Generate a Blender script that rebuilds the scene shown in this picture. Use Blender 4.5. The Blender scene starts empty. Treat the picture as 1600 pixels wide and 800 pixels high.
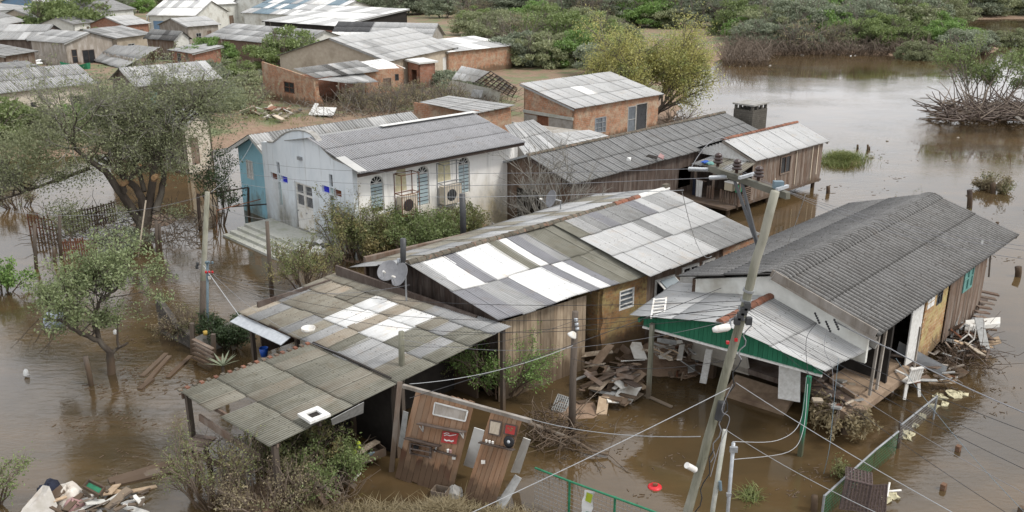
import bpy, math, random
import numpy as np
from mathutils import Vector, Matrix, geometry

# ------------------------------------------------------------------ camera, sky, sun, exposure
F = 1411.0; PITCH = math.radians(18.4); CAMH = 13.0
scene = bpy.context.scene
COL = scene.collection
cam_data = bpy.data.cameras.new("camera"); cam_data.sensor_width = 36.0
cam_data.lens = F / 1600 * 36.0; cam_data.clip_start = 0.1; cam_data.clip_end = 2000
cam = bpy.data.objects.new("camera", cam_data); COL.objects.link(cam)
cam.location = (0, 0, CAMH); cam.rotation_euler = (math.pi / 2 - PITCH, 0, 0)
scene.camera = cam

SUN_EL, SUN_AZ = math.radians(52), math.radians(112)      # azimuth clockwise from +Y
world = bpy.data.worlds.new("World"); scene.world = world; world.use_nodes = True
nt = world.node_tree; nt.nodes.clear()
sky = nt.nodes.new("ShaderNodeTexSky"); sky.sky_type = 'NISHITA'; sky.sun_disc = False
sky.sun_elevation = SUN_EL; sky.sun_rotation = SUN_AZ; sky.dust_density = 4.0; sky.ozone_density = 1.0
bw = nt.nodes.new("ShaderNodeRGBToBW")
mixc = nt.nodes.new("ShaderNodeMix"); mixc.data_type = 'RGBA'; mixc.inputs[0].default_value = 0.22
even = nt.nodes.new("ShaderNodeMix"); even.data_type = 'RGBA'; even.inputs[0].default_value = 0.72
even.inputs[7].default_value = (10.7, 10.9, 11.3, 1)                # even overcast cloud deck
bg = nt.nodes.new("ShaderNodeBackground"); bg.inputs[1].default_value = 0.1
wo = nt.nodes.new("ShaderNodeOutputWorld")
nt.links.new(sky.outputs[0], bw.inputs[0]); nt.links.new(bw.outputs[0], mixc.inputs[6])
nt.links.new(sky.outputs[0], mixc.inputs[7]); nt.links.new(mixc.outputs[2], even.inputs[6])
cl = nt.nodes.new("ShaderNodeTexNoise"); cl.inputs["Scale"].default_value = 2.6; cl.inputs["Detail"].default_value = 5; cl.inputs["Roughness"].default_value = .55
tcw = nt.nodes.new("ShaderNodeTexCoord"); mpw = nt.nodes.new("ShaderNodeMapping"); mpw.inputs["Scale"].default_value = (1, 1, 2.2); nt.links.new(tcw.outputs["Generated"], mpw.inputs["Vector"]); nt.links.new(mpw.outputs[0], cl.inputs["Vector"])
clr = nt.nodes.new("ShaderNodeMapRange"); clr.inputs[1].default_value = .32; clr.inputs[2].default_value = .68; clr.inputs[3].default_value = .72; clr.inputs[4].default_value = 1.22; nt.links.new(cl.outputs["Fac"], clr.inputs[0])
vm = nt.nodes.new("ShaderNodeVectorMath"); vm.operation = 'SCALE'; nt.links.new(even.outputs[2], vm.inputs[0]); nt.links.new(clr.outputs[0], vm.inputs["Scale"])   # drifting cloud deck
nt.links.new(vm.outputs[0], bg.inputs[0]); nt.links.new(bg.outputs[0], wo.inputs[0])
sun_data = bpy.data.lights.new("sun", 'SUN'); sun_data.energy = 1.5; sun_data.angle = math.radians(12)
sun_data.color = (1.0, 0.955, 0.89)
sun = bpy.data.objects.new("sun", sun_data); COL.objects.link(sun)
_sd = Vector((math.sin(SUN_AZ) * math.cos(SUN_EL), math.cos(SUN_AZ) * math.cos(SUN_EL), math.sin(SUN_EL)))
sun.rotation_euler = (-_sd).to_track_quat('-Z', 'Y').to_euler(); sun.location = (60, -20, 80)
vs = scene.view_settings; vs.view_transform = 'Standard'; vs.look = 'None'; vs.gamma = 1; vs.exposure = 0.58
vs.use_curve_mapping = False
scene.cycles.max_bounces = 6; scene.cycles.diffuse_bounces = 3; scene.cycles.transparent_max_bounces = 8

# ------------------------------------------------------------------ helpers
R0 = random.Random(7)
def ray(x, y):
    u = (x - 800) / F; v = (400 - y) / F
    return Vector((u, math.cos(PITCH) + v * math.sin(PITCH), -math.sin(PITCH) + v * math.cos(PITCH)))
CO = Vector((0, 0, CAMH))
def P(x, y, z=0.0):                       # point at height z that the photograph shows at (x, y)
    d = ray(x, y); return CO + d * ((z - CAMH) / d.z)
def PY(x, y, Y):                          # the same at ground distance Y
    d = ray(x, y); return CO + d * (Y / d.y)
def PP(x, y, o, n):                       # the same on a plane
    d = ray(x, y); return CO + d * ((o - CO).dot(n) / d.dot(n))
def V(*a): return Vector(a)
WM = {}
_mesh_id = [0]
def _link(name, data, M, parent):
    o = bpy.data.objects.new(name, data); COL.objects.link(o); WM[o] = M
    if parent is not None:
        o.parent = parent; o.matrix_basis = WM[parent].inverted() @ M
    else: o.matrix_basis = M
    return o
def tag(o, label, cat, group=None):
    o["label"] = label; o["category"] = cat
    if group: o["group"] = group
    return o
def thing(name, label, cat, loc, rz=0.0, group=None):
    M = Matrix.Translation(loc) @ Matrix.Rotation(rz, 4, 'Z')
    return tag(_link(name, None, M, None), label, cat, group)
class MB:
    def __init__(s): s.v = []; s.f = []; s.uv = []
    def add(s, vs, fs, uvs=None):
        b = len(s.v); s.v += [Vector(a) for a in vs]; s.f += [tuple(i + b for i in f) for f in fs]
        return s
    def box(s, c, sx, sy, sz, M=None):
        M = M or Matrix.Identity(3); c = Vector(c)
        vs = [c + M @ Vector((x * sx / 2, y * sy / 2, z * sz / 2)) for z in (-1, 1) for y in (-1, 1) for x in (-1, 1)]
        return s.add(vs, [(0, 2, 3, 1), (4, 5, 7, 6), (0, 1, 5, 4), (2, 6, 7, 3), (0, 4, 6, 2), (1, 3, 7, 5)])
    def bar(s, p, q, w, t, up=None):      # w across, t along "up" normal
        p = Vector(p); q = Vector(q); d = (q - p); L = d.length; d.normalize()
        up = Vector(up) if up is not None else (Vector((0, 0, 1)) if abs(d.z) < .9 else Vector((0, 1, 0)))
        x = d.cross(up).normalized(); n = x.cross(d).normalized()
        M = Matrix((x, n, d)).transposed()
        return s.box((p + q) / 2, w, t, L, M)
    def tube(s, pts, rad, n=8, cap=True):
        pts = [Vector(p) for p in pts]; k = len(pts)
        if not hasattr(rad, '__len__'): rad = [rad] * k
        ref = Vector((0.31, 0.17, 0.93)); b = len(s.v)
        for i, p in enumerate(pts):
            d = (pts[min(i + 1, k - 1)] - pts[max(i - 1, 0)]).normalized()
            if abs(d.dot(ref)) > .95: ref = Vector((0.9, 0.3, 0.1))
            x = d.cross(ref).normalized(); y = d.cross(x)
            for j in range(n):
                a = 2 * math.pi * j / n
                s.v.append(p + (x * math.cos(a) + y * math.sin(a)) * rad[i])
        for i in range(k - 1):
            for j in range(n):
                s.f.append((b + i * n + j, b + i * n + (j + 1) % n, b + (i + 1) * n + (j + 1) % n, b + (i + 1) * n + j))
        if cap:
            s.f.append(tuple(b + j for j in range(n))[::-1]); s.f.append(tuple(b + (k - 1) * n + j for j in range(n)))
        return s
    def quad(s, a, b, c, d): return s.add([a, b, c, d], [(0, 1, 2, 3)])
    def prism(s, poly, off):              # closed prism from a polygon and an offset vector
        off = Vector(off); n = len(poly); b = len(s.v)
        s.v += [Vector(p) for p in poly] + [Vector(p) + off for p in poly]
        s.f.append(tuple(b + i for i in range(n))); s.f.append(tuple(b + n + i for i in range(n))[::-1])
        for i in range(n):
            j = (i + 1) % n; s.f.append((b + j, b + i, b + n + i, b + n + j))
        return s
    def lathe(s, c, prof, n=16, M=None):
        M = M or Matrix.Identity(3); c = Vector(c); b = len(s.v)
        for r, z in prof:
            for j in range(n):
                a = 2 * math.pi * j / n; s.v.append(c + M @ Vector((r * math.cos(a), r * math.sin(a), z)))
        for i in range(len(prof) - 1):
            for j in range(n): s.f.append((b + i * n + j, b + i * n + (j + 1) % n, b + (i + 1) * n + (j + 1) % n, b + (i + 1) * n + j))
        return s
    def build(s, name, mat, parent=None, smooth=False, frame=None, uv=None):
        if frame is None:
            lo = Vector((min(v[i] for v in s.v) for i in range(3))); hi = Vector((max(v[i] for v in s.v) for i in range(3)))
            c = (lo + hi) / 2; c.z = lo.z
            R = WM[parent].to_3x3().normalized().to_4x4() if parent is not None else Matrix.Identity(4)
            frame = Matrix.Translation(c) @ R
        inv = frame.inverted()
        me = bpy.data.meshes.new(name); me.from_pydata([inv @ v for v in s.v], [], s.f)
        if uv is not None:
            l = me.uv_layers.new(name="UVMap"); vi = np.empty(len(me.loops), dtype=np.int32)
            me.loops.foreach_get("vertex_index", vi); l.data.foreach_set("uv", np.asarray(uv, dtype=np.float32)[vi].ravel())
        if smooth: me.polygons.foreach_set("use_smooth", [True] * len(me.polygons))
        me.materials.append(M_[mat] if isinstance(mat, str) else mat)
        return _link(name, me, frame, parent)
def np_mesh(name, verts, quads, mat, parent=None, loc=None, smooth=False, k=4):
    loc = Vector(loc) if loc is not None else Vector((0, 0, 0))
    verts = np.asarray(verts, dtype=np.float32) - np.array(loc[:], dtype=np.float32)
    quads = np.asarray(quads, dtype=np.int32)
    me = bpy.data.meshes.new(name); me.vertices.add(len(verts)); me.vertices.foreach_set("co", verts.ravel())
    me.loops.add(quads.size); me.loops.foreach_set("vertex_index", quads.ravel())
    me.polygons.add(len(quads)); me.polygons.foreach_set("loop_start", np.arange(0, quads.size, k, dtype=np.int32))
    me.update(calc_edges=True); me.validate()
    if smooth: me.polygons.foreach_set("use_smooth", np.ones(len(quads), dtype=bool))
    me.materials.append(M_[mat])
    return _link(name, me, Matrix.Translation(loc), parent)
def one(name, mb, mat, label, cat, group=None, **k): return tag(mb.build(name, mat, **k), label, cat, group)

def board(parent, p, q, w, t, mat, name="plank", up=None, rot=0.0):       # one plank with its own frame, local z along it
    p = Vector(p); q = Vector(q); d = (q - p); L = d.length; d.normalize()
    up = Vector(up) if up is not None else (Vector((0, 0, 1)) if abs(d.z) < .9 else Vector((0, 1, 0)))
    x = d.cross(up).normalized(); n = x.cross(d).normalized()
    M = Matrix.Translation(p) @ Matrix((x, n, d)).transposed().to_4x4()
    mb = MB(); j = R0.uniform
    vs = [M @ Vector((sx * w / 2, sy * t / 2, z * L + (j(-.012, .012) if z else 0))) for z in (0, 1) for sy in (-1, 1) for sx in (-1, 1)]
    mb.add(vs, [(0, 2, 3, 1), (4, 5, 7, 6), (0, 1, 5, 4), (2, 6, 7, 3), (0, 4, 6, 2), (1, 3, 7, 5)])
    return mb.build(name, mat, parent, frame=M)

def wall_poly(mb, O, ux, n, outer, holes, t):          # wall with real openings; (s, z) coordinates, thickness t along -n
    O = Vector(O); ux = Vector(ux).normalized(); n = Vector(n).normalized(); up = Vector((0, 0, 1))
    loops = [outer] + holes
    flat = [p for l in loops for p in l]
    tris = geometry.tessellate_polygon([[Vector((p[0], p[1], 0)) for p in l] for l in loops])
    fr = [O + ux * p[0] + up * p[1] for p in flat]; b = len(mb.v); k = len(flat)
    mb.v += fr + [v - n * t for v in fr]
    for a, c, d in tris:
        nn = (fr[c] - fr[a]).cross(fr[d] - fr[a])
        if nn.dot(n) < 0: c, d = d, c
        mb.f.append((b + a, b + c, b + d)); mb.f.append((b + k + a, b + k + d, b + k + c))
    i0 = 0
    for l in loops:
        m = len(l)
        for i in range(m):
            j = (i + 1) % m; mb.f.append((b + i0 + i, b + i0 + j, b + k + i0 + j, b + k + i0 + i))
        i0 += m
    return mb
def rect(s0, s1, z0, z1): return [(s0, z0), (s1, z0), (s1, z1), (s0, z1)]
def arch(s0, s1, z0, z1, n=8):                        # z1 = crown height
    r = (s1 - s0) / 2; c = (s0 + s1) / 2
    return [(s0, z0), (s1, z0)] + [(c + r * math.cos(math.pi * i / n), z1 - r + r * math.sin(math.pi * i / n)) for i in range(n + 1)]

def lerp(a, b, t): return a + (b - a) * t
def bil(A, B, C, D, u, v):                            # A,B eave; D,C ridge
    return lerp(lerp(A, B, u), lerp(D, C, u), v)
def sheets(parent, A, B, C, D, ncol, rows, mats, pitch=0.1, amp=0.014, jit=1.0, skip=(), name="roof_sheet", ov=0.05, sag=0.0):
    """corrugated sheets over the slope A-B (eave) to D-C (ridge), each one an object; rows: list of v limits or a count"""
    A, B, C, D = map(Vector, (A, B, C, D))
    if isinstance(rows, int): rows = [i / rows for i in range(rows + 1)]
    Lv = ((D - A).length + (C - B).length) / 2; Lu = ((B - A).length + (C - D).length) / 2
    N = (B - A).cross(D - A).normalized()
    if N.z < 0: N = -N
    cw = Lu / ncol; nw = max(2, round(cw / pitch)); ns = nw * 4
    for j in range(len(rows) - 1):
        for i in range(ncol):
            if (i, j) in skip: continue
            m = mats(i, j) if callable(mats) else mats
            if m is None: continue
            du = R0.uniform(-.06, .06) * jit / ncol * .5; tw = R0.uniform(-.03, .03) * jit / ncol
            if jit <= .3: du = tw = 0
            e0 = R0.uniform(-.05, .02) * jit / Lv; lift = R0.uniform(0, .008) * jit
            eo = .03 / Lu if jit > .3 else 0
            u0, u1 = i / ncol - eo, (i + 1) / ncol + eo
            v0, v1 = rows[j] - ov / Lv + e0, rows[j + 1] + ov / Lv * .5
            if j == len(rows) - 2: v1 = rows[j + 1]
            vs, uvs = [], []; K = 4 if sag or (v1 - v0) * Lv > 2.0 else 2
            for r in range(K):
                vv = v0 + (v1 - v0) * r / (K - 1)
                for c in range(ns + 1):
                    uu = u0 + (u1 - u0) * c / ns + du + tw * r / (K - 1)
                    h = amp * math.cos(2 * math.pi * c / 4) + .022 * (1 - r / (K - 1)) + lift + (.006 * min(jit, 1) if i % 2 else 0)
                    if sag: h -= sag * math.sin(math.pi * min(max(vv, 0), 1)) * math.sin(math.pi * min(max(uu, 0), 1)) + sag * .35 * math.sin(uu * 9.0)
                    vs.append(bil(A, B, C, D, uu, vv) + N * h); uvs.append((c / 4 + i * nw, (vv - v0) * Lv))
            W = ns + 1; fs = [(r * W + c, r * W + c + 1, (r + 1) * W + c + 1, (r + 1) * W + c) for r in range(K - 1) for c in range(ns)]
            b = len(vs)                                # thickness: front edge lip and underside
            vs += [v - N * .008 for v in vs]; uvs += uvs
            fs += [(b + f[3], b + f[2], b + f[1], b + f[0]) for f in fs]
            fs += [(c, b + c, b + c + 1, c + 1) for c in range(ns)]
            fs += [(r * W, (r + 1) * W, b + (r + 1) * W, b + r * W) for r in range(K - 1)]
            fs += [(r * W + ns, b + r * W + ns, b + (r + 1) * W + ns, (r + 1) * W + ns) for r in range(K - 1)]
            mb = MB(); mb.v = vs; mb.f = fs
            mb.build(name, m, parent, smooth=True, uv=uvs)
def curved_ridge(parent, a, b, f, drop, w, ncol, pitch, amp, mat):      # bent corrugated ridge sheets; f = level direction down the front slope
    a = Vector(a); b = Vector(b); f = Vector(f); cw = (b - a).length / ncol; nw = max(2, round(cw / pitch)); ns = nw * 4
    for i in range(ncol):
        vs, uvs = [], []
        for r in range(7):
            x = (r / 3 - 1) * w
            for c in range(ns + 1):
                p = a + (b - a) * ((i + c / ns) / ncol) + f * x - Vector((0, 0, drop * (abs(x) / w) ** 1.8 - .035)); vs.append(p + Vector((0, 0, amp * math.cos(2 * math.pi * c / 4)))); uvs.append((c / 4 + i * nw, .3 + r / 6 * 2 * w))
        W = ns + 1; mb = MB(); mb.v = vs; mb.f = [(r * W + c, r * W + c + 1, (r + 1) * W + c + 1, (r + 1) * W + c) for r in range(6) for c in range(ns)]
        mb.build("ridge_sheet", mat, parent, smooth=True, uv=uvs)
def ridge_caps(parent, a, b, r, L, mat, name="ridge_tile", every=1, rise=.8):
    a = Vector(a); b = Vector(b); n = max(1, int((b - a).length / L)); d = (b - a) / n
    for i in range(n):
        if R0.random() > every: continue
        p = a + d * i; q = a + d * (i + 1.08); dn = d.normalized(); x = dn.cross(Vector((0, 0, 1))).normalized(); z = x.cross(dn)
        mb = MB(); vs = []
        for pt, rr in ((p, r * 1.08), (q, r * .92)):
            for k in range(7):
                t = math.pi * k / 6; vs.append(pt + x * rr * math.cos(t) + z * (rr * rise * math.sin(t) - .02) + z * R0.uniform(-.01, .01))
        mb.add(vs, [(k, k + 1, k + 8, k + 7) for k in range(6)] + [tuple(range(7))])
        mb.build(name, mat, parent)
def window(parent, O, ux, n, s0, s1, z0, z1, nx=1, ny=1, fm="trim_white", pm="pane_dark", fw=.06, depth=.06, inset=.05, name="window"):
    """frame with bars, one pane behind each"""
    O = Vector(O); ux = Vector(ux).normalized(); n = Vector(n).normalized(); up = Vector((0, 0, 1))
    q = lambda s, z, d: O + ux * s + up * z + n * d
    mb = MB(); t = depth
    def b(sa, sb, za, zb): mb.prism([q(sa, za, -inset), q(sb, za, -inset), q(sb, zb, -inset), q(sa, zb, -inset)], n * t)
    b(s0, s0 + fw, z0, z1); b(s1 - fw, s1, z0, z1); b(s0 + fw, s1 - fw, z0, z0 + fw); b(s0 + fw, s1 - fw, z1 - fw, z1)
    bw_ = fw * .6
    for i in range(1, nx): c = lerp(s0, s1, i / nx); b(c - bw_ / 2, c + bw_ / 2, z0 + fw, z1 - fw)
    for i in range(1, ny):
        c = lerp(z0, z1, i / ny)
        for k in range(nx):
            ea = s0 + fw if k == 0 else lerp(s0, s1, k / nx) + bw_ / 2; eb = s1 - fw if k == nx - 1 else lerp(s0, s1, (k + 1) / nx) - bw_ / 2
            b(ea, eb, c - bw_ / 2, c + bw_ / 2)
    w = mb.build(name, fm, parent)
    for i in range(nx):
        for j in range(ny):
            a0, a1 = lerp(s0 + fw, s1 - fw, i / nx), lerp(s0 + fw, s1 - fw, (i + 1) / nx); c0, c1 = lerp(z0 + fw, z1 - fw, j / ny), lerp(z0 + fw, z1 - fw, (j + 1) / ny)
            m2 = MB(); m2.prism([q(a0 - .01, c0 - .01, -inset + .008), q(a1 + .01, c0 - .01, -inset + .008), q(a1 + .01, c1 + .01, -inset + .008), q(a0 - .01, c1 + .01, -inset + .008)], n * .008)
            m2.build("pane", pm if not callable(pm) else pm(i, j), w)
    return w
def cord(a, b, sag, n=14):
    a = Vector(a); b = Vector(b)
    return [lerp(a, b, i / n) - Vector((0, 0, sag * 4 * (i / n) * (1 - i / n))) for i in range(n + 1)]
# ------------------------------------------------------------------ materials
M_ = {}
def nmat(name):
    m = bpy.data.materials.new(name); m.use_nodes = True; M_[name] = m
    t = m.node_tree; return m, t, t.nodes["Principled BSDF"]
def N(t, typ, **k):
    n = t.nodes.new("ShaderNode" + typ)
    for a, b in k.items(): setattr(n, a, b)
    return n
def L(t, a, b): t.links.new(a, b)
def mixrgb(t, fac, a, b, bt='MIX'):
    n = N(t, "Mix", data_type='RGBA', blend_type=bt)
    for i, v in ((0, fac), (6, a), (7, b)):
        if hasattr(v, 'is_linked') or hasattr(v, 'links'): L(t, v, n.inputs[i])
        elif i == 0: n.inputs[0].default_value = v
        else: n.inputs[i].default_value = (*v, 1)
    return n.outputs[2]
def noise(t, vec, scale, detail=5, rough=.6, w=None, dist=0):
    n = N(t, "TexNoise", noise_dimensions='4D' if w is not None else '3D')
    n.inputs["Scale"].default_value = scale; n.inputs["Detail"].default_value = detail; n.inputs["Roughness"].default_value = rough
    n.inputs["Distortion"].default_value = dist
    L(t, vec, n.inputs["Vector"])
    if w is not None: L(t, w, n.inputs["W"])
    return n.outputs["Fac"]
def ramp(t, fac, lo, hi):
    n = N(t, "MapRange"); n.inputs[1].default_value = lo; n.inputs[2].default_value = hi; n.clamp = True
    L(t, fac, n.inputs[0]); return n.outputs[0]
def math_(t, op, a, b=None):
    n = N(t, "Math", operation=op)
    for i, v in ((0, a), (1, b)):
        if v is None: continue
        if hasattr(v, 'links'): L(t, v, n.inputs[i])
        else: n.inputs[i].default_value = v
    return n.outputs[0]
def randW(t, island=False):
    oi = N(t, "ObjectInfo"); r = oi.outputs["Random"]
    if island: r = math_(t, 'FRACT', math_(t, 'ADD', r, N(t, "NewGeometry").outputs["Random Per Island"]))
    return r, math_(t, 'MULTIPLY', r, 60.0)
def mapping(t, vec, sc):
    m = N(t, "Mapping"); m.inputs["Scale"].default_value = sc; L(t, vec, m.inputs["Vector"]); return m.outputs[0]
def tone(t, col, r, amount):              # per-object tone
    h = N(t, "HueSaturation"); L(t, col, h.inputs["Color"])
    v = N(t, "MapRange"); L(t, r, v.inputs[0]); v.inputs[3].default_value = 1 - amount; v.inputs[4].default_value = 1 + amount
    L(t, v.outputs[0], h.inputs["Value"]); return h.outputs[0]
def bump(t, b, h, strength, dist=.02):
    n = N(t, "Bump"); n.inputs["Strength"].default_value = strength; n.inputs["Distance"].default_value = dist
    L(t, h, n.inputs["Height"]); L(t, n.outputs[0], b.inputs["Normal"])
def plain(name, c1, c2=None, scale=6, rough=.8, amt=.1, st=(1, 1, 1), bmp=.15, c3=None, s3=1.2, lo3=.52, hi3=.68, metal=0, spec=.3, lo=.35, hi=.65):
    m, t, b = nmat(name); r, w = randW(t); tc = N(t, "TexCoord").outputs["Object"]
    vec = mapping(t, tc, st); c2 = c2 or tuple(x * .7 for x in c1)
    n1 = noise(t, vec, scale, 6, .62, w); col = mixrgb(t, ramp(t, n1, lo, hi), c2, c1)
    if c3: col = mixrgb(t, ramp(t, noise(t, tc, s3, 4, .6, w), lo3, hi3), col, c3)
    col = tone(t, col, r, amt); L(t, col, b.inputs["Base Color"])
    b.inputs["Roughness"].default_value = rough; b.inputs["Metallic"].default_value = metal
    b.inputs["Specular IOR Level"].default_value = spec
    if bmp: bump(t, b, n1, bmp)
    return m
def fibro(name, c, dirt_and_shade, amt=.07, dirtlo=.45, dirthi=.7, spots=.6, valley=.55, crest=.25, stain=.7):
    """weathered fibre cement: grime and painted-in shade darken the valleys, crests are painted lighter"""
    m, t, b = nmat(name); r, w = randW(t); uv = N(t, "TexCoord").outputs["UV"]
    streak = noise(t, mapping(t, uv, (1.6, .8, 1)), 1.0, 6, .7, w)
    blot = noise(t, mapping(t, uv, (.22, 1.1, 1)), 1.5, 7, .68, w)
    fine = noise(t, mapping(t, uv, (5, 40, 1)), 1.0, 4, .75, w); fine2 = noise(t, mapping(t, uv, (3.4, 26, 1)), 1.0, 3, .7, w)
    col = mixrgb(t, ramp(t, streak, .32, .72), tuple(x * .80 for x in c), c)
    col = mixrgb(t, ramp(t, blot, dirtlo, dirthi), col, dirt_and_shade)
    wp = N(t, "NewGeometry").outputs["Position"]; wn = noise(t, wp, .75, 6, .68); wn2 = noise(t, mapping(t, wp, (1, 1, 1)), 1.9, 5, .65)
    col = mixrgb(t, math_(t, 'MULTIPLY', ramp(t, wn, .50, .72), stain), col, dirt_and_shade); col = mixrgb(t, math_(t, 'MULTIPLY', ramp(t, wn2, .56, .72), stain * .6), col, (dirt_and_shade[0] * 1.15, dirt_and_shade[1] * .92, dirt_and_shade[2] * .72))
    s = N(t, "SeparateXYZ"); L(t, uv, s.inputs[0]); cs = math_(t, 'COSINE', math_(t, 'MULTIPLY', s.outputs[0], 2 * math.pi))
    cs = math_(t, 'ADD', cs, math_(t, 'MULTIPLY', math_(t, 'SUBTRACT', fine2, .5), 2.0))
    vf = math_(t, 'MULTIPLY', ramp(t, math_(t, 'MULTIPLY', cs, -1.0), .0, .9), valley); col = mixrgb(t, vf, col, tuple(x * .42 for x in dirt_and_shade))  # valley grime plus painted shade, so the waves show in soft light
    cf = math_(t, 'MULTIPLY', ramp(t, cs, .55, 1.2), crest); col = mixrgb(t, cf, col, tuple(min(.8, x * 1.7) for x in c))  # light on the crests painted into the colour
    f2 = math_(t, 'MULTIPLY', ramp(t, fine, .58, .70), spots); col = mixrgb(t, f2, col, tuple(x * .45 for x in dirt_and_shade))
    f3 = math_(t, 'MULTIPLY', ramp(t, fine2, .66, .74), .45); col = mixrgb(t, f3, col, tuple(min(.8, x * 1.6) for x in c))
    f4 = math_(t, 'MULTIPLY', ramp(t, math_(t, 'ADD', s.outputs[1], math_(t, 'MULTIPLY', streak, .10)), .13, .06), .6); col = mixrgb(t, f4, col, tuple(x * .5 for x in dirt_and_shade))  # lower lap edge darkened: overlap shadow painted into the colour
    # rows of dark nail heads with their rust runs
    nu = ramp(t, math_(t, 'COSINE', math_(t, 'MULTIPLY', s.outputs[0], 2 * math.pi / 3)), .88, .96)
    nv = math_(t, 'ABSOLUTE', math_(t, 'SUBTRACT', math_(t, 'FRACT', math_(t, 'ADD', math_(t, 'DIVIDE', s.outputs[1], 1.05), .72)), .5)); nv = ramp(t, nv, .028, .012)
    col = mixrgb(t, math_(t, 'MULTIPLY', math_(t, 'MULTIPLY', nu, nv), .85), col, (.05, .045, .04))
    col = tone(t, col, r, amt); L(t, col, b.inputs["Base Color"]); b.inputs["Roughness"].default_value = .85
    b.inputs["Specular IOR Level"].default_value = .25
    bump(t, b, fine, .10, .01)
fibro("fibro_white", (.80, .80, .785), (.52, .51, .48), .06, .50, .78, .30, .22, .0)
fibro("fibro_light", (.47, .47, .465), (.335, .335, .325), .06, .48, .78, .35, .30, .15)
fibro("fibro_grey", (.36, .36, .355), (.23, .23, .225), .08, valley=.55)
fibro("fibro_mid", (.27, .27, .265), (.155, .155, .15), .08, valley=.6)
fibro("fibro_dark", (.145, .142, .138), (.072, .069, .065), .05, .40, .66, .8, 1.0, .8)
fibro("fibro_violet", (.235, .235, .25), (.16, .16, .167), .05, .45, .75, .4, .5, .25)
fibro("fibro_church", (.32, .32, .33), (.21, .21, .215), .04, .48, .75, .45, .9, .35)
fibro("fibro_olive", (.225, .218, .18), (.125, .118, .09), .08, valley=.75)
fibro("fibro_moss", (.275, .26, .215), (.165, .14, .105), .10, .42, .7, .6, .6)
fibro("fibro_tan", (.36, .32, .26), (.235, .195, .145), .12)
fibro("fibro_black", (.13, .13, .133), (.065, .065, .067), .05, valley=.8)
def flood_mark(t, col, z1=.75):           # mud left by the higher water, with a ragged upper edge
    p = N(t, "NewGeometry").outputs["Position"]; s = N(t, "SeparateXYZ"); L(t, p, s.inputs[0])
    n = noise(t, mapping(t, p, (3, 3, .8)), 1.0, 5, .65); h = math_(t, 'SUBTRACT', s.outputs[2], math_(t, 'MULTIPLY', math_(t, 'SUBTRACT', n, .5), 1.6))
    return mixrgb(t, math_(t, 'MULTIPLY', ramp(t, h, z1, z1 - .3), .75), col, (.10, .068, .043))
def wood(name, c1, c2, wet=None, amt=.22, rough=.85, grey=None):
    m, t, b = nmat(name); r, w = randW(t, True); tc = N(t, "TexCoord").outputs["Object"]
    g = noise(t, mapping(t, tc, (26, 26, 1.1)), 1.0, 7, .68, w, 1.2); big = noise(t, mapping(t, tc, (2, 2, .7)), 1.2, 4, .6, w)
    col = mixrgb(t, ramp(t, g, .3, .7), c2, c1)
    if grey: col = mixrgb(t, ramp(t, big, .42, .66), col, grey)
    if wet:
        z = N(t, "SeparateXYZ"); L(t, tc, z.inputs[0])
        h = math_(t, 'ADD', z.outputs[2], math_(t, 'MULTIPLY', noise(t, mapping(t, tc, (9, 9, .8)), 1.0, 4, .6, w), .5))
        lim = math_(t, 'ADD', math_(t, 'MULTIPLY', r, .55), .55)
        f = ramp(t, math_(t, 'SUBTRACT', lim, h), -.03, .05); col = mixrgb(t, f, col, wet)
    col = tone(t, col, r, amt); col = flood_mark(t, col); L(t, col, b.inputs["Base Color"]); b.inputs["Roughness"].default_value = rough
    b.inputs["Specular IOR Level"].default_value = .25
    bump(t, b, g, .35, .01)
wood("wood_brown", (.185, .125, .09), (.10, .066, .048), grey=(.22, .185, .155))
wood("wood_dark", (.105, .075, .06), (.05, .036, .03), grey=(.14, .115, .10))
wood("wood_grey", (.30, .265, .225), (.165, .14, .115), grey=(.36, .33, .30))
wood("wood_pale", (.52, .45, .36), (.34, .28, .21))
wood("wood_panel", (.31, .18, .105), (.18, .098, .056), wet=(.085, .042, .026), grey=(.27, .185, .125), amt=.18)
wood("wood_wet", (.07, .05, .042), (.03, .022, .018))
wood("wood_green", (.032, .17, .095), (.018, .11, .06), amt=.12)
wood("wood_cream", (.62, .56, .44), (.42, .36, .26))
wood("wood_fence", (.30, .23, .16), (.15, .11, .075), grey=(.36, .29, .21), amt=.3)
wood("wood_pole", (.24, .235, .18), (.105, .105, .075), amt=.05, grey=(.31, .30, .25))
wood("wood_post", (.13, .105, .085), (.065, .052, .042), amt=.15)
wood("bark", (.085, .068, .054), (.038, .030, .024), grey=(.12, .105, .085), amt=.1)
wood("bark_pale", (.21, .185, .155), (.12, .10, .082), amt=.1)
wood("twig_dead", (.21, .17, .135), (.12, .092, .07), amt=.2)
wood("twig_grey", (.26, .245, .215), (.16, .15, .13), amt=.1)
plain("trim_white", (.70, .70, .68), (.52, .51, .48), 9, .6)
plain("trim_grey", (.36, .36, .35), (.24, .24, .23), 9, .8)
plain("concrete", (.36, .35, .33), (.25, .24, .22), 7, .9, c3=(.20, .18, .15))
plain("concrete_pale", (.46, .46, .42), (.36, .36, .32), 9, .85, c3=(.30, .31, .24), lo3=.5)
plain("cement_wall", (.36, .34, .31), (.27, .25, .22), 3, .9, c3=(.22, .19, .15))
plain("slab_mud", (.30, .22, .155), (.21, .15, .10), 5, .8, c3=(.15, .10, .07), s3=1.0)
plain("plaster_tan", (.46, .40, .32), (.38, .32, .25), 3, .9, c3=(.30, .25, .19), s3=.6)
plain("plaster_cream", (.60, .54, .45), (.52, .46, .37), 3, .9, c3=(.38, .28, .20), s3=.5)
plain("plaster_brown", (.23, .15, .115), (.18, .115, .09), 3, .9, c3=(.15, .11, .085), s3=.6)
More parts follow.
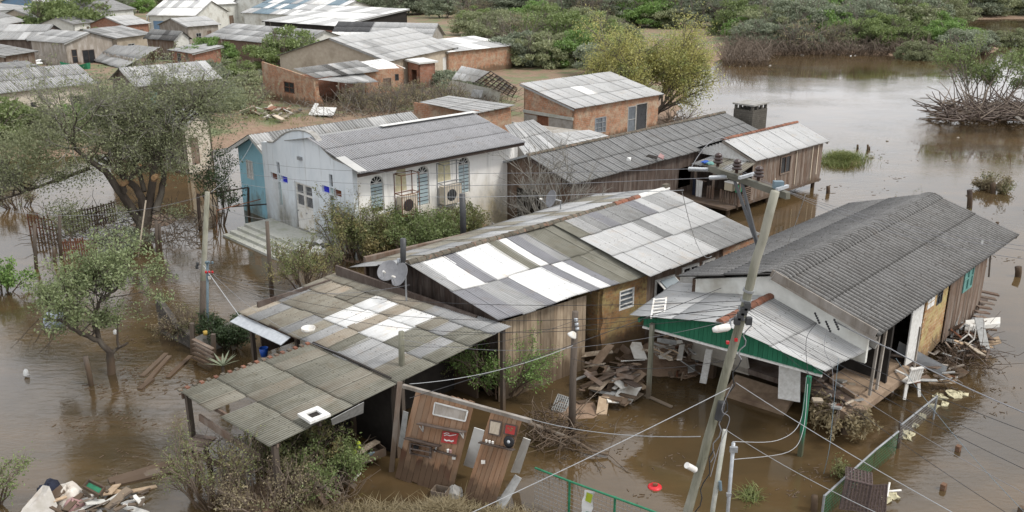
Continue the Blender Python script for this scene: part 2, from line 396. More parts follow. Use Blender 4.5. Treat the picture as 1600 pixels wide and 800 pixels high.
plain("plaster_white", (.66, .66, .62), (.55, .55, .51), 3, .9, c3=(.40, .38, .33), s3=.7)
plain("paint_yellow", (.46, .32, .07), (.34, .23, .06), 4, .8)
plain("paint_teal", (.16, .33, .30), (.10, .22, .20), 6, .7)
plain("paint_blue", (.12, .24, .40), (.20, .26, .34), 4, .7)
plain("paint_red", (.42, .05, .045), (.30, .035, .03), 5, .6)
plain("pipe_blue", (.17, .23, .27), (.12, .17, .20), 5, .5)
plain("steel_dark", (.045, .047, .05), (.03, .03, .032), 8, .5, spec=.5)
plain("steel_grey", (.33, .34, .35), (.22, .23, .24), 10, .45, metal=.3)
plain("galv", (.48, .50, .52), (.36, .38, .40), 8, .4, metal=.4)
plain("rust", (.20, .085, .045), (.11, .05, .03), 8, .9)
plain("black_plastic", (.018, .018, .02), (.012, .012, .013), 8, .45)
plain("cable_grey", (.25, .25, .26), (.19, .19, .20), 8, .6)
plain("cable_white", (.42, .43, .44), (.34, .35, .36), 8, .5)
plain("cable_black", (.045, .045, .048), (.03, .03, .032), 8, .6)
plain("ceramic_brown", (.045, .022, .018), (.03, .015, .012), 8, .2, spec=.6)
plain("plastic_white", (.74, .73, .70), (.64, .62, .58), 8, .45, c3=(.45, .40, .32), s3=3)
plain("plastic_red", (.55, .03, .035), (.42, .025, .03), 8, .35)
plain("plastic_blue", (.02, .09, .42), (.015, .07, .33), 8, .35)
plain("plastic_bag", (.55, .60, .66), (.40, .45, .52), 9, .5, c3=(.22, .40, .60), s3=4)
plain("cloth_white", (.62, .58, .52), (.46, .42, .37), 6, .9, c3=(.30, .25, .20), s3=2.5)
plain("cloth_navy", (.02, .025, .045), (.012, .014, .025), 6, .9)
plain("cloth_pink", (.42, .26, .25), (.30, .18, .17), 6, .9)
plain("foam_yellow", (.56, .52, .36), (.42, .38, .25), 9, .9)
plain("plastic_green", (.03, .20, .10), (.02, .13, .07), 6, .5)
plain("lime_green", (.35, .42, .03), (.28, .34, .025), 6, .5)
plain("glass_blue", (.02, .03, .55), (.015, .022, .45), 4, .2, amt=.02, spec=.6)
plain("glass_amber", (.16, .045, .018), (.12, .035, .015), 4, .2, amt=.02, spec=.6)
plain("glass_pale", (.42, .56, .56), (.36, .50, .50), 4, .2, amt=.05, spec=.6)
plain("glass_shutter", (.50, .60, .63), (.42, .53, .57), 4, .3, amt=.08, spec=.5)
plain("pane_dark", (.035, .037, .04), (.02, .021, .024), 3, .12, amt=.3, spec=.6, bmp=0)
plain("pane_grey", (.16, .18, .20), (.10, .115, .13), 3, .12, amt=.3, spec=.6, bmp=0)
plain("pane_sky", (.38, .43, .46), (.30, .35, .38), 3, .15, amt=.2, spec=.6, bmp=0)
plain("interior", (.035, .03, .026), (.02, .017, .015), 3, .9)  # near-black colour standing in for shade inside open buildings
plain("terracotta", (.24, .105, .065), (.15, .065, .042), 12, .9, amt=.25, c3=(.12, .10, .08), s3=6)
plain("terracotta_new", (.40, .13, .06), (.28, .09, .045), 8, .8)
plain("tile_mossy", (.13, .115, .09), (.075, .067, .052), 14, .95, amt=.2, c3=(.20, .12, .085), s3=7)
plain("paper_white", (.72, .72, .70), (.62, .62, .60), 3, .8, bmp=0)
plain("saw_cut", (.30, .19, .10), (.20, .12, .06), 10, .8)
plain("particle_board", (.46, .35, .24), (.36, .26, .17), 12, .8, c3=(.25, .17, .11), s3=2)
plain("white_board", (.68, .67, .63), (.56, .54, .49), 4, .7, c3=(.40, .33, .26), s3=1.6)
plain("mattress", (.56, .53, .49), (.44, .41, .36), 5, .9, c3=(.30, .24, .19), s3=1.4)
plain("wicker", (.105, .075, .068), (.055, .04, .037), 20, .7)
plain("trash_mix", (.50, .48, .46), (.18, .15, .13), 11, .8, amt=.6)
plain("stone_dark", (.09, .08, .07), (.05, .045, .04), 9, .95, c3=(.16, .14, .12), s3=8)

def brick_mat(name, c1, c2, mortar, scale=1.0, stain=None, moss=None):
    m, t, b = nmat(name); tc = N(t, "TexCoord").outputs["Object"]; s = N(t, "SeparateXYZ"); L(t, tc, s.inputs[0])
    c = N(t, "CombineXYZ"); L(t, math_(t, 'ADD', s.outputs[0], s.outputs[1]), c.inputs[0]); L(t, s.outputs[2], c.inputs[1])
    br = N(t, "TexBrick"); L(t, c.outputs[0], br.inputs["Vector"])
    br.inputs["Color1"].default_value = (*c1, 1); br.inputs["Color2"].default_value = (*c2, 1); br.inputs["Mortar"].default_value = (*mortar, 1)
    br.inputs["Scale"].default_value = scale; br.inputs["Mortar Size"].default_value = .012; br.inputs["Brick Width"].default_value = .26
    br.inputs["Row Height"].default_value = .13; br.inputs["Mortar Smooth"].default_value = .3
    n = noise(t, tc, 3.0, 6, .65); col = mixrgb(t, ramp(t, n, .35, .7), br.outputs["Color"], tuple(x * .62 for x in c1))
    if moss: col = mixrgb(t, ramp(t, noise(t, tc, 1.3, 5, .65), .46, .66), col, moss)
    if stain: col = mixrgb(t, ramp(t, noise(t, tc, 5.0, 5, .7), .50, .66), col, stain)
    col = flood_mark(t, col, 1.1)
    L(t, col, b.inputs["Base Color"]); b.inputs["Roughness"].default_value = .9; b.inputs["Specular IOR Level"].default_value = .2
    bump(t, b, br.outputs["Fac"], -.4, .012)
brick_mat("brick_red", (.36, .16, .10), (.29, .12, .075), (.36, .31, .26), stain=(.24, .17, .13))
brick_mat("brick_orange", (.44, .22, .125), (.37, .175, .10), (.42, .36, .29), stain=(.24, .18, .13), moss=(.42, .33, .24))
brick_mat("brick_yellow", (.34, .20, .09), (.30, .15, .07), (.27, .22, .15), moss=(.30, .25, .11), stain=(.13, .085, .05))
brick_mat("brick_painted", (.52, .34, .17), (.38, .20, .095), (.56, .50, .38), moss=(.42, .38, .17), stain=(.25, .12, .06))
brick_mat("block_dark", (.105, .095, .08), (.075, .068, .058), (.14, .13, .115))

def plaster_church(name, c, tint, low, lowz0, lowz1, streaks):
    m, t, b = nmat(name); pos = N(t, "NewGeometry").outputs["Position"]
    n1 = noise(t, mapping(t, pos, (1.2, 1.2, .55)), 1.0, 6, .65); n2 = noise(t, pos, 5.0, 6, .7)
    col = mixrgb(t, ramp(t, n1, .42, .68), c, tint)
    st = noise(t, mapping(t, pos, (2.2, 2.2, .22)), 1.0, 5, .65); col = mixrgb(t, math_(t, 'MULTIPLY', ramp(t, st, .55, .75), streaks), col, (.22, .21, .18))
    s = N(t, "SeparateXYZ"); L(t, pos, s.inputs[0])
    h = math_(t, 'ADD', s.outputs[2], math_(t, 'MULTIPLY', math_(t, 'SUBTRACT', n1, .5), 5.0))
    f = N(t, "MapRange"); L(t, h, f.inputs[0]); f.inputs[1].default_value = lowz1; f.inputs[2].default_value = lowz0; f.clamp = True
    col = mixrgb(t, math_(t, 'MULTIPLY', f.outputs[0], .8), col, mixrgb(t, ramp(t, n2, .4, .6), low, tuple(x * .5 for x in low)))
    L(t, col, b.inputs["Base Color"]); b.inputs["Roughness"].default_value = .9; b.inputs["Specular IOR Level"].default_value = .2
    bump(t, b, n2, .12, .02)
plaster_church("church_front", (.72, .76, .79), (.62, .67, .71), (.17, .15, .10), .1, 2.3, .65)  # cooler, darker plaster: shade on the front painted into its colour
plaster_church("church_side", (.84, .83, .80), (.78, .76, .72), (.33, .26, .12), .2, 2.6, .5)  # brighter plaster: light on the side painted into its colour
plaster_church("blue_wall", (.34, .60, .70), (.28, .53, .64), (.20, .19, .14), .0, 1.1, .3)
plaster_church("plaster_grubby", (.52, .50, .46), (.42, .39, .34), (.22, .17, .11), .1, 1.6, .5)

def leafmat(name, c1, c2, trans=.35, c3=None):
    m, t, b = nmat(name); t.nodes.remove(b); g = N(t, "NewGeometry"); oi = N(t, "ObjectInfo")
    col = mixrgb(t, g.outputs["Random Per Island"], c1, c2)
    if c3: col = mixrgb(t, ramp(t, noise(t, N(t, "TexCoord").outputs["Object"], .8, 3, .6), .48, .62), col, c3)
    col = tone(t, col, oi.outputs["Random"], .14)
    d = N(t, "BsdfDiffuse"); L(t, col, d.inputs[0]); tr = N(t, "BsdfTranslucent"); L(t, col, tr.inputs[0])
    mx = N(t, "MixShader"); mx.inputs[0].default_value = trans; L(t, d.outputs[0], mx.inputs[1]); L(t, tr.outputs[0], mx.inputs[2])
    gl = N(t, "BsdfGlossy"); gl.inputs["Roughness"].default_value = .5; gl.inputs[0].default_value = (.5, .5, .5, 1)
    m2 = N(t, "MixShader"); m2.inputs[0].default_value = .05; L(t, mx.outputs[0], m2.inputs[1]); L(t, gl.outputs[0], m2.inputs[2])
    L(t, m2.outputs[0], t.nodes["Material Output"].inputs[0])
leafmat("leaf_green", (.135, .185, .066), (.245, .30, .115))
leafmat("leaf_bright", (.13, .23, .06), (.23, .34, .10))
leafmat("leaf_olive", (.19, .215, .115), (.31, .33, .18))
leafmat("leaf_grey", (.18, .215, .145), (.31, .34, .235))
leafmat("leaf_yellow", (.34, .33, .11), (.50, .47, .17), c3=(.24, .28, .10))
leafmat("leaf_dark", (.035, .062, .024), (.07, .105, .042))
leafmat("leaf_dry", (.21, .17, .10), (.33, .28, .17), c3=(.20, .22, .10))
leafmat("grass_dry", (.24, .19, .105), (.36, .30, .18))
leafmat("grass_green", (.11, .15, .045), (.22, .235, .08))
leafmat("leaf_weed", (.125, .165, .062), (.24, .24, .10), c3=(.30, .25, .11))

# water: muddy flood water
m, t, b = nmat("flood_water"); pos = N(t, "NewGeometry").outputs["Position"]
big = noise(t, mapping(t, pos, (1, 1, 1)), .10, 4, .6); med = noise(t, mapping(t, pos, (.5, 1.3, 1)), .5, 5, .6)
col = mixrgb(t, ramp(t, big, .38, .64), (.088, .059, .028), (.046, .034, .020))
col = mixrgb(t, math_(t, 'MULTIPLY', ramp(t, med, .42, .66), .5), col, (.118, .073, .032))
L(t, col, b.inputs["Base Color"]); b.inputs["IOR"].default_value = 1.6; b.inputs["Roughness"].default_value = .015
r1 = noise(t, mapping(t, pos, (1.0, 2.2, 1)), 2.1, 4, .6, dist=.8); r2 = noise(t, mapping(t, pos, (.7, 1.4, 1)), .38, 3, .6, dist=.5)
calm = ramp(t, noise(t, pos, .11, 3, .5), .42, .60)
h = math_(t, 'ADD', math_(t, 'MULTIPLY', math_(t, 'MULTIPLY', r1, .022), math_(t, 'ADD', calm, .18)), math_(t, 'MULTIPLY', r2, .020))
bump(t, b, h, .42, 1.0)
# mud ground
m, t, b = nmat("mud_ground"); pos = N(t, "NewGeometry").outputs["Position"]
n1 = noise(t, pos, .35, 6, .65); n2 = noise(t, pos, 2.2, 6, .7)
col = mixrgb(t, ramp(t, n2, .35, .65), (.18, .115, .075), (.26, .18, .122))
sz = N(t, "SeparateXYZ"); L(t, pos, sz.inputs[0]); col = mixrgb(t, math_(t, 'MULTIPLY', ramp(t, n1, .44, .58), ramp(t, sz.outputs[2], .28, .42)), col, (.125, .15, .065)); col = mixrgb(t, ramp(t, noise(t, pos, .8, 5, .7), .58, .7), col, (.14, .10, .07))
L(t, col, b.inputs["Base Color"]); b.inputs["Roughness"].default_value = .9; bump(t, b, n2, .5, .15)
plain("litter_dull", (.42, .40, .37), (.20, .17, .14), 9, .8, amt=.4)
plain("ridge_dark", (.20, .20, .20), (.10, .10, .10), 9, .9, amt=.05)
leafmat("leaf_small_tree", (.15, .19, .085), (.26, .30, .15))
wood("wood_crossarm", (.13, .125, .10), (.06, .058, .045), amt=.05, grey=(.19, .185, .155))
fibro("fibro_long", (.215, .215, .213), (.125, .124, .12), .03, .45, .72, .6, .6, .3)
# ------------------------------------------------------------------ the setting: flood water and ground
def inpoly(px, py, poly):
    ins = np.zeros(px.shape, bool); n = len(poly)
    for i in range(n):
        x0, y0 = poly[i]; x1, y1 = poly[(i + 1) % n]
        c = ((y0 > py) != (y1 > py)) & (px < (x1 - x0) * (py - y0) / ((y1 - y0) if y1 != y0 else 1e-9) + x0); ins ^= c
    return ins
def sdist(px, py, poly):
    d = np.full(px.shape, 1e9); n = len(poly)
    for i in range(n):
        x0, y0 = poly[i]; x1, y1 = poly[(i + 1) % n]; ex, ey = x1 - x0, y1 - y0; L2 = ex * ex + ey * ey + 1e-9
        t = np.clip(((px - x0) * ex + (py - y0) * ey) / L2, 0, 1); d = np.minimum(d, np.hypot(px - x0 - t * ex, py - y0 - t * ey))
    return np.where(inpoly(px, py, poly), d, -d)
LAND = [tuple(P(x, y)[:2]) for x, y in [(-700, 262), (0, 250), (200, 240), (345, 232), (420, 212), (520, 206), (640, 203), (800, 212), (900, 216), (1030, 209),
        (1052, 192), (1062, 160), (1085, 122), (1128, 92), (1160, 84), (1200, 86), (1300, 84), (1400, 87), (1480, 87), (1545, 85), (1570, 74), (1510, 58), (1492, 48), (1508, 31), (1640, 29)]]
LAND += [(260, 215), (420, 420), (-420, 420), (-260, 120)]
BLOBS = [(640, 368, 5.5, .75, 35), (900, 640, 1.9, .12, 0), (690, 820, 1.9, .12, 0), (430, 785, 2.4, .2, 0), (1545, 178, 5.5, .35, 0), (1318, 252, 2.2, .25, 0), (560, 378, 2.4, .5, 0), (1040, 560, 3.0, .25, 0), (330, 560, 1.6, .1, 0), (240, 345, 4, .05, 0), (1165, 92, 5, .3, 0)]
def hash2(x, y): return np.sin(x * 1.7 + 1.3) * np.cos(y * 1.3 + .7) * .5 + np.sin(x * .53 - y * .71) * .3 + np.sin(x * 3.9 + y * 2.7) * .2
def ground_z(x, y):
    x = np.asarray(x, float); y = np.asarray(y, float)
    sd = sdist(x, y, LAND); z = np.clip(sd * .16, -1.4, .42) + hash2(x, y) * .10
    for bx, by, r, h, a in BLOBS:
        c = P(bx, by); d = np.hypot(x - c.x, y - c.y) / r
        z = np.maximum(z, -1.4 + (1.4 + h) * np.clip(1.25 - d, 0, 1) ** .5 * np.where(d < 1.25, 1, 0) + hash2(x * 2, y * 2) * .06)
    return z
gx = np.concatenate([np.arange(-420, -60, 8), np.arange(-60, 60, .8), np.arange(60, 424, 8)]); gy = np.concatenate([np.arange(12, 90, .8), np.arange(90, 150, 2), np.arange(150, 424, 8)])
GX, GY = np.meshgrid(gx, gy); GZ = ground_z(GX, GY); nxg, nyg = len(gx), len(gy)
idx = np.arange(nxg * nyg).reshape(nyg, nxg)
gq = np.stack([idx[:-1, :-1], idx[:-1, 1:], idx[1:, 1:], idx[1:, :-1]], -1).reshape(-1, 4)
g = np_mesh("ground", np.stack([GX, GY, GZ], -1).reshape(-1, 3), gq, "mud_ground", smooth=True); g["kind"] = "structure"
w_ = MB().quad((-900, -60, 0), (900, -60, 0), (900, 900, 0), (-900, 900, 0)).build("water", "flood_water", frame=Matrix.Identity(4)); w_["kind"] = "structure"
def gz(x, y): return float(ground_z(np.array([x]), np.array([y]))[0])

# ------------------------------------------------------------------ generic house for the village
def side_frames(a, b, back, W, oh):
    ux = (b - a).normalized(); n = -back
    Lf = (b - a).length - 2 * oh; Wd = W - 2 * oh
    c0 = a + ux * oh + back * oh; c1 = b - ux * oh + back * oh; c2 = c1 + back * Wd; c3 = c0 + back * Wd
    return {'F': (c0, ux, n, Lf), 'R': (c1, back, ux, Wd), 'B': (c2, -ux, back, Lf), 'L': (c3, -back, -ux, Wd)}
def house(name, label, A, B, ze, W, rise, wall, roof, ncol, rows, zg=.3, oh=.3, mono=False, ops=(), gmat=None, fmat=None, Wp=None, pitch=.18, amp=.022,
          caps=None, fascia="trim_grey", skip=(), sides="FRLB", cat="house", sag=0, jit=1.0, backroof=True):
    a = P(*A, ze); b = P(*B, ze); ux = (b - a); ux.z = 0; ux.normalize(); n = Vector((ux.y, -ux.x, 0)); back = -n
    if Wp is not None:
        p = P(*Wp, ze); W = abs((p - a).dot(back)) if (p - a).length < (p - b).length else abs((p - b).dot(back))
    rz = math.atan2(ux.y, ux.x); base = Vector((a.x, a.y, zg)) + ux * ((b - a).length / 2) + back * W / 2
    t = thing(name, label, cat, base, rz); up = Vector((0, 0, 1))
    fr = side_frames(a, b, back, W, oh); hw = ze - zg; k = rise / (W if mono else W / 2)
    for s in sides:
        O, d, nn, Ls = fr[s]; O = Vector((O.x, O.y, zg - .5)); h0 = hw + .5
        zf = h0 - .04 + k * oh
        if s == 'F': outer = [(0, 0), (Ls, 0), (Ls, zf), (0, zf)]
        elif s == 'B':
            zb = zf + k * Ls * 0 + ((W - 2 * oh) * k if mono else 0); outer = [(0, 0), (Ls, 0), (Ls, zb), (0, zb)]
        else:
            e0 = zf; e1 = zf + ((W - 2 * oh) * k if mono else 0)
            if s == 'L': e0, e1 = e1, e0
            outer = [(0, 0), (Ls, 0), (Ls, e1)] + ([] if mono else [(Ls / 2, zf + k * Ls / 2)]) + [(0, e0)]
            if s in 'FB': pass
        holes = []
        for o in ops:
            if o[0] != s: continue
            holes.append(rect(o[1] * Ls, o[2] * Ls, o[3] + .5, o[4] + .5))
        m = wall if s in 'FB' and not fmat else (fmat if s in 'FB' else (gmat or wall))
        mb = wall_poly(MB(), O, d, nn, outer, holes, .12); mb.build("wall", m, t)
        for o in ops:
            if o[0] != s: continue
            kind = o[5]; s0, s1, z0, z1 = o[1] * Ls, o[2] * Ls, o[3] + .5, o[4] + .5
            if kind == 'win': window(t, O, d, nn, s0, s1, z0, z1, o[6] if len(o) > 6 else 2, o[7] if len(o) > 7 else 2, fm=o[8] if len(o) > 8 else "trim_grey", pm=o[9] if len(o) > 9 else "pane_dark", fw=.07)
            elif kind in ('door', 'shutter'):
                q = lambda ss, zz, dd: O + d * ss + up * zz + nn * dd
                mb = MB(); mb.prism([q(s0 + .02, z0, -.10), q(s1 - .02, z0, -.10), q(s1 - .02, z1, -.10), q(s0 + .02, z1, -.10)], nn * .05)
                dd_ = mb.build(kind if kind == 'door' else "window_shutter", o[6], t)
                hb = MB(); hb.box(q(lerp(s0, s1, .85), lerp(z0, z1, .5), -.03), .1, .04, .03); hb.build("handle", "steel_dark", dd_)
    # interior floor and dark lining keep openings deep
    rf = a + back * (W if mono else W / 2) + up * rise; rg = b + back * (W if mono else W / 2) + up * rise
    sheets(t, a, b, rg, rf, ncol, rows, roof, pitch, amp, jit, skip, sag=sag)
    if not mono and backroof:
        a2 = a + back * W; b2 = b + back * W
        mb = MB(); nn2 = (back * rise / (W / 2) + up).normalized(); q0, q1, q2, q3 = b2, a2, rf, rg
        mb.prism([q0 + up * .005, q1 + up * .005, q2 + up * .005, q3 + up * .005], (0, 0, -.02)); mb.build("back_roof", roof(0, 0) if callable(roof) and roof(0, 0) else (roof if isinstance(roof, str) else "fibro_grey"), t)
    if caps and not mono: ridge_caps(t, rf + up * .02, rg + up * .02, .12, .45, caps)
    # fascia boards along the verges and eave
    for (p, q) in ((a, rf), (b, rg)):
        MB().bar(p - up * .10, q - up * .10, .04, .13, up).build("verge_board", fascia, t)
    return t
def pick(seq, seed):
    r = random.Random(seed); tab = {}
    def f(i, j):
        if (i, j) not in tab: tab[(i, j)] = r.choice(seq)
        return tab[(i, j)]
    return f

# -- far village, front to back
house("cream_house", "cream plastered house with dark grey corrugated roof behind the large spreading tree", (-40, 150), (153, 130), 2.9, 7, 1.35, "plaster_cream", pick(["fibro_grey", "fibro_grey", "fibro_mid"], 1), 14, 2,
      ops=[('F', .775, .90, .75, 1.75, 'win', 3, 2, "steel_dark", "pane_dark"), ('F', .42, .47, 1.2, 1.6, 'win', 1, 1, "steel_dark")])
house("teal_post_house", "wooden house with teal door posts and long grey gabled roof beside the cream house", (213, 136), (347, 123), 2.9, 6, 1.3, "wood_dark", pick(["fibro_grey", "fibro_grey", "fibro_light"], 2), 10, 2, Wp=(158, 126),
      gmat="wood_dark", fascia="trim_white", ops=[('F', .12, .22, .2, 2.1, 'shutter', "paint_teal"), ('F', .30, .50, .6, 2.0, 'win', 2, 1, "paint_teal"), ('L', .1, .48, .1, 2.0, 'shutter', "paint_yellow"), ('L', .58, .9, .1, 2.0, 'win', 2, 1, "paint_teal")])
house("shed_behind_tree", "grey roofed shed with cream end wall half hidden behind the large spreading tree", (150, 180), (284, 200), 3.0, 5, .9, "wood_dark", pick(["fibro_grey", "fibro_mid"], 3), 8, 2, Wp=(324, 188), gmat="plaster_cream",
      ops=[('R', .2, .5, .2, 1.9, 'shutter', "wood_brown")])
house("plank_barn", "weathered grey plank house with dark doorway and low gable beside the round tree", (42, 63), (100, 68), 3.0, 6, 1.1, "wood_grey", pick(["fibro_grey", "fibro_grey", "fibro_light"], 4), 8, 2, Wp=(190, 62),
      gmat="wood_grey", ops=[('R', .10, .22, .2, 1.9, 'win', 1, 2, "wood_brown"), ('R', .32, .58, .0, 1.7, 'win', 2, 1, "wood_dark")])
house("grey_roof_house", "small house with pale grey roof behind the collapsed roof", (182, 60), (240, 53), 3.0, 6, 1.0, "plaster_tan", pick(["fibro_mid", "fibro_grey"], 5), 6, 2, Wp=(146, 50), ops=[('F', .3, .5, .8, 1.8, 'win')])
house("pink_block_house", "low house with red brick band and pale green wall beside the long tan house", (224, 60), (272, 64), 2.9, 6, 1.1, "wood_brown", pick(["fibro_dark", "fibro_mid"], 6), 6, 2, Wp=(333, 64), gmat="plaster_white",
      ops=[('R', .62, .72, .6, 1.5, 'win', 1, 1), ('R', .82, .92, .6, 1.7, 'win', 1, 2)])
house("long_tan_house", "long tan and brown house with pale gable end and grey roof", (318, 58), (461, 72), 3.0, 6, 1.5, "plaster_brown", pick(["fibro_light", "fibro_grey", "fibro_grey", "fibro_grey"], 8), 16, 3, Wp=(514, 60), gmat="plaster_white",
      ops=[('F', .20, .26, .8, 1.8, 'win', 2, 2, "trim_grey"), ('F', .55, .66, .8, 1.9, 'win', 3, 2, "rust"), ('F', .72, .82, .8, 1.9, 'win', 3, 2, "rust"), ('R', .18, .38, .7, 1.8, 'shutter', "wood_brown"), ('R', .62, .9, .7, 1.9, 'shutter', "wood_brown")])
house("gabled_tan_house", "large tan gabled house with wide pale grey roof behind the ruined brick house", (607, 96), (716, 74), 3.3, 8, 2.0, "plaster_tan", pick(["fibro_light", "fibro_light", "fibro_light", "fibro_light", "fibro_grey"], 9), 12, 4, Wp=(432, 87), gmat="plaster_tan",
      ops=[('F', .62, .66, .9, 1.7, 'win', 1, 1, "trim_grey"), ('F', .80, .93, .3, 2.2, 'shutter', "trim_white")])
house("two_tone_roof_house", "house with half black half white corrugated roof behind the gabled tan house", (515, 57), (673, 61), 3.2, 8, 1.7, "plaster_tan", lambda i, j: "fibro_black" if i < 6 and j > 0 else "fibro_white" if j == 0 and i < 9 else "fibro_light", 16, 3, Wp=(729, 56), gmat="cement_wall")
house("white_metal_shed", "low shed with bright white metal roof behind the collapsed white house", (700, 82), (806, 71), 3.0, 7, .7, "brick_orange", pick(["fibro_white", "fibro_light"], 10), 8, 2, mono=True)
house("open_warehouse", "open fronted warehouse with wide white roof and dark interior", (409, 33), (522, 41), 4.2, 14, 1.6, "interior", pick(["fibro_white", "fibro_light"], 11), 12, 3, mono=True, ops=[('F', .03, .72, .3, 3.2, 'win', 5, 1, "steel_dark"), ('F', .76, .97, .3, 3.3, 'shutter', "brick_red")])
house("silver_roof_hall", "long hall with striped silver roof behind the open warehouse", (376, 20), (508, 26), 4.5, 14, 2.0, "plaster_white", pick(["fibro_white", "fibro_light", "pipe_blue"], 12), 14, 3, pitch=.4, amp=.03)
house("blue_walled_hall", "hall with white roof and blue painted wall at the back of the village", (228, 24), (305, 25), 3.4, 12, 2.2, "plaster_white", pick(["fibro_white", "fibro_light"], 13), 9, 2, pitch=.4, amp=.03, ops=[('F', .08, .45, .3, 2.2, 'shutter', "paint_blue"), ('F', .55, .92, .3, 2.2, 'shutter', "paint_blue")])
house("white_windowed_house", "flat white house with grey windows beside the wood behind the village", (545, 24), (602, 20), 3.6, 9, .5, "plaster_white", "fibro_light", 5, 2, mono=True, ops=[('F', .25, .42, .9, 2.0, 'win'), ('F', .6, .72, .9, 2.0, 'win')])
house("dark_gable_house", "dark roofed house peeping over the silver hall", (425, 8), (500, 4), 4.5, 12, 2.2, "plaster_white", "fibro_dark", 6, 2, ops=[('F', .4, .5, .8, 2.2, 'win')])
house("left_edge_house", "grey gabled house with brown wall at the far corner of the village", (-40, 47), (42, 33), 3.2, 8, 1.5, "plaster_brown", pick(["fibro_grey", "fibro_mid"], 15), 8, 2)
house("pale_roof_house", "house with pale corrugated roof beside the bare shrub by the plank house", (-30, 62), (62, 62), 3.0, 8, 1.6, "wood_dark", pick(["fibro_light", "fibro_grey"], 16), 8, 2)
house("white_villa", "white two windowed house at the top corner of the village", (-20, 18), (66, 12), 4.6, 9, .6, "plaster_white", "fibro_grey", 6, 2, mono=True, ops=[('F', .3, .42, 1.0, 2.4, 'win', 1, 2), ('F', .62, .72, 1.0, 2.6, 'win', 1, 2), ('F', .8, .9, .6, 2.6, 'win', 1, 2)])
house("brick_white_house", "white house with red brick end wall and blue gate behind the round tree", (140, 20), (212, 14), 4.2, 9, 1.5, "plaster_white", "fibro_mid", 6, 2, ops=[('F', .2, .32, .8, 2.2, 'win'), ('F', .70, .92, .2, 2.6, 'shutter', "brick_red")])
house("low_dark_shed", "low dark roofed shed with white edge strip behind the cream house", (-20, 118), (76, 110), 2.2, 6, .5, "wood_dark", pick(["fibro_dark", "fibro_mid"], 17), 7, 2, mono=True)
for k_, (A_, B_, ze_, W_, ri_, wm_, rm_, lab_, mono_) in enumerate([
    ((60, 30), (118, 24), 3.4, 8, 1.5, "plaster_tan", "fibro_grey", "tan house with grey roof behind the plank house", False),
    ((8, 88), (60, 80), 2.8, 6, .9, "wood_brown", "fibro_mid", "low brown shack with dark roof beside the tarpaulin pile", True),
    ((196, 40), (236, 36), 3.2, 7, 1.2, "brick_red", "fibro_light", "small brick house with pale roof in front of the blue gated hall", False),
    ((292, 42), (345, 38), 3.2, 7, 1.1, "wood_grey", "fibro_light", "grey plank shed with pale roof behind the low brick band house", False),
    ((116, 38), (150, 34), 3.0, 6, 1.0, "plaster_white", "fibro_mid", "white hut with grey roof between the dark trees", False),
    ((325, 8), (378, 5), 4.5, 10, 1.6, "plaster_white", "fibro_white", "white roofed hall at the top edge behind the blue gated hall", False),
    ((0, 28), (40, 24), 3.6, 8, 1.4, "plaster_tan", "fibro_light", "tan house with pale roof below the white villa", False),
    ((505, 14), (560, 10), 4.2, 10, 1.6, "plaster_tan", "fibro_grey", "tan house with grey roof at the edge of the wood", False),
    ((60, 5), (130, 1), 4.5, 10, 1.8, "paint_blue", "fibro_light", "pale blue house at the top edge above the dark trees", False),
    ((262, 78), (300, 84), 2.4, 4, .6, "brick_red", "fibro_grey", "tiny brick lean to in front of the pink banded house", True)]):
    house("village_house", lab_, A_, B_, ze_, W_, ri_, wm_, rm_, max(4, int(W_ * .8)), 2, mono=mono_, ops=[('F', .25, .42, .8, 1.9, 'win', 2, 2, "trim_grey"), ('F', .62, .76, .2, 2.1, 'door', "wood_brown")])
# brick house at the water's edge
HBR = house("brick_house", "red brick house with pale single slope roof beside the yellow tree", (897, 170), (1036, 147), 3.2, 5.25, 1.2, "brick_orange", lambda i, j: "fibro_white" if i == 3 and j == 1 else "fibro_light", 9, 3, mono=True, zg=.2, oh=.22, gmat="brick_orange",
      ops=[('F', .235, .365, .95, 2.05, 'win', 3, 3, "steel_grey", "pane_grey"), ('F', .62, .72, .5, 2.45, 'win', 1, 2, "trim_grey", "pane_grey"), ('F', .72, .86, .5, 2.55, 'win', 1, 1, "cement_wall", "pane_dark"), ('L', .28, .5, .0, 2.2, 'shutter', "rust")])

_a = P(897, 170, 3.2); _b = P(1036, 147, 3.2); _u = (_b - _a); _u.z = 0; _u.normalize(); _n = Vector((_u.y, -_u.x, 0)); _O = Vector((_a.x, _a.y, 0)) + _u * .22 - _n * 5.03
for s0, s1, z1 in ((.05, 1.3, 2.25), (2.5, 4.75, 2.3)):
    MB().prism([_O + _n * s0 - _u * .002, _O + _n * s1 - _u * .002, _O + _n * s1 - _u * .002 + Vector((0, 0, z1)), _O + _n * s0 - _u * .002 + Vector((0, 0, z1))], -_u * .03).build("cement_panel", "cement_wall", HBR)
MB().bar(_O + Vector((0, 0, 2.45)) - _u * .05, _O + _n * 4.8 + Vector((0, 0, 2.45)) - _u * .05, .12, .2, Vector((0, 0, 1))).build("lintel", "concrete_pale", HBR)
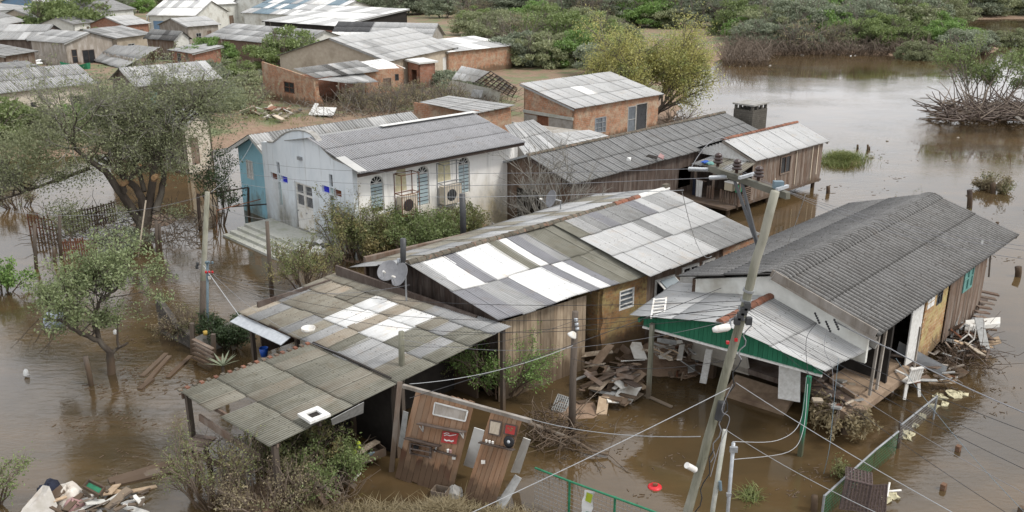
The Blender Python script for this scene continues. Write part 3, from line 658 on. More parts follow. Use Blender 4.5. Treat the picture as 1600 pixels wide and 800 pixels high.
# plank fences, tanks and clutter between the village houses
for k_, (p_, q_, h_, m_, lab_) in enumerate([((150, 96), (222, 112), 1.3, "wood_grey", "grey plank fence below the collapsed roof"), ((352, 104), (420, 110), 1.2, "wood_brown", "brown plank fence in front of the long tan house"), ((232, 46), (300, 50), 1.8, "wood_dark", "dark plank fence in front of the blue gated hall"), ((60, 100), (96, 112), 1.2, "wood_grey", "grey plank fence beside the green boat"),
        ((345, 118), (395, 130), 1.1, "wood_dark", "dark plank fence beside the teal post house"), ((640, 108), (700, 100), 1.3, "wood_grey", "grey plank fence beside the gabled tan house"), ((390, 50), (450, 56), 1.6, "wood_brown", "brown fence below the open warehouse"), ((0, 34), (60, 34), 1.6, "wood_dark", "dark fence below the white villa"), ((300, 52), (345, 47), 1.5, "wood_grey", "grey fence behind the pink banded house"), ((685, 168), (742, 176), 1.0, "wood_grey", "broken grey fence behind the brick annex")]):
    t_ = thing("plank_fence", lab_, "fence", P(*p_, .3), 0); a_, b_ = P(*p_, .2), P(*q_, .2); n_ = int((b_ - a_).length / .22); mb_ = MB(); rr_ = random.Random(k_)
    for i in range(n_):
        if rr_.random() < .15: continue
        c_ = lerp(a_, b_, i / n_); mb_.bar(c_ - Vector((0, 0, .3)), c_ + Vector((0, 0, h_ * rr_.uniform(.75, 1.1))), .17, .04)
    mb_.build("boards", m_, t_)["kind"] = "stuff"; MB().bar(a_ + Vector((0, .05, h_ * .6)), b_ + Vector((0, .05, h_ * .6)), .06, .09, Vector((0, 0, 1))).build("rail", m_, t_)
for k_, (x_, y_, m_, lab_) in enumerate([(352, 70, "paint_blue", "blue water tank beside the long tan house"), (176, 76, "paint_blue", "blue water tank behind the collapsed roof"), (470, 66, "plastic_white", "white water tank behind the long tan house"), (128, 92, "paint_blue", "blue barrel beside the green boat"), (300, 98, "rust", "rusty barrel on the village street")]):
    t_ = thing("water_tank", lab_, "tank", P(x_, y_, .3), 0); c_ = P(x_, y_, .3); MB().lathe(c_, [(0, 0), (.55, 0), (.65, .5), (.62, .95), (.3, 1.1), (0, 1.12)], 14).build("barrel", m_, t_, smooth=True); MB().lathe(c_ + Vector((0, 0, .95)), [(.66, 0), (.66, .06), (.3, .16), (0, .2)], 14).build("lid", m_, t_, smooth=True)
# ------------------------------------------------------------------ brick house details, ruined brick house, outhouse
UP = Vector((0, 0, 1))
def facing(a, b):
    ux = (b - a); ux.z = 0; ux.normalize(); return ux, Vector((ux.y, -ux.x, 0))
# ruined brick house: roofless recess in the middle
t = thing("ruined_brick_house", "ruined orange brick house with broken walls and sagging grey roof", "house", P(540, 150, .3), math.radians(44))
za = 3.0
a = P(492, 122, za); b = P(592, 111, za); ux, n = facing(a, b)
aL = P(459, 107, za + .9); bL = P(558, 94, za + .9)
sheets(t, a, b, bL, aL, 8, 2, pick(["fibro_mid", "fibro_grey", "fibro_dark", "fibro_light"], 21), .18, .022, 1.6)
sheets(t, P(594, 110, za), P(632, 107, za), P(596, 92, za + .6), P(559, 97, za + .6), 4, 1, "fibro_white", .18, .02)
sheets(t, P(548, 131, 2.3), P(592, 128, 2.3), P(562, 112, 3.0), P(496, 124, 2.9), 5, 1, pick(["fibro_grey", "fibro_light"], 22), .18, .022, 2)
O = Vector((a.x, a.y, 0)) - n * .15; back = -n
Wd = abs((P(459, 107, za) - a).dot(back)) + 1.0
O2 = O + back * Wd
mb = wall_poly(MB(), O2, n, -ux, [(0, 0), (Wd, 0), (Wd, za - .1), (Wd * .5, za + .35), (0, za + .75)], [rect(Wd * .42, Wd * .62, 1.3, 2.3)], .15); mb.build("wall", "brick_orange", t)
window(t, O2, n, -ux, Wd * .42, Wd * .62, 1.3, 2.3, 2, 2, "rust", "pane_dark")
Lr = (b - a).length
mb = wall_poly(MB(), O + ux * .1, ux, n, [(0, 0), (.9, 0), (.7, .9), (.35, 1.5), (.3, za - .15), (0, za - .12)], [], .15); mb.build("broken_wall", "brick_orange", t)
mb = wall_poly(MB(), O + back * 2.6, ux, n, [(0, 0), (Lr * .62, 0), (Lr * .62, za), (0, za)], [], .15); mb.build("inner_wall_or_light_block", "brick_red", t)
mb = wall_poly(MB(), O + ux * (Lr * .64), n, -ux, [(-2.6, 0), (0.2, 0), (0.2, 1.2), (-.4, 1.6), (-.6, za), (-2.6, za)], [], .15); mb.build("inner_wall_or_light_block", "brick_red", t)
O3 = P(594, 146, .2); O3 = Vector((P(570, 112, za).x, P(570, 112, za).y, 0)); q1 = P(631, 108, za); ux3, n3 = facing(O3, q1); L3 = (Vector((q1.x, q1.y, 0)) - O3).length
mb = wall_poly(MB(), O3, ux3, n3, [(0, 0), (L3, 0), (L3, za + .1), (0, za + .1)], [rect(L3 * .45, L3 * .66, 1.1, 2.3), rect(L3 * .76, L3 * .86, 2.0, 2.6)], .15); mb.build("wall", "brick_orange", t)
window(t, O3, ux3, n3, L3 * .45, L3 * .66, 1.1, 2.3, 2, 1, "wood_brown", "wood_brown"); window(t, O3, ux3, n3, L3 * .76, L3 * .86, 2.0, 2.6, 1, 1, "steel_dark")
mb = wall_poly(MB(), O3 + ux3 * L3, -n3, ux3, [(0, 0), (3.5, 0), (3.5, za + .4), (0, za + .1)], [], .15); mb.build("wall", "brick_orange", t)
for i in range(3): board(t, P(536 + i * 6, 160 - i, .2), P(526 + i * 14, 134 - i * 2, 2.3), .12, .08, "wood_grey", "broken_beam")
# outhouse
a = P(641, 95, 3.0); b = P(683, 96, 3.0); c = P(655, 100, 3.0)
t = thing("brick_outhouse", "narrow red brick outhouse with white slab roof and dark doorway", "outhouse", P(660, 135, .2), math.radians(44))
o = P(655, 99, 2.9); ox = Vector((o.x, o.y, -.2)); u1 = Vector((math.cos(math.radians(44)), math.sin(math.radians(44)), 0)); n1 = Vector((u1.y, -u1.x, 0))
mb = wall_poly(MB(), ox, u1, n1, [(0, 0), (2.0, 0), (2.0, 3.1), (0, 3.1)], [], .15); mb.build("wall", "brick_red", t)
mb = wall_poly(MB(), ox - n1 * 1.9, n1, -u1, [(0, 0), (1.9, 0), (1.9, 3.1), (0, 3.1)], [rect(.55, 1.45, 0, 2.4)], .15); mb.build("wall", "brick_red", t)
mb = wall_poly(MB(), ox + u1 * 2.0 - n1 * 1.9, -u1, -n1, [(0, 0), (2.0, 0), (2.0, 3.1), (0, 3.1)], [], .15); mb.build("wall", "brick_red", t)
mb = wall_poly(MB(), ox + u1 * 2.0, -n1, u1, [(0, 0), (1.9, 0), (1.9, 3.1), (0, 3.1)], [], .15); mb.build("wall", "brick_red", t)
MB().box(ox + u1 * 1.0 - n1 * .95 + UP * 3.2, 2.5, 2.4, .16, Matrix.Rotation(math.radians(44), 3, 'Z') @ Matrix.Rotation(math.radians(4), 3, 'X')).build("roof_slab", "trim_white", t)
# collapsed white house
t = thing("collapsed_white_house", "collapsed white house with tilted wall and bare roof lattice", "house", P(745, 155, .2), math.radians(44))
mb = MB(); mb.prism([P(690, 150, .3), P(778, 166, .2), P(783, 142, 1.7), P(705, 125, 2.1)], -ray(740, 140) * -.12); wl = mb.build("fallen_wall", "plaster_white", t)
mb = MB(); mb.prism([P(736, 150, 1.0), P(752, 153, 1.0), P(755, 141, 1.6), P(739, 139, 1.6)], -ray(740, 140) * .06); mb.build("window_hole", "trim_grey", wl)
sheets(t, P(707, 124, 2.0), P(746, 128, 2.2), P(765, 112, 3.4), P(722, 103, 3.2), 5, 2, "fibro_white", .18, .022, 2.5)
A_, B_, C_, D_ = P(743, 128, 2.2), P(800, 152, 1.4), P(808, 139, 2.2), P(766, 112, 3.4)
for i in range(9): board(t, bil(A_, B_, C_, D_, i / 8, 0), bil(A_, B_, C_, D_, i / 8, 1), .09, .06, "wood_dark", "rafter")
for j in range(6): board(t, bil(A_, B_, C_, D_, 0, j / 5) + UP * .06, bil(A_, B_, C_, D_, 1, j / 5) + UP * .06, .08, .05, "wood_dark", "batten")
rr = random.Random(5)
for i in range(8):
    for j in range(5):
        if rr.random() < .55:
            u, v = i / 8, j / 5; mb = MB(); mb.prism([bil(A_, B_, C_, D_, *q) + UP * .12 for q in ((u, v), (u + .12, v), (u + .12, v + .19), (u, v + .19))], (0, 0, .03)); mb.build("roof_tile", rr.choice(["wood_pale", "fibro_tan", "fibro_light"]) if 0 else rr.choice(["wood_pale", "particle_board", "trim_grey"]), t)
# collapsed grey roof in the village
t = thing("collapsed_roof", "collapsed grey corrugated roof lying tilted on broken planks in the village", "ruin", P(200, 100, .3), 0)
sheets(t, P(143, 93, .7), P(190, 107, .5), P(252, 73, 2.9), P(180, 70, 2.4), 7, 2, pick(["fibro_grey", "fibro_mid"], 31), .18, .022, 2, sag=.25)
for i in range(6): board(t, P(218 + i * 5, 104 - i * 2, .3), P(238 + i * 2, 76 + i, 2.3 + .1 * i), .2, .05, "wood_grey" if i % 2 else "wood_brown", "broken_plank")
# roofs behind the long wooden house
t = thing("low_house_behind_church", "low house with pale corrugated roof and brick end between church and brick house", "house", P(800, 225, .2), math.radians(44))
sheets(t, P(822, 246, 3.1), P(885, 224, 3.0), P(832, 187, 3.7), P(788, 196, 3.7), 7, 2, pick(["fibro_light", "fibro_grey"], 33), .18, .022, 1)
sheets(t, P(884, 238, 2.7), P(968, 218, 2.7), P(918, 203, 3.2), P(850, 210, 3.2), 7, 2, "fibro_light", .18, .018, 1)
MB().prism([P(800, 190, 3.2) , P(884, 236, 2.6), P(968, 217, 2.6), P(918, 205, 3.0)], (0, 0, -2.5)).build("wall", "cement_wall", t)
t = thing("brick_annex", "small annex with grey roof and orange brick wall behind the church roof", "house", P(770, 190, .2), math.radians(44))
sheets(t, P(742, 178, 3.1), P(804, 165, 3.1), P(700, 150, 3.5), P(655, 160, 3.5), 6, 2, "fibro_grey", .18, .022, 1)
a = P(750, 178, 3.0); b = P(802, 167, 3.0); ux, n = facing(a, b); L_ = (b - a).length
wall_poly(MB(), V(a.x, a.y, 0) - n * .2, ux, n, rect(0, L_, 0, 2.95), [], .15).build("wall", "brick_orange", t)
wall_poly(MB(), V(a.x, a.y, 0) - n * 6, n, -ux, rect(0, 5.8, 0, 3.2), [], .15).build("wall", "brick_orange", t)

# ------------------------------------------------------------------ church
zs = 4.3
cL = P(408, 222, zs); cR = P(550, 262, zs); uF, nF = facing(cL, cR); LF = (cR - cL).length
uS = -nF; nS = uF                                         # side wall runs back, faces +uF
t = CH = thing("church", "white church with curved gable front, coloured glass crosses and arched side windows", "church", V((cL.x + cR.x) / 2, (cL.y + cR.y) / 2, 0), math.atan2(uF.y, uF.x))
OF = V(cL.x, cL.y, 0)
def fs(x, y):
    p = PP(x, y, OF, nF); return ((p - OF).dot(uF), p.z)
top = [fs(*p) for p in [(549, 262), (541, 257), (531, 253), (522, 249), (514, 242), (506, 234), (498, 225), (491, 215), (486, 210), (478, 206), (466, 204), (455, 205), (447, 208), (439, 213), (432, 219), (427, 223), (418, 222)]]
door0, door1 = fs(462, 320)[0], fs(489, 320)[0]; dz0, dz1 = .55, fs(475, 288)[1]
holes = [rect(door0, door1, dz0, dz1)]
crosses = []
for cx, cz, col in ((fs(436, 278)[0], fs(436, 278)[1], ("glass_amber", "glass_blue")), (fs(518, 299)[0], fs(518, 299)[1], ("glass_blue", "glass_amber"))):
    k = .30
    cells = [(-1.5 * k - .35, -k / 2 - .02, -k * .55, k * .55, col[0]), (k / 2 + .02, k * 1.5 + .35, -k * .55, k * .55, col[1]), (-k / 2 + .01, k / 2 - .01, -k * .55, k * .55, "glass_pale"),
             (-k / 2 + .01, k / 2 - .01, k * .55 + .03, k * 2.6, "pane_dark"), (-k / 2 + .01, k / 2 - .01, -k * 4.6, -k * .55 - .03, "glass_pale")]
    for s0, s1, z0, z1, m in cells:
        holes.append(rect(cx + s0, cx + s1, cz + z0, cz + z1)); crosses.append((cx + s0, cx + s1, cz + z0, cz + z1, m))
mb = wall_poly(MB(), OF, uF, nF, [(0, -.5), (LF, -.5), (LF, zs)] + top[1:] + [(0, zs)], holes, .22); mb.build("front_wall", "church_front", t)
for s0, s1, z0, z1, m in crosses:
    q = lambda s, z, d: OF + uF * s + UP * z + nF * d
    pn = MB().prism([q(s0 - .01, z0 - .01, -.14), q(s1 + .01, z0 - .01, -.14), q(s1 + .01, z1 + .01, -.14), q(s0 - .01, z1 + .01, -.14)], nF * .02).build("glass_panel", m, t)
# coping along the curved gable
for i in range(len(top) - 1):
    (s0, z0), (s1, z1) = top[i], top[i + 1]
    MB().bar(OF + uF * s0 + UP * (z0 + .02) - nF * .11, OF + uF * s1 + UP * (z1 + .02) - nF * .11, .30, .06, UP).build("coping", "concrete", t)
# door: two leaves with grilles
q = lambda s, z, d: OF + uF * s + UP * z + nF * d
dm = (door0 + door1) / 2
for s0, s1 in ((door0 + .03, dm - .01), (dm + .01, door1 - .03)):
    lf = MB(); zmid = lerp(dz0, dz1, .47)
    lf.prism([q(s0, dz0, -.12), q(s1, dz0, -.12), q(s1, zmid, -.12), q(s0, zmid, -.12)], nF * .05)
    for z in (zmid + .02, lerp(zmid, dz1, .5), dz1 - .10): lf.prism([q(s0, z, -.12), q(s1, z, -.12), q(s1, z + .09, -.12), q(s0, z + .09, -.12)], nF * .05)
    for s in (s0, s1 - .08): lf.prism([q(s, zmid, -.121), q(s + .08, zmid, -.121), q(s + .08, dz1, -.121), q(s, dz1, -.121)], nF * .053)
    leaf = lf.build("door", "wood_cream" if 0 else "plastic_white", t)
    MB().prism([q(s0 + .05, zmid + .05, -.16), q(s1 - .05, zmid + .05, -.16), q(s1 - .05, dz1 - .05, -.16), q(s0 + .05, dz1 - .05, -.16)], nF * .02).build("pane", "pane_dark", leaf)
    for k in range(5):
        s = lerp(s0 + .1, s1 - .1, (k + .5) / 5); MB().bar(q(s, zmid + .08, -.09), q(s, dz1 - .08, -.09), .018, .018).build("grille_bar", "cable_white", leaf)
    MB().tube([q(lerp(s0, s1, .12), lerp(dz0, zmid, .8), -.06), q(lerp(s0, s1, .12), lerp(dz0, zmid, .8), -.01)], .03, 8).build("handle", "steel_grey", leaf)
fl = MB(); fl.box(q(fs(470, 247)[0], fs(470, 247)[1], .06), .28, .14, .14, Matrix.Rotation(math.radians(-46), 3, 'Z')); fl.build("flood_lamp", "steel_grey", t)
# side wall with arched windows
OS = V(cR.x, cR.y, 0) - nF * .0
Lside = (P(818, 222, 4.2) - P(552, 270, 4.2)).length
def ss(x, y):
    p = PP(x, y, OS, nS); return ((p - OS).dot(uS), p.z)
wins = []
for x, y0, y1 in ((588.5, 275, 332), (660.5, 260, 321), (725, 246, 302)):
    c, z1 = ss(x, y0); z0 = ss(x, y1)[1]; wins.append((c - .36, c + .36, z0, z1 + .02))
he = 4.12
mb = wall_poly(MB(), OS + uS * .225, uS, nS, [(0, -.5), (Lside - .2, -.5), (Lside - .2, he), (0, he)], [arch(s0 - .225, s1 - .225, z0, z1) for s0, s1, z0, z1 in wins], .2)
mb.build("side_wall", "church_side", t)
for s0, s1, z0, z1 in wins:
    q = lambda s, z, d: OS + uS * s + UP * z + nS * d
    r = .36; zc = z1 - r; fm = MB()
    pts = [q((s0 + s1) / 2 + (r - .03) * math.cos(math.pi * i / 10), zc + (r - .03) * math.sin(math.pi * i / 10), -.08) for i in range(11)]
    fm.tube([q(s0 + .03, z0, -.08)] + pts[::-1] + [q(s1 - .03, z0, -.08)], .03, 6); fm.bar(q(s0, zc, -.08), q(s1, zc, -.08), .05, .06, nS)
    for i in range(1, 5): fm.bar(q((s0 + s1) / 2, zc, -.08), q((s0 + s1) / 2 + r * math.cos(math.pi * i / 5), zc + r * math.sin(math.pi * i / 5), -.08), .03, .03, nS)
    w = fm.build("arched_window", "trim_white", t)
    MB().prism([q(s0, zc, -.15)] + [q((s0 + s1) / 2 + r * math.cos(math.pi * i / 10), zc + r * math.sin(math.pi * i / 10), -.15) for i in range(11)][::-1][:0] + [q((s0 + s1) / 2 + r * math.cos(math.pi * i / 10), zc + r * math.sin(math.pi * i / 10), -.15) for i in range(11)], nS * .02).build("fanlight_pane", "pane_dark", w)
    nl = 8; hs = (zc - z0 - .05) / nl
    for i in range(nl):
        if i == 0 and s0 < 3: continue
        z = z0 + .03 + i * hs
        MB().prism([q(s0 + .05, z, -.10), q(s1 - .05, z, -.10), q(s1 - .05, z + hs * .86, -.06), q(s0 + .05, z + hs * .86, -.06)], nS * .015).build("louvre_pane", "glass_shutter", w)
        MB().bar(q(s0 + .03, z + hs * .94, -.06), q(s1 - .03, z + hs * .94, -.06), .02, .035, nS).build("louvre_bar", "steel_dark", w)
    MB().prism([q(s0, z0, -.17), q(s1, z0, -.17), q(s1, zc, -.17), q(s0, zc, -.17)], nS * .01).build("backing", "pane_dark", w)
# back walls
mb = wall_poly(MB(), OS + uS * Lside, -uF, uS, [(0, -.5), (LF, -.5), (LF, he), (LF / 2, he + .9), (0, he)], [], .2); mb.build("back_wall", "church_side", t)
mb = wall_poly(MB(), OF + uS * Lside, -uS, -uF, [(0, -.5), (Lside - .22, -.5), (Lside - .22, he), (0, he)], [], .2); mb.build("back_wall", "church_side", t)
e0 = P(552, 273, 4.2); e1 = P(820, 222, 4.2); up0 = P(492, 213, 5.25); r1 = P(726, 181, 5.05)
r0 = V(e0.x, e0.y, 0) - uF * ((LF) * .5) + UP * 5.2 + uS * .1; rf1 = V(e1.x, e1.y, 0) - uF * (LF * .5) + UP * 5.2
e0 = e0 + uS * .25
sheets(t, e0, e1, rf1, r0 + uS * .1, 10, 3, "fibro_church", .13, .022, .2)
mb = MB(); q2 = V(cL.x, cL.y, 4.25) + uS * .25 ; q3 = q2 + uS * (Lside - .2); mb.prism([q2, q3, rf1, r0 + uS * .1], (0, 0, -.03)); mb.build("back_roof", "trim_grey", t)
MB().bar(e0 - UP * .10 - uF * .05, e1 - UP * .10 - uF * .05, .06, .14, UP).build("eave_board", "wood_wet", t)
for i in range(5): MB().prism([lerp(e0, r0, i / 5) + UP * .05, lerp(e0, r0, (i + 1) / 5) + UP * .05, lerp(e0, r0, (i + 1) / 5) + UP * .05 + uS * .45, lerp(e0, r0, i / 5) + UP * .05 + uS * .45], (0, 0, .02)).build("verge_flashing", "fibro_white" if i < 2 else "trim_grey", t) if i < 2 else None
MB().prism([rf1 + UP * .06, rf1 - uS * 6 + UP * .06, rf1 - uS * 6 + UP * .06 + uF * .35, rf1 + UP * .06 + uF * .35], (0, 0, .02)).build("ridge_flashing", "trim_white", t)
# air conditioner cages on the side wall: things of their own
for (x0, y0, x1, y1, lab) in ((615, 270, 645, 332, "air conditioner in a rusty wall cage between the first two arched church windows"), (682, 254, 714, 316, "air conditioner in a rusty wall cage beside the farthest arched church window")):
    s0, zt = ss(x0, y0); s1, zb = ss(x1, y1); sA, sB = s0, s1; z0, z1 = zb + .1, zt - .05
    q = lambda s, z, d: OS + uS * s + UP * z + nS * d
    ac = thing("air_conditioner", lab, "air conditioner", q((sA + sB) / 2, z0, .3), math.atan2(uF.y, uF.x), "air conditioner cages on the church wall")
    zm = lerp(z0, z1, .52); cg = MB(); D = .55
    for s in (sA, sB):
        for z in (z0, zm, z1): cg.bar(q(s, z, .01), q(s, z, D), .03, .03)
        cg.bar(q(s, z0, D), q(s, z1, D), .03, .03, nS); cg.bar(q(s, z0, .02), q(s, z1, .02), .03, .03, nS)
    for z in (z0, zm, z1): cg.bar(q(sA, z, D), q(sB, z, D), .03, .03); cg.bar(q(sA, z, .02), q(sB, z, .02), .03, .03)
    for i in range(1, 8):
        s = lerp(sA, sB, i / 8); cg.bar(q(s, z0, D), q(s, zm, D), .014, .014, nS)
    cg.build("cage", "rust" if sA < 4 else "steel_grey", ac)
    bd = MB(); bd.prism([q(sA + .06, z0 + .05, .08), q(sB - .06, z0 + .05, .08), q(sB - .06, zm - .12, .08), q(sA + .06, zm - .12, .08)], nS * .38); body = bd.build("casing", "plaster_cream", ac)
    MB().lathe(q(lerp(sA, sB, .42), lerp(z0, zm, .46), .47), [(.0, .012), (.10, .016), (.27, .012), (.29, 0)], 18, Matrix((uS, UP, nS)).transposed()).build("fan_grille", "steel_dark", body)
    st = MB(); st.prism([q(sA + .05, zm + .05, .004), q(lerp(sA, sB, .7), zm + .05, .004), q(lerp(sA, sB, .66), z1 + .15, .004), q(lerp(sA, sB, .3), z1 + .3, .004), q(sA + .1, z1, .004)], nS * .004); st.build("wall_stain_patch", "foam_yellow", ac)
# church steps
t = thing("church_steps", "pale concrete landing and steps in front of the church door", "steps", P(440, 385, 0), math.atan2(uF.y, uF.x))
l0 = fs(420, 345)[0]; l1 = fs(500, 372)[0] + .5
q = lambda s, z, d: OF + uF * s + UP * z + nF * d
for i in range(5):
    d0 = .02 if i == 0 else 1.5 + .34 * (i - 1); d1 = 1.5 + .34 * i; h = .5 - .13 * i
    MB().prism([q(l0 + .3 - .1 * i, h, d0), q(l1, h, d0), q(l1, h, d1), q(l0 + .3 - .1 * i, h, d1)], (0, 0, -1.2)).build("step" if i else "landing", "concrete_pale", t)
MB().tube([q(l0, .1, 2.8), q(l0, 1.35, 2.7), q(l0 + .1, 1.5, .4)], .025, 6).build("handrail", "rust", t)
# ------------------------------------------------------------------ near buildings
def boards(parent, O, d, n, L_, z0, ztop, bw, mat, holes=(), th=.025, name="board_wall", skip=0.0, individual=False, jag=.0, seed=1):
    """upright boards side by side with joints; ztop: number or function of s; holes: (s0, s1, z0, z1)"""
    rr = random.Random(seed); O = Vector(O); d = Vector(d).normalized(); n = Vector(n).normalized()
    k = max(1, round(L_ / bw)); w = L_ / k; mb = MB(); out = []
    for i in range(k):
        if rr.random() < skip: continue
        s0, s1 = i * w + .004, (i + 1) * w - .004; sc = (s0 + s1) / 2
        zt = ztop(sc) if callable(ztop) else ztop
        zb = z0(sc) if callable(z0) else z0
        seg = [(zb - rr.uniform(0, jag), zt)]
        for h in holes:
            if h[0] < sc < h[1]:
                new = []
                for a_, b_ in seg:
                    if h[2] > a_: new.append((a_, min(b_, h[2])))
                    if h[3] < b_: new.append((max(a_, h[3]), b_))
                seg = new
        off = rr.uniform(0, .012)
        for a_, b_ in seg:
            if b_ - a_ < .05: continue
            if individual: board(parent, O + d * sc + UP * a_ + n * (off - th / 2), O + d * sc + UP * b_ + n * (off - th / 2), s1 - s0, th, mat, "plank", n)
            else:
                q = lambda s, z: O + d * s + UP * z + n * off
                mb.prism([q(s0, a_), q(s1, a_), q(s1, b_), q(s0, b_)], -n * th)
    if not individual and mb.v: return mb.build(name, mat, parent)

# blue house beside the church
zF = 3.7
a = P(357, 224, zF); ufw = uF; a = V(a.x, a.y, 0)
t = thing("blue_house", "sky blue plastered house with corrugated grey roof behind the church front", "house", a + uF * 1.8, math.atan2(uF.y, uF.x))
a = a + uS * .5; Wb = (OF - a).dot(uF) - .06; zt = zF
ap = 4.35
wall_poly(MB(), a, uF, nF, [(0, -.4), (Wb, -.4), (Wb, zt - .1), (Wb * .60, ap), (0, zt - .25)], [rect(.75, 1.45, 1.9, 2.9)], .18).build("wall", "blue_wall", t)
window(t, a, uF, nF, .75, 1.45, 1.9, 2.9, 2, 2, "trim_white", "paper_white")
wall_poly(MB(), a + uS * 9, -uS, -uF, rect(0, 8.8, -.4, zt - .3), [], .18).build("wall", "blue_wall", t)
wall_poly(MB(), a + uS * 9 + uF * Wb, -uF, uS, [(0, -.4), (Wb, -.4), (Wb, zt - .3), (Wb * .40, ap), (0, zt - .2)], [], .18).build("wall", "blue_wall", t)
rA = a + uF * (Wb * .60) - uS * .4 + UP * (ap + .08); rB = rA + uS * 10.2
eA = a + uF * (Wb - .02) - uS * .4 + UP * (zt - .05); eB = eA + uS * 10.2
sheets(t, eA, eB, rB, rA, 10, 2, pick(["fibro_grey", "fibro_light", "fibro_mid"], 41), .18, .024)
fA = a - uF * .55 - uS * .4 + UP * (zt - .45); fB = fA + uS * 10.2
sheets(t, fB, fA, rA, rB, 10, 1, "fibro_grey", .18, .024)
for p_, q_ in ((eA, rA), (fA, rA)): MB().bar(p_ - UP * .09, q_ - UP * .09, .05, .16, UP).build("verge_board", "trim_white", t)

# long wooden house
HG = house("long_wooden_house", "long dark plank house with grey corrugated roof reaching out into the flood", (893, 288), (1195, 209), 2.8, 5.8, .95, "wood_dark", lambda i, j: "fibro_long", 26, 2,
     zg=.0, oh=.25, Wp=(757, 259), gmat="wood_brown", fascia="wood_wet", caps="tile_mossy", pitch=.16, amp=.022, sag=.06, sides="B", cat="house", jit=.8)
a = P(893, 288, 2.8); b = P(1195, 209, 2.8); ux, n = facing(a, b); Wg = abs((P(757, 259, 2.8) - a).dot(-n)); Lg = (b - a).length
O = V(a.x, a.y, 0) + ux * .25 - n * .25
boards(HG, O, ux, n, Lg - .5, -.3, 2.72, .17, "wood_dark", [(9.0, 10.2, .9, 2.0)], seed=3, jag=.1)
OL = V(a.x, a.y, 0) + ux * .25 - n * (Wg - .25)
boards(HG, OL, n, -ux, Wg - .5, -.3, lambda s: 2.72 + .95 * (1 - abs(s / (Wg - .5) * 2 - 1)), .19, "wood_brown", [(Wg * .30, Wg * .62, .1, 1.95)], seed=4, jag=.1)
boards(HG, O + ux * (Lg - .5), -n, ux, Wg - .5, -.3, lambda s: 2.72 + .95 * (1 - abs(s / (Wg - .5) * 2 - 1)), .19, "wood_brown", seed=5)
MB().bar(V(a.x, a.y, 2.72) - n * Wg - ux * .05, V(a.x, a.y, 2.8 + .95) - n * Wg / 2 - ux * .05, .10, .06, -ux).build("verge_trim", "galv", HG)
# water tank of blocks
t = thing("block_tower", "square dark block tower with open slots under its slab behind the long wooden house", "tower", P(1172, 205, 2), math.radians(45))
c = P(1170, 204, 2.6); Rz = Matrix.Rotation(math.radians(44), 3, 'Z')
MB().box(V(c.x, c.y, 2.0), 1.65, 1.35, 4.0, Rz).build("shaft", "block_dark", t)
for sx in (-1, -.33, .33, 1):
    for sy in (-1, 1): MB().box(V(c.x, c.y, 4.14) + Rz @ V(sx * .74, sy * .58, 0), .14, .14, .28, Rz).build("pillar", "block_dark", t)
MB().box(V(c.x, c.y, 4.32), 1.8, 1.5, .09, Rz).build("cap_slab", "concrete", t)
# plastic chair-like stool and clutter by the open door of the long house
t = thing("wooden_stool", "pale wooden stool in the dark doorway of the long wooden house", "stool", P(808, 340, .1), math.radians(45))
sc = P(808, 318, .85); MB().box(sc, .5, .45, .05, Rz).build("seat", "wood_pale", t)
for sx in (-1, 1):
    for sy in (-1, 1): MB().bar(sc + Rz @ V(sx * .2, sy * .18, 0), V(*(sc + Rz @ V(sx * .22, sy * .2, 0))[:2], -.05), .04, .04).build("leg", "wood_pale", t)

# wooden shack over the water
HH = house("plank_shack", "brown plank shack on stilts with pale roof standing over the water", (1180, 252), (1294, 221), 2.75, 4.2, .85, "wood_brown", lambda i, j: "fibro_light", 7, 1, zg=.6, oh=.18, fascia="wood_grey", pitch=.16, amp=.014, sides="B", gmat="plaster_white", caps="terracotta")
a = P(1180, 252, 2.75); b = P(1294, 221, 2.75); ux, n = facing(a, b); Lh = (b - a).length; O = V(a.x, a.y, 0) + ux * .12 - n * .18
hw = (Lh * .36, Lh * .49, 1.55, 2.5)
boards(HH, O, ux, n, Lh - .35, lambda s: .45, 2.68, .15, "wood_brown", [hw], seed=8, jag=.08)
window(HH, O, ux, n, hw[0] - .04, hw[1] + .04, hw[2] - .04, hw[3] + .04, 2, 1, "wood_brown", "pane_dark", fw=.07, inset=.0)
for s, z0 in ((Lh * .57, .7), (Lh * .80, .6), (Lh * .88, .9), (Lh * .30, .6)):
    MB().prism([O + ux * s + UP * z0 + n * .014, O + ux * (s + .09) + UP * z0 + n * .014, O + ux * (s + .09) + UP * (2.62 if s > Lh * .5 else 1.4) + n * .014, O + ux * s + UP * (2.62 if s > Lh * .5 else 1.4) + n * .014], n * .02).build("batten", "wood_pale", HH)
boards(HH, O + ux * (Lh - .35), -n, ux, 3.8, .45, lambda s: 2.68 + .8 * (1 - abs(s / 3.8 * 2 - 1)), .15, "wood_brown", seed=9)
boards(HH, O - n * 3.8, n, -ux, 3.8, .45, lambda s: 2.68 + .8 * (1 - abs(s / 3.8 * 2 - 1)), .2, "trim_white", [(0, 3.8, .4, 2.62)], seed=10)
boards(HH, O - n * 3.8 + ux * .9, n, -ux, 3.8, .45, 2.68, .15, "wood_dark", seed=12)
MB().box(V(a.x, a.y, .5) + ux * (Lh / 2 - 1.2) - n * 2.1, Lh + 2.0, 4.0, .12, Matrix.Rotation(math.atan2(ux.y, ux.x), 3, 'Z')).build("floor", "wood_dark", HH)
for s in (-1.6, 0.2, 2.2, 4.2, Lh - .5):
    for w in (.3, 3.7): MB().tube([O + ux * s - n * w + UP * .45, O + ux * s - n * w - UP * .8], .11, 8).build("stilt", "wood_wet", HH)
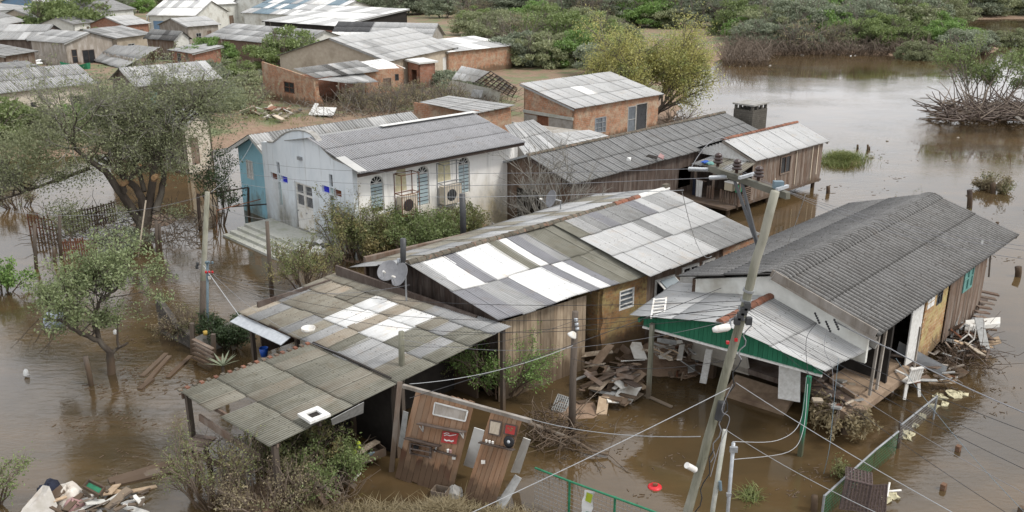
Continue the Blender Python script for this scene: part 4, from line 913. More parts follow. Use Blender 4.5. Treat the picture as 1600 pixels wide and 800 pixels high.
# porch: roof, rails, posts, washing
a0 = P(1083, 256, 2.3); b0 = P(1157, 272, 2.3)
sheets(HH, a0, b0, P(1181, 255, 2.65), P(1122, 241, 2.65), 5, 1, pick(["fibro_moss", "fibro_grey"], 44), .16, .018)
uP, nP = facing(a0, b0); OP = V(a0.x, a0.y, 0) + uP * .1 - nP * .15; LP = (b0 - a0).length - .2
for s in (0, LP * .42, LP): MB().bar(OP + uP * s + UP * .5, OP + uP * s + UP * 2.3, .10, .10, nP).build("porch_post", "wood_brown", HH)
for s0, s1 in ((LP * .30, LP * .42), (LP * .60, LP * 1.05)):
    for i in range(int((s1 - s0) / .16)): board(HH, OP + uP * (s0 + .16 * i) + UP * .35, OP + uP * (s0 + .16 * i) + UP * R0.uniform(1.15, 1.3), .10, .025, "wood_brown", "rail_plank", nP)
for i in range(8): board(HH, P(1160, 322 - i * 6, 0) * 0 + O - ux * .9 + n * .05 + UP * (.6 + i * .11), O - ux * .1 + n * .05 + UP * (.6 + i * .11), .05, .03, "wood_brown", "slat", n)
t = thing("white_towel", "white towel hanging on the porch of the plank shack", "towel", OP + uP * (LP * .14) + UP * .8, 0)
mb = MB(); k = 7
for i in range(k + 1):
    for j in range(2): mb.v.append(OP + uP * (LP * .07 + .42 * i / k) + UP * (.55 + .95 * j) + nP * (.14 + .03 * math.sin(i * 2.1 + j)))
mb.f = [(2 * i, 2 * i + 2, 2 * i + 3, 2 * i + 1) for i in range(k)]; mb.build("cloth", "cloth_white" if 0 else "paper_white", t)
board(t, OP + uP * (LP * .02) + UP * 1.5 + nP * .14, OP + uP * (LP * .3) + UP * 1.5 + nP * .14, .03, .03, "wood_brown", "rod")
t = thing("blue_towel", "dark blue cloth hanging beside the white towel on the porch", "towel", OP + UP * .8, 0)
MB().prism([OP + uP * (-.02) + UP * .6 + nP * .16, OP + uP * (LP * .06) + UP * .6 + nP * .16, OP + uP * (LP * .06) + UP * 1.5 + nP * .16, OP - uP * .02 + UP * 1.5 + nP * .16], nP * .02).build("cloth", "cloth_navy", t)
t = thing("cooler_box", "cream and green plastic box on the porch rail of the plank shack", "box", OP + uP * (LP * .78) + UP * 1.3, math.atan2(uP.y, uP.x))
Rp = Matrix.Rotation(math.atan2(uP.y, uP.x), 3, 'Z')
MB().box(OP + uP * (LP * .80) + UP * 1.5, .5, .35, .42, Rp).build("body", "wood_cream", t); MB().box(OP + uP * (LP * .98) + UP * 1.48, .16, .36, .38, Rp).build("side", "plastic_green", t); MB().box(OP + uP * (LP * .84) + UP * 1.73, .75, .4, .05, Rp).build("lid", "plastic_white", t)
for px_, py_, m_, lab in ((1102, 254, "plastic_blue", "blue rag lying on the mossy porch roof of the plank shack"), (1110, 256, "paint_teal", "teal rag lying on the mossy porch roof of the plank shack")):
    c = P(px_, py_, 2.46); mb = MB(); mb.lathe(c, [(.22, .0), (.2, .06), (.1, .11), (0, .12)], 9); 
    for v in mb.v: v.x += R0.uniform(-.05, .05); v.y += R0.uniform(-.05, .05)
    one("cloth_rag", mb, m_, lab, "rag")

# ------------------------------------------------------------------ main patchwork house
zr0, zr1 = 3.6, 3.9
eB0, eB1 = P(778, 500, 2.85), P(1010, 428, 2.85); rB0, rB1 = P(637, 412, 3.6), P(862, 350, 3.68)
eC0, eC1 = P(1015, 432, 2.95), P(1187, 366, 2.95); rC1 = P(1040, 295, 3.9)
uB, nB = facing(eB0, eB1)
HB = thing("patchwork_house", "long house with white and grey patchwork corrugated roof in the middle of the flood", "house", V(*((eB0 + rC1) / 2)[:2], 0), math.atan2(uB.y, uB.x))
LO = "DDGGDWWWDWDOOO"; UPR = "GWWDWWWOWDGOOO"
mm = {'D': "fibro_violet", 'W': "fibro_white", 'G': "fibro_grey", 'O': "fibro_olive", 'L': "fibro_light", 'M': "fibro_mid"}
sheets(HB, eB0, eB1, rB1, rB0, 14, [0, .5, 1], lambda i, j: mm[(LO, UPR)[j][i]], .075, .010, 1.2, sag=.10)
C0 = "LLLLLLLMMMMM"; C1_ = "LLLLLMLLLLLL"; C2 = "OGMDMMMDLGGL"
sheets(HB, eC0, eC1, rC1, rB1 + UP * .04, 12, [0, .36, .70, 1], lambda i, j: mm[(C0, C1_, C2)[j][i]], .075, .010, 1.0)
# back slope
bk = -nB
bA, bB = rB0 + bk * 3.75 - UP * 1.15, rC1 + bk * 4.0 - UP * 1.05
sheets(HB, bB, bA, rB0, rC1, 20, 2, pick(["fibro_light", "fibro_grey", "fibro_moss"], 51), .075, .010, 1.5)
# ridge: mossy tiles, orange tiles, white strip
rm = lerp(rB1, rC1, .55)
ridge_caps(HB, rB0 + UP * .03, rB1 + UP * .05, .13, .33, "tile_mossy"); ridge_caps(HB, rB1 + UP * .05, lerp(rB1, rC1, .52), .13, .33, "tile_mossy")
ridge_caps(HB, lerp(rB1, rC1, .52) + UP * .02, lerp(rB1, rC1, .74) + UP * .02, .13, .33, "terracotta"); ridge_caps(HB, lerp(rB1, rC1, .74) + UP * .02, rC1 + UP * .02, .14, .9, "trim_white")
mb = MB(); mb.box(rC1 + UP * .1, .3, .2, .2, Rz).build("ridge_end_tile", "tile_mossy", HB)
# walls: front
def flat(v, z=0): return V(v.x, v.y, z)
O1 = flat(eB0) + bk * .25 + uB * .2; LB = (flat(eC1) - flat(eB0)).length - .5
sO = lambda x, y, z: (P(x, y, z) - O1).dot(uB)
s_br0, s_br1 = sO(930, 450, 2.7), sO(1003, 428, 2.7)
boards(HB, O1, uB, nB, s_br0 - .55, lambda s: -.2, 2.62, .14, "wood_fence", seed=13, jag=.2, th=.03)
wz0, wz1 = 1.75, 2.45; ws0, ws1 = sO(951, 460, 2.2), sO(972, 452, 2.2)
mb = wall_poly(MB(), O1 + uB * s_br0 + nB * .12, uB, nB, [(0, -.4), (s_br1 - s_br0, -.4), (s_br1 - s_br0, 2.72), (0.1, 2.72), (.06, 2.0), (.14, 1.6), (.02, 1.2), (.12, .7)], [rect(ws0 - s_br0, ws1 - s_br0, wz0, wz1)], .2); mb.build("brick_wall", "brick_yellow", HB)
window(HB, O1 + nB * .12, uB, nB, ws0, ws1, wz0, wz1, 1, 4, "trim_white", "pane_grey", fw=.05)
mb = wall_poly(MB(), O1 + uB * s_br0 - nB * 1.5, nB, -uB, [(0, -.4), (1.5, -.4), (1.5, 2.6), (0, 2.6)], [], .2); mb.build("brick_wall", "brick_yellow", HB)
s_w1 = sO(1133, 390, 2.8)
hol = [(sO(1031, 0, 2.3) if 0 else s_br1 + .55, s_br1 + 1.45, 1.5, 2.35), (s_br1 + 1.95, s_br1 + 2.75, 1.7, 2.5), (s_br1 + 3.05, s_br1 + 3.65, 1.8, 2.5)]
boards(HB, O1 + uB * s_br1 + nB * .02, uB, nB, s_w1 - s_br1, -.3, 2.8, .15, "wood_dark" if 0 else "wood_brown", [(h[0] - s_br1, h[1] - s_br1, h[2], h[3]) for h in hol], seed=14)
for h in hol: window(HB, O1 + nB * .03, uB, nB, h[0] - .05, h[1] + .05, h[2] - .05, h[3] + .05, 2, 1, "trim_white", "pane_dark", fw=.08, inset=.02)
# opened sash
h = hol[0]; mb = MB(); q0 = O1 + uB * h[0] + UP * h[3] + nB * .08; q1 = O1 + uB * h[1] + UP * h[3] + nB * .08
sash = MB().prism([q0, q1, q1 + nB * .75 - UP * .45, q0 + nB * .75 - UP * .45], (0, 0, .03)).build("open_sash", "trim_white", HB)
MB().prism([lerp(q0, q1, .1) + nB * .08 - UP * .01, lerp(q0, q1, .9) + nB * .08 - UP * .01, lerp(q0, q1, .9) + nB * .68 - UP * .37, lerp(q0, q1, .1) + nB * .68 - UP * .37], (0, 0, .05)).build("pane", "pane_sky", sash)
wall_poly(MB(), O1 + uB * s_w1 + nB * .1, uB, nB, rect(0, LB - s_w1, -.3, 2.85), [], .18).build("brick_wall", "brick_orange", HB)
wall_poly(MB(), O1 + uB * LB, -nB, uB, [(0, -.3), (8, -.3), (8, 2.7), (4, 3.6), (0, 2.8)], [], .15).build("end_wall", "wood_brown", HB)
wall_poly(MB(), O1 + uB * LB - nB * 7.8, -uB, -nB, rect(0, LB, -.3, 2.7), [], .15).build("back_wall", "wood_brown", HB)
# near gable boards
boards(HB, O1 - nB * 7.6 + uB * .1, nB, -uB, 7.6, 1.2, lambda s: (2.42 + 1.05 * s / 3.6) if s < 3.6 else (3.47 - .72 * (s - 3.6) / 4.0), .13, "wood_dark", seed=15)
# missing-sheet hole board ends
for k in range(5): board(HB, eB0 + uB * (.3 + k * .9) - UP * .1 + bk * .1, rB0 + uB * (.3 + k * .9) - UP * .16, .05, .09, "wood_dark", "rafter")

# ------------------------------------------------------------------ patchwork shed and front shed
sA, sB, sC, sD = P(378, 488, 2.15), P(625, 598, 2.25), P(798, 510, 2.75), P(530, 425, 2.38)
uA, nA = facing(sA, sB)
HA = thing("patchwork_shed", "low shed with mossy corrugated roof and two bright white patches beside the patchwork house", "shed", V(*((sA + sC) / 2)[:2], 0), math.atan2(uA.y, uA.x))
tabA = ["MTMMT...OOGLL", "MGTMMMTGGLLGL", "GMTTGMTLGGLGG"]
def rA_(i, j):
    if i in (5, 6) and j >= 1 or (i in (8, 9) and j >= 1): return "fibro_white"
    if i == 7: return "fibro_tan"
    r = random.Random(i * 13 + j * 7)
    if i < 5: return r.choice(["fibro_moss", "fibro_moss", "fibro_mid", "fibro_tan"])
    return r.choice(["fibro_olive", "fibro_grey", "fibro_olive", "fibro_moss", "fibro_grey"])
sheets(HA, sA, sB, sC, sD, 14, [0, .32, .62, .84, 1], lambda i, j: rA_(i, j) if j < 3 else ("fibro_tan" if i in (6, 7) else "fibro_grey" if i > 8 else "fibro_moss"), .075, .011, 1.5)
MB().bar(sA + UP * -.08 - nA * .1, lerp(sA, sB, .38) - UP * .08 - nA * .1, .10, .10, UP).build("eave_beam", "wood_brown", HA)
MB().prism([sA + nA * .06 - UP * .06, lerp(sA, sB, .36) + nA * .06 - UP * .06, lerp(sA, sB, .36) + nA * .42 - UP * .2, sA + nA * .42 - UP * .2 - uA * .05], (0, 0, -.02)).build("eave_flashing", "galv", HA)
for u in (.03, .36, .68, .98):
    for v in (.04, .96):
        p = bil(sA, sB, sC, sD, u, v); MB().bar(V(p.x, p.y, -.4), p - UP * .05, .12, .12, nA).build("post", "wood_post", HA)
for v in (.1, .5, .9): MB().bar(bil(sA, sB, sC, sD, 0.02, v) - UP * .07, bil(sA, sB, sC, sD, .98, v) - UP * .07, .06, .09, UP).build("purlin", "wood_dark", HA)
wall_poly(MB(), flat(sD) + nA * .3 + uA * .2, uA, nA, rect(0, 6.9, -.3, 2.75), [], .08).build("back_wall", "wood_dark", HA)
wall_poly(MB(), flat(sA) - nA * .5 + uA * .1, nA * -1, -uA, rect(0, 2.9, .6, 2.4), [], .06).build("side_wall", "wood_dark", HA)
_i0, _i1 = bil(sA, sB, sC, sD, .72, .02), bil(sA, sB, sC, sD, .72, .97)
wall_poly(MB(), flat(_i1), flat(_i0) - flat(_i1), -uA, rect(0, (flat(_i0) - flat(_i1)).length, -.3, 2.1), [], .06).build("inner_wall_or_light_block", "interior", HA)  # near-black wall added to stop light passing through the shed
fA0, fA1, fA2, fA3 = P(283, 612, 2.0), P(425, 697, 2.0), P(625, 597, 2.24), P(487, 537, 2.2)
HF = thing("front_shed", "open shed with olive corrugated roof and a missing strip nearest the camera", "shed", V(*((fA0 + fA2) / 2)[:2], 0), math.atan2(uA.y, uA.x))
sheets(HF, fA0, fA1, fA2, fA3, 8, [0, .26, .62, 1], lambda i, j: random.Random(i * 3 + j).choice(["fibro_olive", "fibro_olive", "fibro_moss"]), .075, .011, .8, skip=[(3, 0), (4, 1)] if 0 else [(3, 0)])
for u in (.02, .5, .98):
    for v in (.03, .97):
        if u == .5 and v < .5: continue
        p = bil(fA0, fA1, fA2, fA3, u, v); MB().bar(V(p.x, p.y, -.5), p - UP * .06, .13, .13, nA).build("post", "wood_post", HF)
for v in (.04, .35, .65, .96): MB().bar(bil(fA0, fA1, fA2, fA3, -.01, v) - UP * .07, bil(fA0, fA1, fA2, fA3, 1.0, v) - UP * .07, .06, .10, UP).build("purlin", "wood_brown" if v < .1 else "wood_dark", HF)
MB().bar(fA0 - UP * .14, fA3 - UP * .14, .08, .14, UP).build("side_beam", "wood_brown", HF)
for i in range(20):                                            # mossy tile stubs along the side beam
    p = lerp(fA0, fA3, i / 19.5) + UP * .03; MB().box(p - uA * .05, .10, .13, .05, Rz).build("edge_tile", "terracotta" if i % 2 else "tile_mossy", HF)
MB().bar(P(312, 652, 1.5), P(405, 715, 1.3), .06, .2, UP).build("rail_board", "wood_brown", HF)
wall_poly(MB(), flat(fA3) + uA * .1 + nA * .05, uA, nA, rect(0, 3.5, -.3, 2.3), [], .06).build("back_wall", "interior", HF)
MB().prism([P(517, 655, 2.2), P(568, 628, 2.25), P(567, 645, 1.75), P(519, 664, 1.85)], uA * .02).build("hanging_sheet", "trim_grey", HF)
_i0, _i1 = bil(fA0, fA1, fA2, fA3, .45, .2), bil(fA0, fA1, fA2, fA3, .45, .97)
wall_poly(MB(), flat(_i1), flat(_i0) - flat(_i1), -uA, rect(0, (flat(_i0) - flat(_i1)).length, -.3, 1.9), [], .06).build("inner_wall_or_light_block", "interior", HF)  # added near-black blocker, keeps the open front shed dark inside
# broken white skylight vent on the front shed
t = thing("roof_vent", "broken white square vent on the olive front shed roof", "vent", P(492, 650, 2.25), math.radians(44))
cv = P(491, 650, 2.27)
for dx, dy, sx, sy in ((-.22, 0, .14, .58), (.22, 0, .14, .58), (0, -.22, .30, .14), (0, .22, .30, .14)): MB().box(cv + Rz @ V(dx, dy, .03), sx, sy, .07, Rz).build("rim", "trim_white", t)
MB().box(cv + V(0, 0, .0), .30, .30, .03, Rz).build("hole", "interior", t)
t = one("white_basin", MB().lathe(P(482, 517, 2.55), [(0, .0), (.16, .0), (.2, .02), (.21, .11), (.19, .11), (.18, .03), (0, .03)], 20), "plastic_white", "round white basin lying on the mossy shed roof", "basin", smooth=True)

# ------------------------------------------------------------------ grey house on the right
HC = house("grey_roof_stilt_house", "tilted stilt house with big dark corrugated roof beside the green carport", (1370, 525), (1590, 367), 3.2, 6.4, 1.0, "wood_brown", "fibro_dark", 12, 2, zg=.9, oh=.35, sides="B", gmat="plaster_white", fascia="wood_grey", pitch=.21, amp=.032, jit=.12, backroof=False)
a = P(1370, 525, 3.2); b = P(1590, 367, 3.2); ux, n = facing(a, b); LC = (b - a).length
rf = a - n * 3.2 + UP * 1.0; rg = b - n * 3.2 + UP * 1.0; lf_ = a - n * 6.4 + UP * .12; lg = b - n * 6.4
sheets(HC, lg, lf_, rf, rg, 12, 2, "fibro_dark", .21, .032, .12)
curved_ridge(HC, rf, rg, n, .13, .42, 12, .21, .030, "fibro_dark")
O = flat(a) - n * .35 + ux * .3
so = lambda x, y, z: (P(x, y, z) - O).dot(ux)
q_ = lambda x, y: PP(x, y, O, n)
def ssz(x, y):
    p = q_(x, y); return (p - O).dot(ux), p.z
s1 = ssz(1428, 480)[0]; s2 = ssz(1444, 480)[0]; s3 = ssz(1484, 440)[0]; s4 = ssz(1541, 402)[0]
zb3 = ssz(1484, 520)[1]; zb4 = ssz(1533, 478)[1]
wall_poly(MB(), O + ux * s2, ux, n, [(0, .9), (.0, .35), (s3 - s2, .75), (s3 - s2, 3.1), (0.25, 3.1), (.2, 2.6), (.1, 2.0), (.15, 1.5)], [rect((s3 - s2) * .52, (s3 - s2) * .76, 2.3, 2.95)], .15).build("brick_wall", "brick_painted", HC)
window(HC, O + ux * s2, ux, n, (s3 - s2) * .52, (s3 - s2) * .76, 2.3, 2.95, 2, 2, "steel_dark", "pane_grey", fw=.05)
for i in range(2):
    for j in range(3): MB().prism([O + ux * (s2 + .28 + i * .32) + UP * (2.42 + j * .2) + n * .004, O + ux * (s2 + .56 + i * .32) + UP * (2.42 + j * .2) + n * .004, O + ux * (s2 + .56 + i * .32) + UP * (2.58 + j * .2) + n * .004, O + ux * (s2 + .28 + i * .32) + UP * (2.58 + j * .2) + n * .004], n * .012).build("wall_tile", "paper_white", HC)
boards(HC, O + ux * s3 + n * .05, ux, n, s4 - s3, lambda s: lerp(zb3, zb4, s / (s4 - s3)) , 3.12, .16, "wood_brown", [((s4 - s3) * .35, (s4 - s3) * .6, 2.1, 3.0)], seed=21, jag=.12)
window(HC, O + ux * s3 + n * .05, ux, n, (s4 - s3) * .35, (s4 - s3) * .6, 2.1, 3.0, 2, 2, "paint_teal", "paint_teal", fw=.06, inset=.02)
boards(HC, O + ux * (s4), -n, ux, 5.7, zb4, lambda s: 3.1 + .85 * (1 - abs(s / 5.7 * 2 - 1)), .17, "wood_brown", seed=22)
MB().prism([O + ux * s1 + UP * .9, O + ux * s2 + UP * .8, O + ux * s2 + UP * 3.05, O + ux * s1 + UP * 2.9], n * -.04).build("door", "trim_white", HC)
MB().prism([O + ux * (s1 - .05) + n * .25 + UP * .7, O + ux * (s1 + .02) + n * .25 + UP * .7, O + ux * (s1 + .02) + n * .25 + UP * 2.3, O + ux * (s1 - .05) + n * .25 + UP * 2.3], n * .05).build("brace", "wood_grey", HC)
for s in (.75, 1.25): board(HC, O + ux * s + UP * .9, O + ux * (s + .12) + UP * 3.1, .09, .07, "wood_grey", "stud", n)
MB().box(O + ux * (LC / 2 - .5) - n * 2.55 + UP * .72, LC - 1.2, 5.0, .16, Matrix.Rotation(math.atan2(ux.y, ux.x), 3, 'Z')).build("floor", "wood_dark", HC)
wall_poly(MB(), O + ux * 1.6 - n * 2.2, ux, n, rect(0, s4 - 1.7, .8, 3.2), [], .1).build("inner_wall_or_light_block", "interior", HC)
for s in (.3, 3, 5.6, 8.4, s4 - .2):
    for w in (.2, 4.9): MB().bar(O + ux * s - n * w + UP * .7, O + ux * s - n * w - UP * .8, .2, .2, n).build("stilt", "wood_wet", HC)
board(HC, P(1458, 520, .6) + n * .6, P(1536, 375, 3.5), .07, .05, "trim_grey", "leaning_pole")
MB().bar(P(1548, 395, 3.0), P(1545, 432, 1.8), .06, .06).build("hanging_post", "wood_grey", HC)
wall_poly(MB(), flat(a) + ux * .35 - n * 6.05, n, -ux, [(0, 2.15), (5.7, 2.15), (5.7, 3.2), (2.85, 4.05), (0, 3.25)], [], .12).build("gable_wall", "plaster_white", HC)
wall_poly(MB(), flat(a) + ux * .4 - n * 6.05, n, -ux, [(0, .5), (2.2, .6), (2.0, 1.3), (2.3, 2.15), (0, 2.15)], [], .12).build("broken_wall", "plaster_grubby", HC)
wall_poly(MB(), flat(a) + ux * 2.2 - n * 6.05, n, -ux, rect(0, 5.7, .8, 3.1), [], .12).build("inner_wall_or_light_block", "interior", HC)
# white gable beam strip along the near verge
MB().bar(a + UP * .08 - ux * .06, rf + UP * .05 - ux * .06, .05, .24, UP).build("verge_beam", "wood_grey", HC)
t = thing("broken_porch_deck", "broken plank porch hanging off the far end of the stilt house", "deck", P(1545, 470, .6), math.radians(45))
for i in range(6): board(t, P(1533 - i * 2, 455 + i * 8, 1.3 - i * .08), P(1560 - i * 4, 461 + i * 7, 1.2 - i * .08), .22, .05, "wood_brown", "plank")

# ------------------------------------------------------------------ green carport
dL0, dL1, dA, dB, dR0, dR1 = P(985, 493, 2.6), P(1063, 440, 2.6), P(1125, 504, 3.25), P(1219, 455, 3.4), P(1285, 579, 2.5), P(1358, 544, 2.5)
uD, nD = facing(flat(dL0), flat(dR0))
HD = thing("green_carport", "carport with pale grey roof, green boarded gable and green posts", "carport", V(*((dL0 + dR0) / 2)[:2], 0), math.atan2(uD.y, uD.x))
sheets(HD, dL1, dL0, dA, dB, 7, 2, "fibro_light", .075, .008, .8); sheets(HD, dR0, dR1, dB, dA, 7, 2, pick(["fibro_light", "fibro_light", "fibro_grey"], 71), .075, .008, .8)
ridge_caps(HD, dA + UP * .02, dB + UP * .02, .13, .34, "terracotta"); ridge_caps(HD, lerp(dA, dB, .85) + UP * .05, dB + UP * .05, .14, .4, "terracotta_new")
Og = flat(dL0) - nD * .2 + uD * .35; Lg_ = (flat(dR0) - flat(dL0)).length - .4; sp = (flat(dA) - Og).dot(uD)
topz = lambda s: lerp(2.6, 3.2, s / sp) - .06 if s < sp else lerp(3.2, 2.5, (s - sp) / (Lg_ - sp)) - .06
boards(HD, Og, uD, nD, Lg_, lambda s: 2.28 - .0 * s, topz, .14, "wood_green", seed=31, name="green_gable")
MB().bar(Og + UP * 2.26 + nD * .03, Og + uD * Lg_ + UP * 2.26 + nD * .03, .05, .06, UP).build("gable_trim", "trim_white", HD)
for px_, py_, zt_ in ((1013, 622, 2.5), (1250, 712, 2.4)):
    p = P(px_, py_, 0); MB().bar(V(p.x, p.y, -.5), V(p.x, p.y, zt_), .12, .12, nD).build("post", "wood_green" if px_ > 1100 else "wood_pole", HD)
p = P(1127, 640, 0); 
MB().bar(lerp(dL0, dL1, .97) - UP * 2.9, lerp(dL0, dL1, .97) - UP * .06, .1, .1, nD).build("post", "wood_pole", HD)
MB().bar(dL0 - UP * .08 + uD * .3, dL1 - UP * .08 + uD * .3, .07, .12, UP).build("eave_beam", "wood_green", HD); MB().bar(dR0 - UP * .08 - uD * .2, dR1 - UP * .08 - uD * .2, .07, .12, UP).build("eave_beam", "wood_green", HD)
MB().bar(P(1064, 436, 2.9), P(1220, 450, 3.5), .12, .2, UP).build("back_flashing", "concrete", HD); MB().bar(P(1222, 451, 3.5), P(1370, 540, 2.6), .12, .2, UP).build("back_flashing", "concrete", HD)
Ob = flat(dL1) + uD * .2 + nD * .1
wall_poly(MB(), Ob, uD, nD, rect(0, 4.6, -.4, 2.4), [rect(2.6, 3.6, .2, 2.0)], .12).build("back_wall", "plaster_grubby", HD)
wall_poly(MB(), Ob - nD * 1.2, uD, nD, rect(0, 5.6, -.4, 2.4), [], .12).build("back_wall", "interior", HD)
# white rack lying on the carport eave
t = thing("white_rack", "small white slatted rack lying on the edge of the carport roof", "rack", P(1028, 490, 2.7), 0)
ra, rb, rc, rd = P(1017, 501, 2.66), P(1037, 499, 2.68), P(1041, 469, 2.84), P(1022, 471, 2.82)
MB().bar(ra + UP * .08, rd + UP * .08, .05, .05).build("side_rail", "plastic_white", t); MB().bar(rb + UP * .08, rc + UP * .08, .05, .05).build("side_rail", "plastic_white", t)
for i in range(6): MB().bar(lerp(ra, rd, .08 + i * .17) + UP * .1, lerp(rb, rc, .08 + i * .17) + UP * .1, .05, .03).build("slat", "plastic_white", t)
# ------------------------------------------------------------------ trees and plants
def leaves_np(rng, cen, size, aspect=.5, droop=0.0):
    """one folded-flat quad per leaf around the given centres"""
    n = len(cen); a = rng.normal(size=(n, 3)); a[:, 2] -= droop; a /= np.linalg.norm(a, axis=1)[:, None]
    b = rng.normal(size=(n, 3)); b -= a * (a * b).sum(1)[:, None]; b /= np.linalg.norm(b, axis=1)[:, None] + 1e-9
    s = size * rng.uniform(.45, 1.6, (n, 1)); A = a * s; B = b * s * aspect * .5
    v = np.stack([cen - A * .5, cen + B, cen + A * .5, cen - B], 1).reshape(-1, 3)
    return v, np.arange(n * 4).reshape(n, 4)
def tubes_np(branches):
    vs, fs = [], []; base = 0
    for pts, rad, k in branches:
        pts = np.asarray(pts); m = len(pts); d = np.gradient(pts, axis=0); d /= np.linalg.norm(d, axis=1)[:, None] + 1e-9
        ref = np.array([.31, .17, .93]); x = np.cross(d, ref); x /= np.linalg.norm(x, axis=1)[:, None] + 1e-9; y = np.cross(d, x)
        an = np.arange(k) * 2 * np.pi / k; c, s = np.cos(an), np.sin(an)
        v = pts[:, None, :] + (x[:, None, :] * c[None, :, None] + y[:, None, :] * s[None, :, None]) * np.asarray(rad)[:, None, None]
        vs.append(v.reshape(-1, 3)); i = np.arange(m - 1)[:, None] * k; j = np.arange(k)[None, :]; j2 = (j + 1) % k
        fs.append((base + np.stack([i + j, i + j2, i + k + j2, i + k + j], -1)).reshape(-1, 4)); base += m * k
    return np.concatenate(vs), np.concatenate(fs)
def grow(rng, p, d, length, r, depth, cfg, br, tips):
    n = cfg.get('seg', 5); pts = [np.array(p, float)]; d = np.array(d, float); d /= np.linalg.norm(d)
    for i in range(n):
        d = d + rng.normal(size=3) * cfg['wig'] + np.array([0, 0, cfg['lift'] if depth > 0 else cfg.get('tiplift', cfg['lift'])]); d /= np.linalg.norm(d)
        pts.append(pts[-1] + d * length / n)
    rad = np.linspace(r, r * (.62 if depth > 0 else .35), n + 1); br.append((pts, rad, 6 if r > .05 else 4 if r > .012 else 3))
    if depth == 0:
        tips.append(pts); return
    if depth <= cfg.get('tipfrom', 1): tips.append(pts[n // 2:])
    k = rng.integers(*cfg['kids'])
    for i in range(k):
        f = rng.uniform(cfg.get('from', .35), 1.0); j = min(int(f * n), n - 1); q = pts[j] + (pts[j + 1] - pts[j]) * (f * n - j)
        ax = rng.normal(size=3); ax -= d * ax.dot(d); ax /= np.linalg.norm(ax) + 1e-9; s = cfg['spread'] * rng.uniform(.6, 1.3)
        grow(rng, q, d * math.cos(s) + ax * math.sin(s), length * cfg['ratio'] * rng.uniform(.7, 1.2), r * (.62 - .18 * f) * 1.0, depth - 1, cfg, br, tips)
def tip_leaves(rng, tips, per, sz, scat, aspect, droop=0, keep=1.0):
    cs = []
    for pts in tips:
        if rng.random() > keep: continue
        pts = np.asarray(pts); t = rng.uniform(.15, 1, per) * (len(pts) - 1); i = np.minimum(t.astype(int), len(pts) - 2); f = (t - i)[:, None]
        cs.append(pts[i] * (1 - f) + pts[i + 1] * f + rng.normal(size=(per, 3)) * scat)
    return leaves_np(rng, np.concatenate(cs), sz, aspect, droop)
def make_tree(name, label, cat, base, br, tips, rng, leafmat_, barkmat, per, sz, scat, aspect=.45, droop=.2, group=None, keep=1.0, crown="crown", twigmat=None):
    t = thing(name, label, cat, Vector(base), 0, group)
    thick = [b_ for b_ in br if b_[1][0] >= .026]; thin = [b_ for b_ in br if b_[1][0] < .026]
    if thick: v, f = tubes_np(thick); np_mesh("trunk", v, f, barkmat, t, base, smooth=True)
    if thin: v, f = tubes_np(thin); np_mesh("twigs", v, f, twigmat or barkmat, t, base, smooth=True)
    if per: v, f = tip_leaves(rng, tips, per, sz, scat, aspect, droop, keep); np_mesh(crown, v, f, leafmat_, t, base)
    return t
def w3(v): return np.array(v[:], float)

# -- scrub wood along the far bank: prototypes, then copies
def scrub(seed, h, w, mat, name, nleaf=13000, lsz=.30, stems=8, clumps=80, flat_=.6):
    rng = np.random.default_rng(seed); br = []; cs = []
    for i in range(stems):
        a = rng.uniform(0, 2 * np.pi); grow(rng, (math.cos(a) * w * .12, math.sin(a) * w * .12, -.3), (math.cos(a) * .5, math.sin(a) * .5, 1), h * .75, .09, 2, dict(wig=.12, lift=.02, kids=(3, 5), spread=.6, ratio=.55, seg=4), br, [])
    per = nleaf // clumps
    for i in range(clumps):
        a = rng.uniform(0, 2 * np.pi); rr = w * .5 * math.sqrt(rng.random()); top = h * (1 - .45 * (rr / (w * .5)) ** 2)
        z = top * rng.uniform(.16, 1.0); c = np.array([math.cos(a) * rr, math.sin(a) * rr, z]); s = rng.uniform(.5, .95) * w * .13
        p = rng.normal(size=(per, 3)); p /= np.linalg.norm(p, axis=1)[:, None]; p *= (rng.random((per, 1)) ** .45) * s * np.array([1.25, 1.25, flat_]); cs.append(c + p)
    v, f = leaves_np(rng, np.concatenate(cs), lsz, .5)
    tv, tf = tubes_np(br)
    t = thing("scrub_tree", "x", "tree", V(0, 0, 0), 0)
    np_mesh("trunk", tv, tf, "bark_pale", t, smooth=True); np_mesh("crown", v, f, mat, t)
    return t
protos = [scrub(1, 5.2, 9.5, "leaf_green", "a"), scrub(2, 4.4, 8.5, "leaf_olive", "b"), scrub(3, 4.6, 8.2, "leaf_bright", "c"), scrub(4, 5.4, 9.0, "leaf_grey", "d"), scrub(5, 3.6, 7.5, "leaf_grey", "e"), scrub(6, 5.0, 10.0, "leaf_olive", "f"), scrub(7, 5.5, 8.0, "leaf_dry", "g", 1800, .22, 22), scrub(8, 6.4, 6.5, "leaf_grey", "h", 9000)]
LBL = ["mid green bushy tree in the wood along the far bank", "olive green bushy tree in the wood along the far bank", "bright fresh green bush in the wood along the far bank",
       "greyish green tree in the wood along the far bank", "low greyish bush in the wood along the far bank", "broad olive tree in the wood along the far bank", "leafless brown tree in the wood along the far bank", "tall slim tree in the wood along the far bank"]
used = set()
def copy_tree(root, M, label, group):
    if root not in used: used.add(root); r = root; kids = list(root.children)
    else:
        r = root.copy(); COL.objects.link(r); kids = []
        for ch in root.children:
            c = ch.copy(); COL.objects.link(c); c.parent = r; c.matrix_basis = ch.matrix_basis.copy(); kids.append(c)
    r.matrix_basis = M; WM[r] = M; r["label"] = label; r["category"] = "tree"; r["group"] = group; return r
rw = random.Random(11)
spots = []
ROW = ["in the wood"]
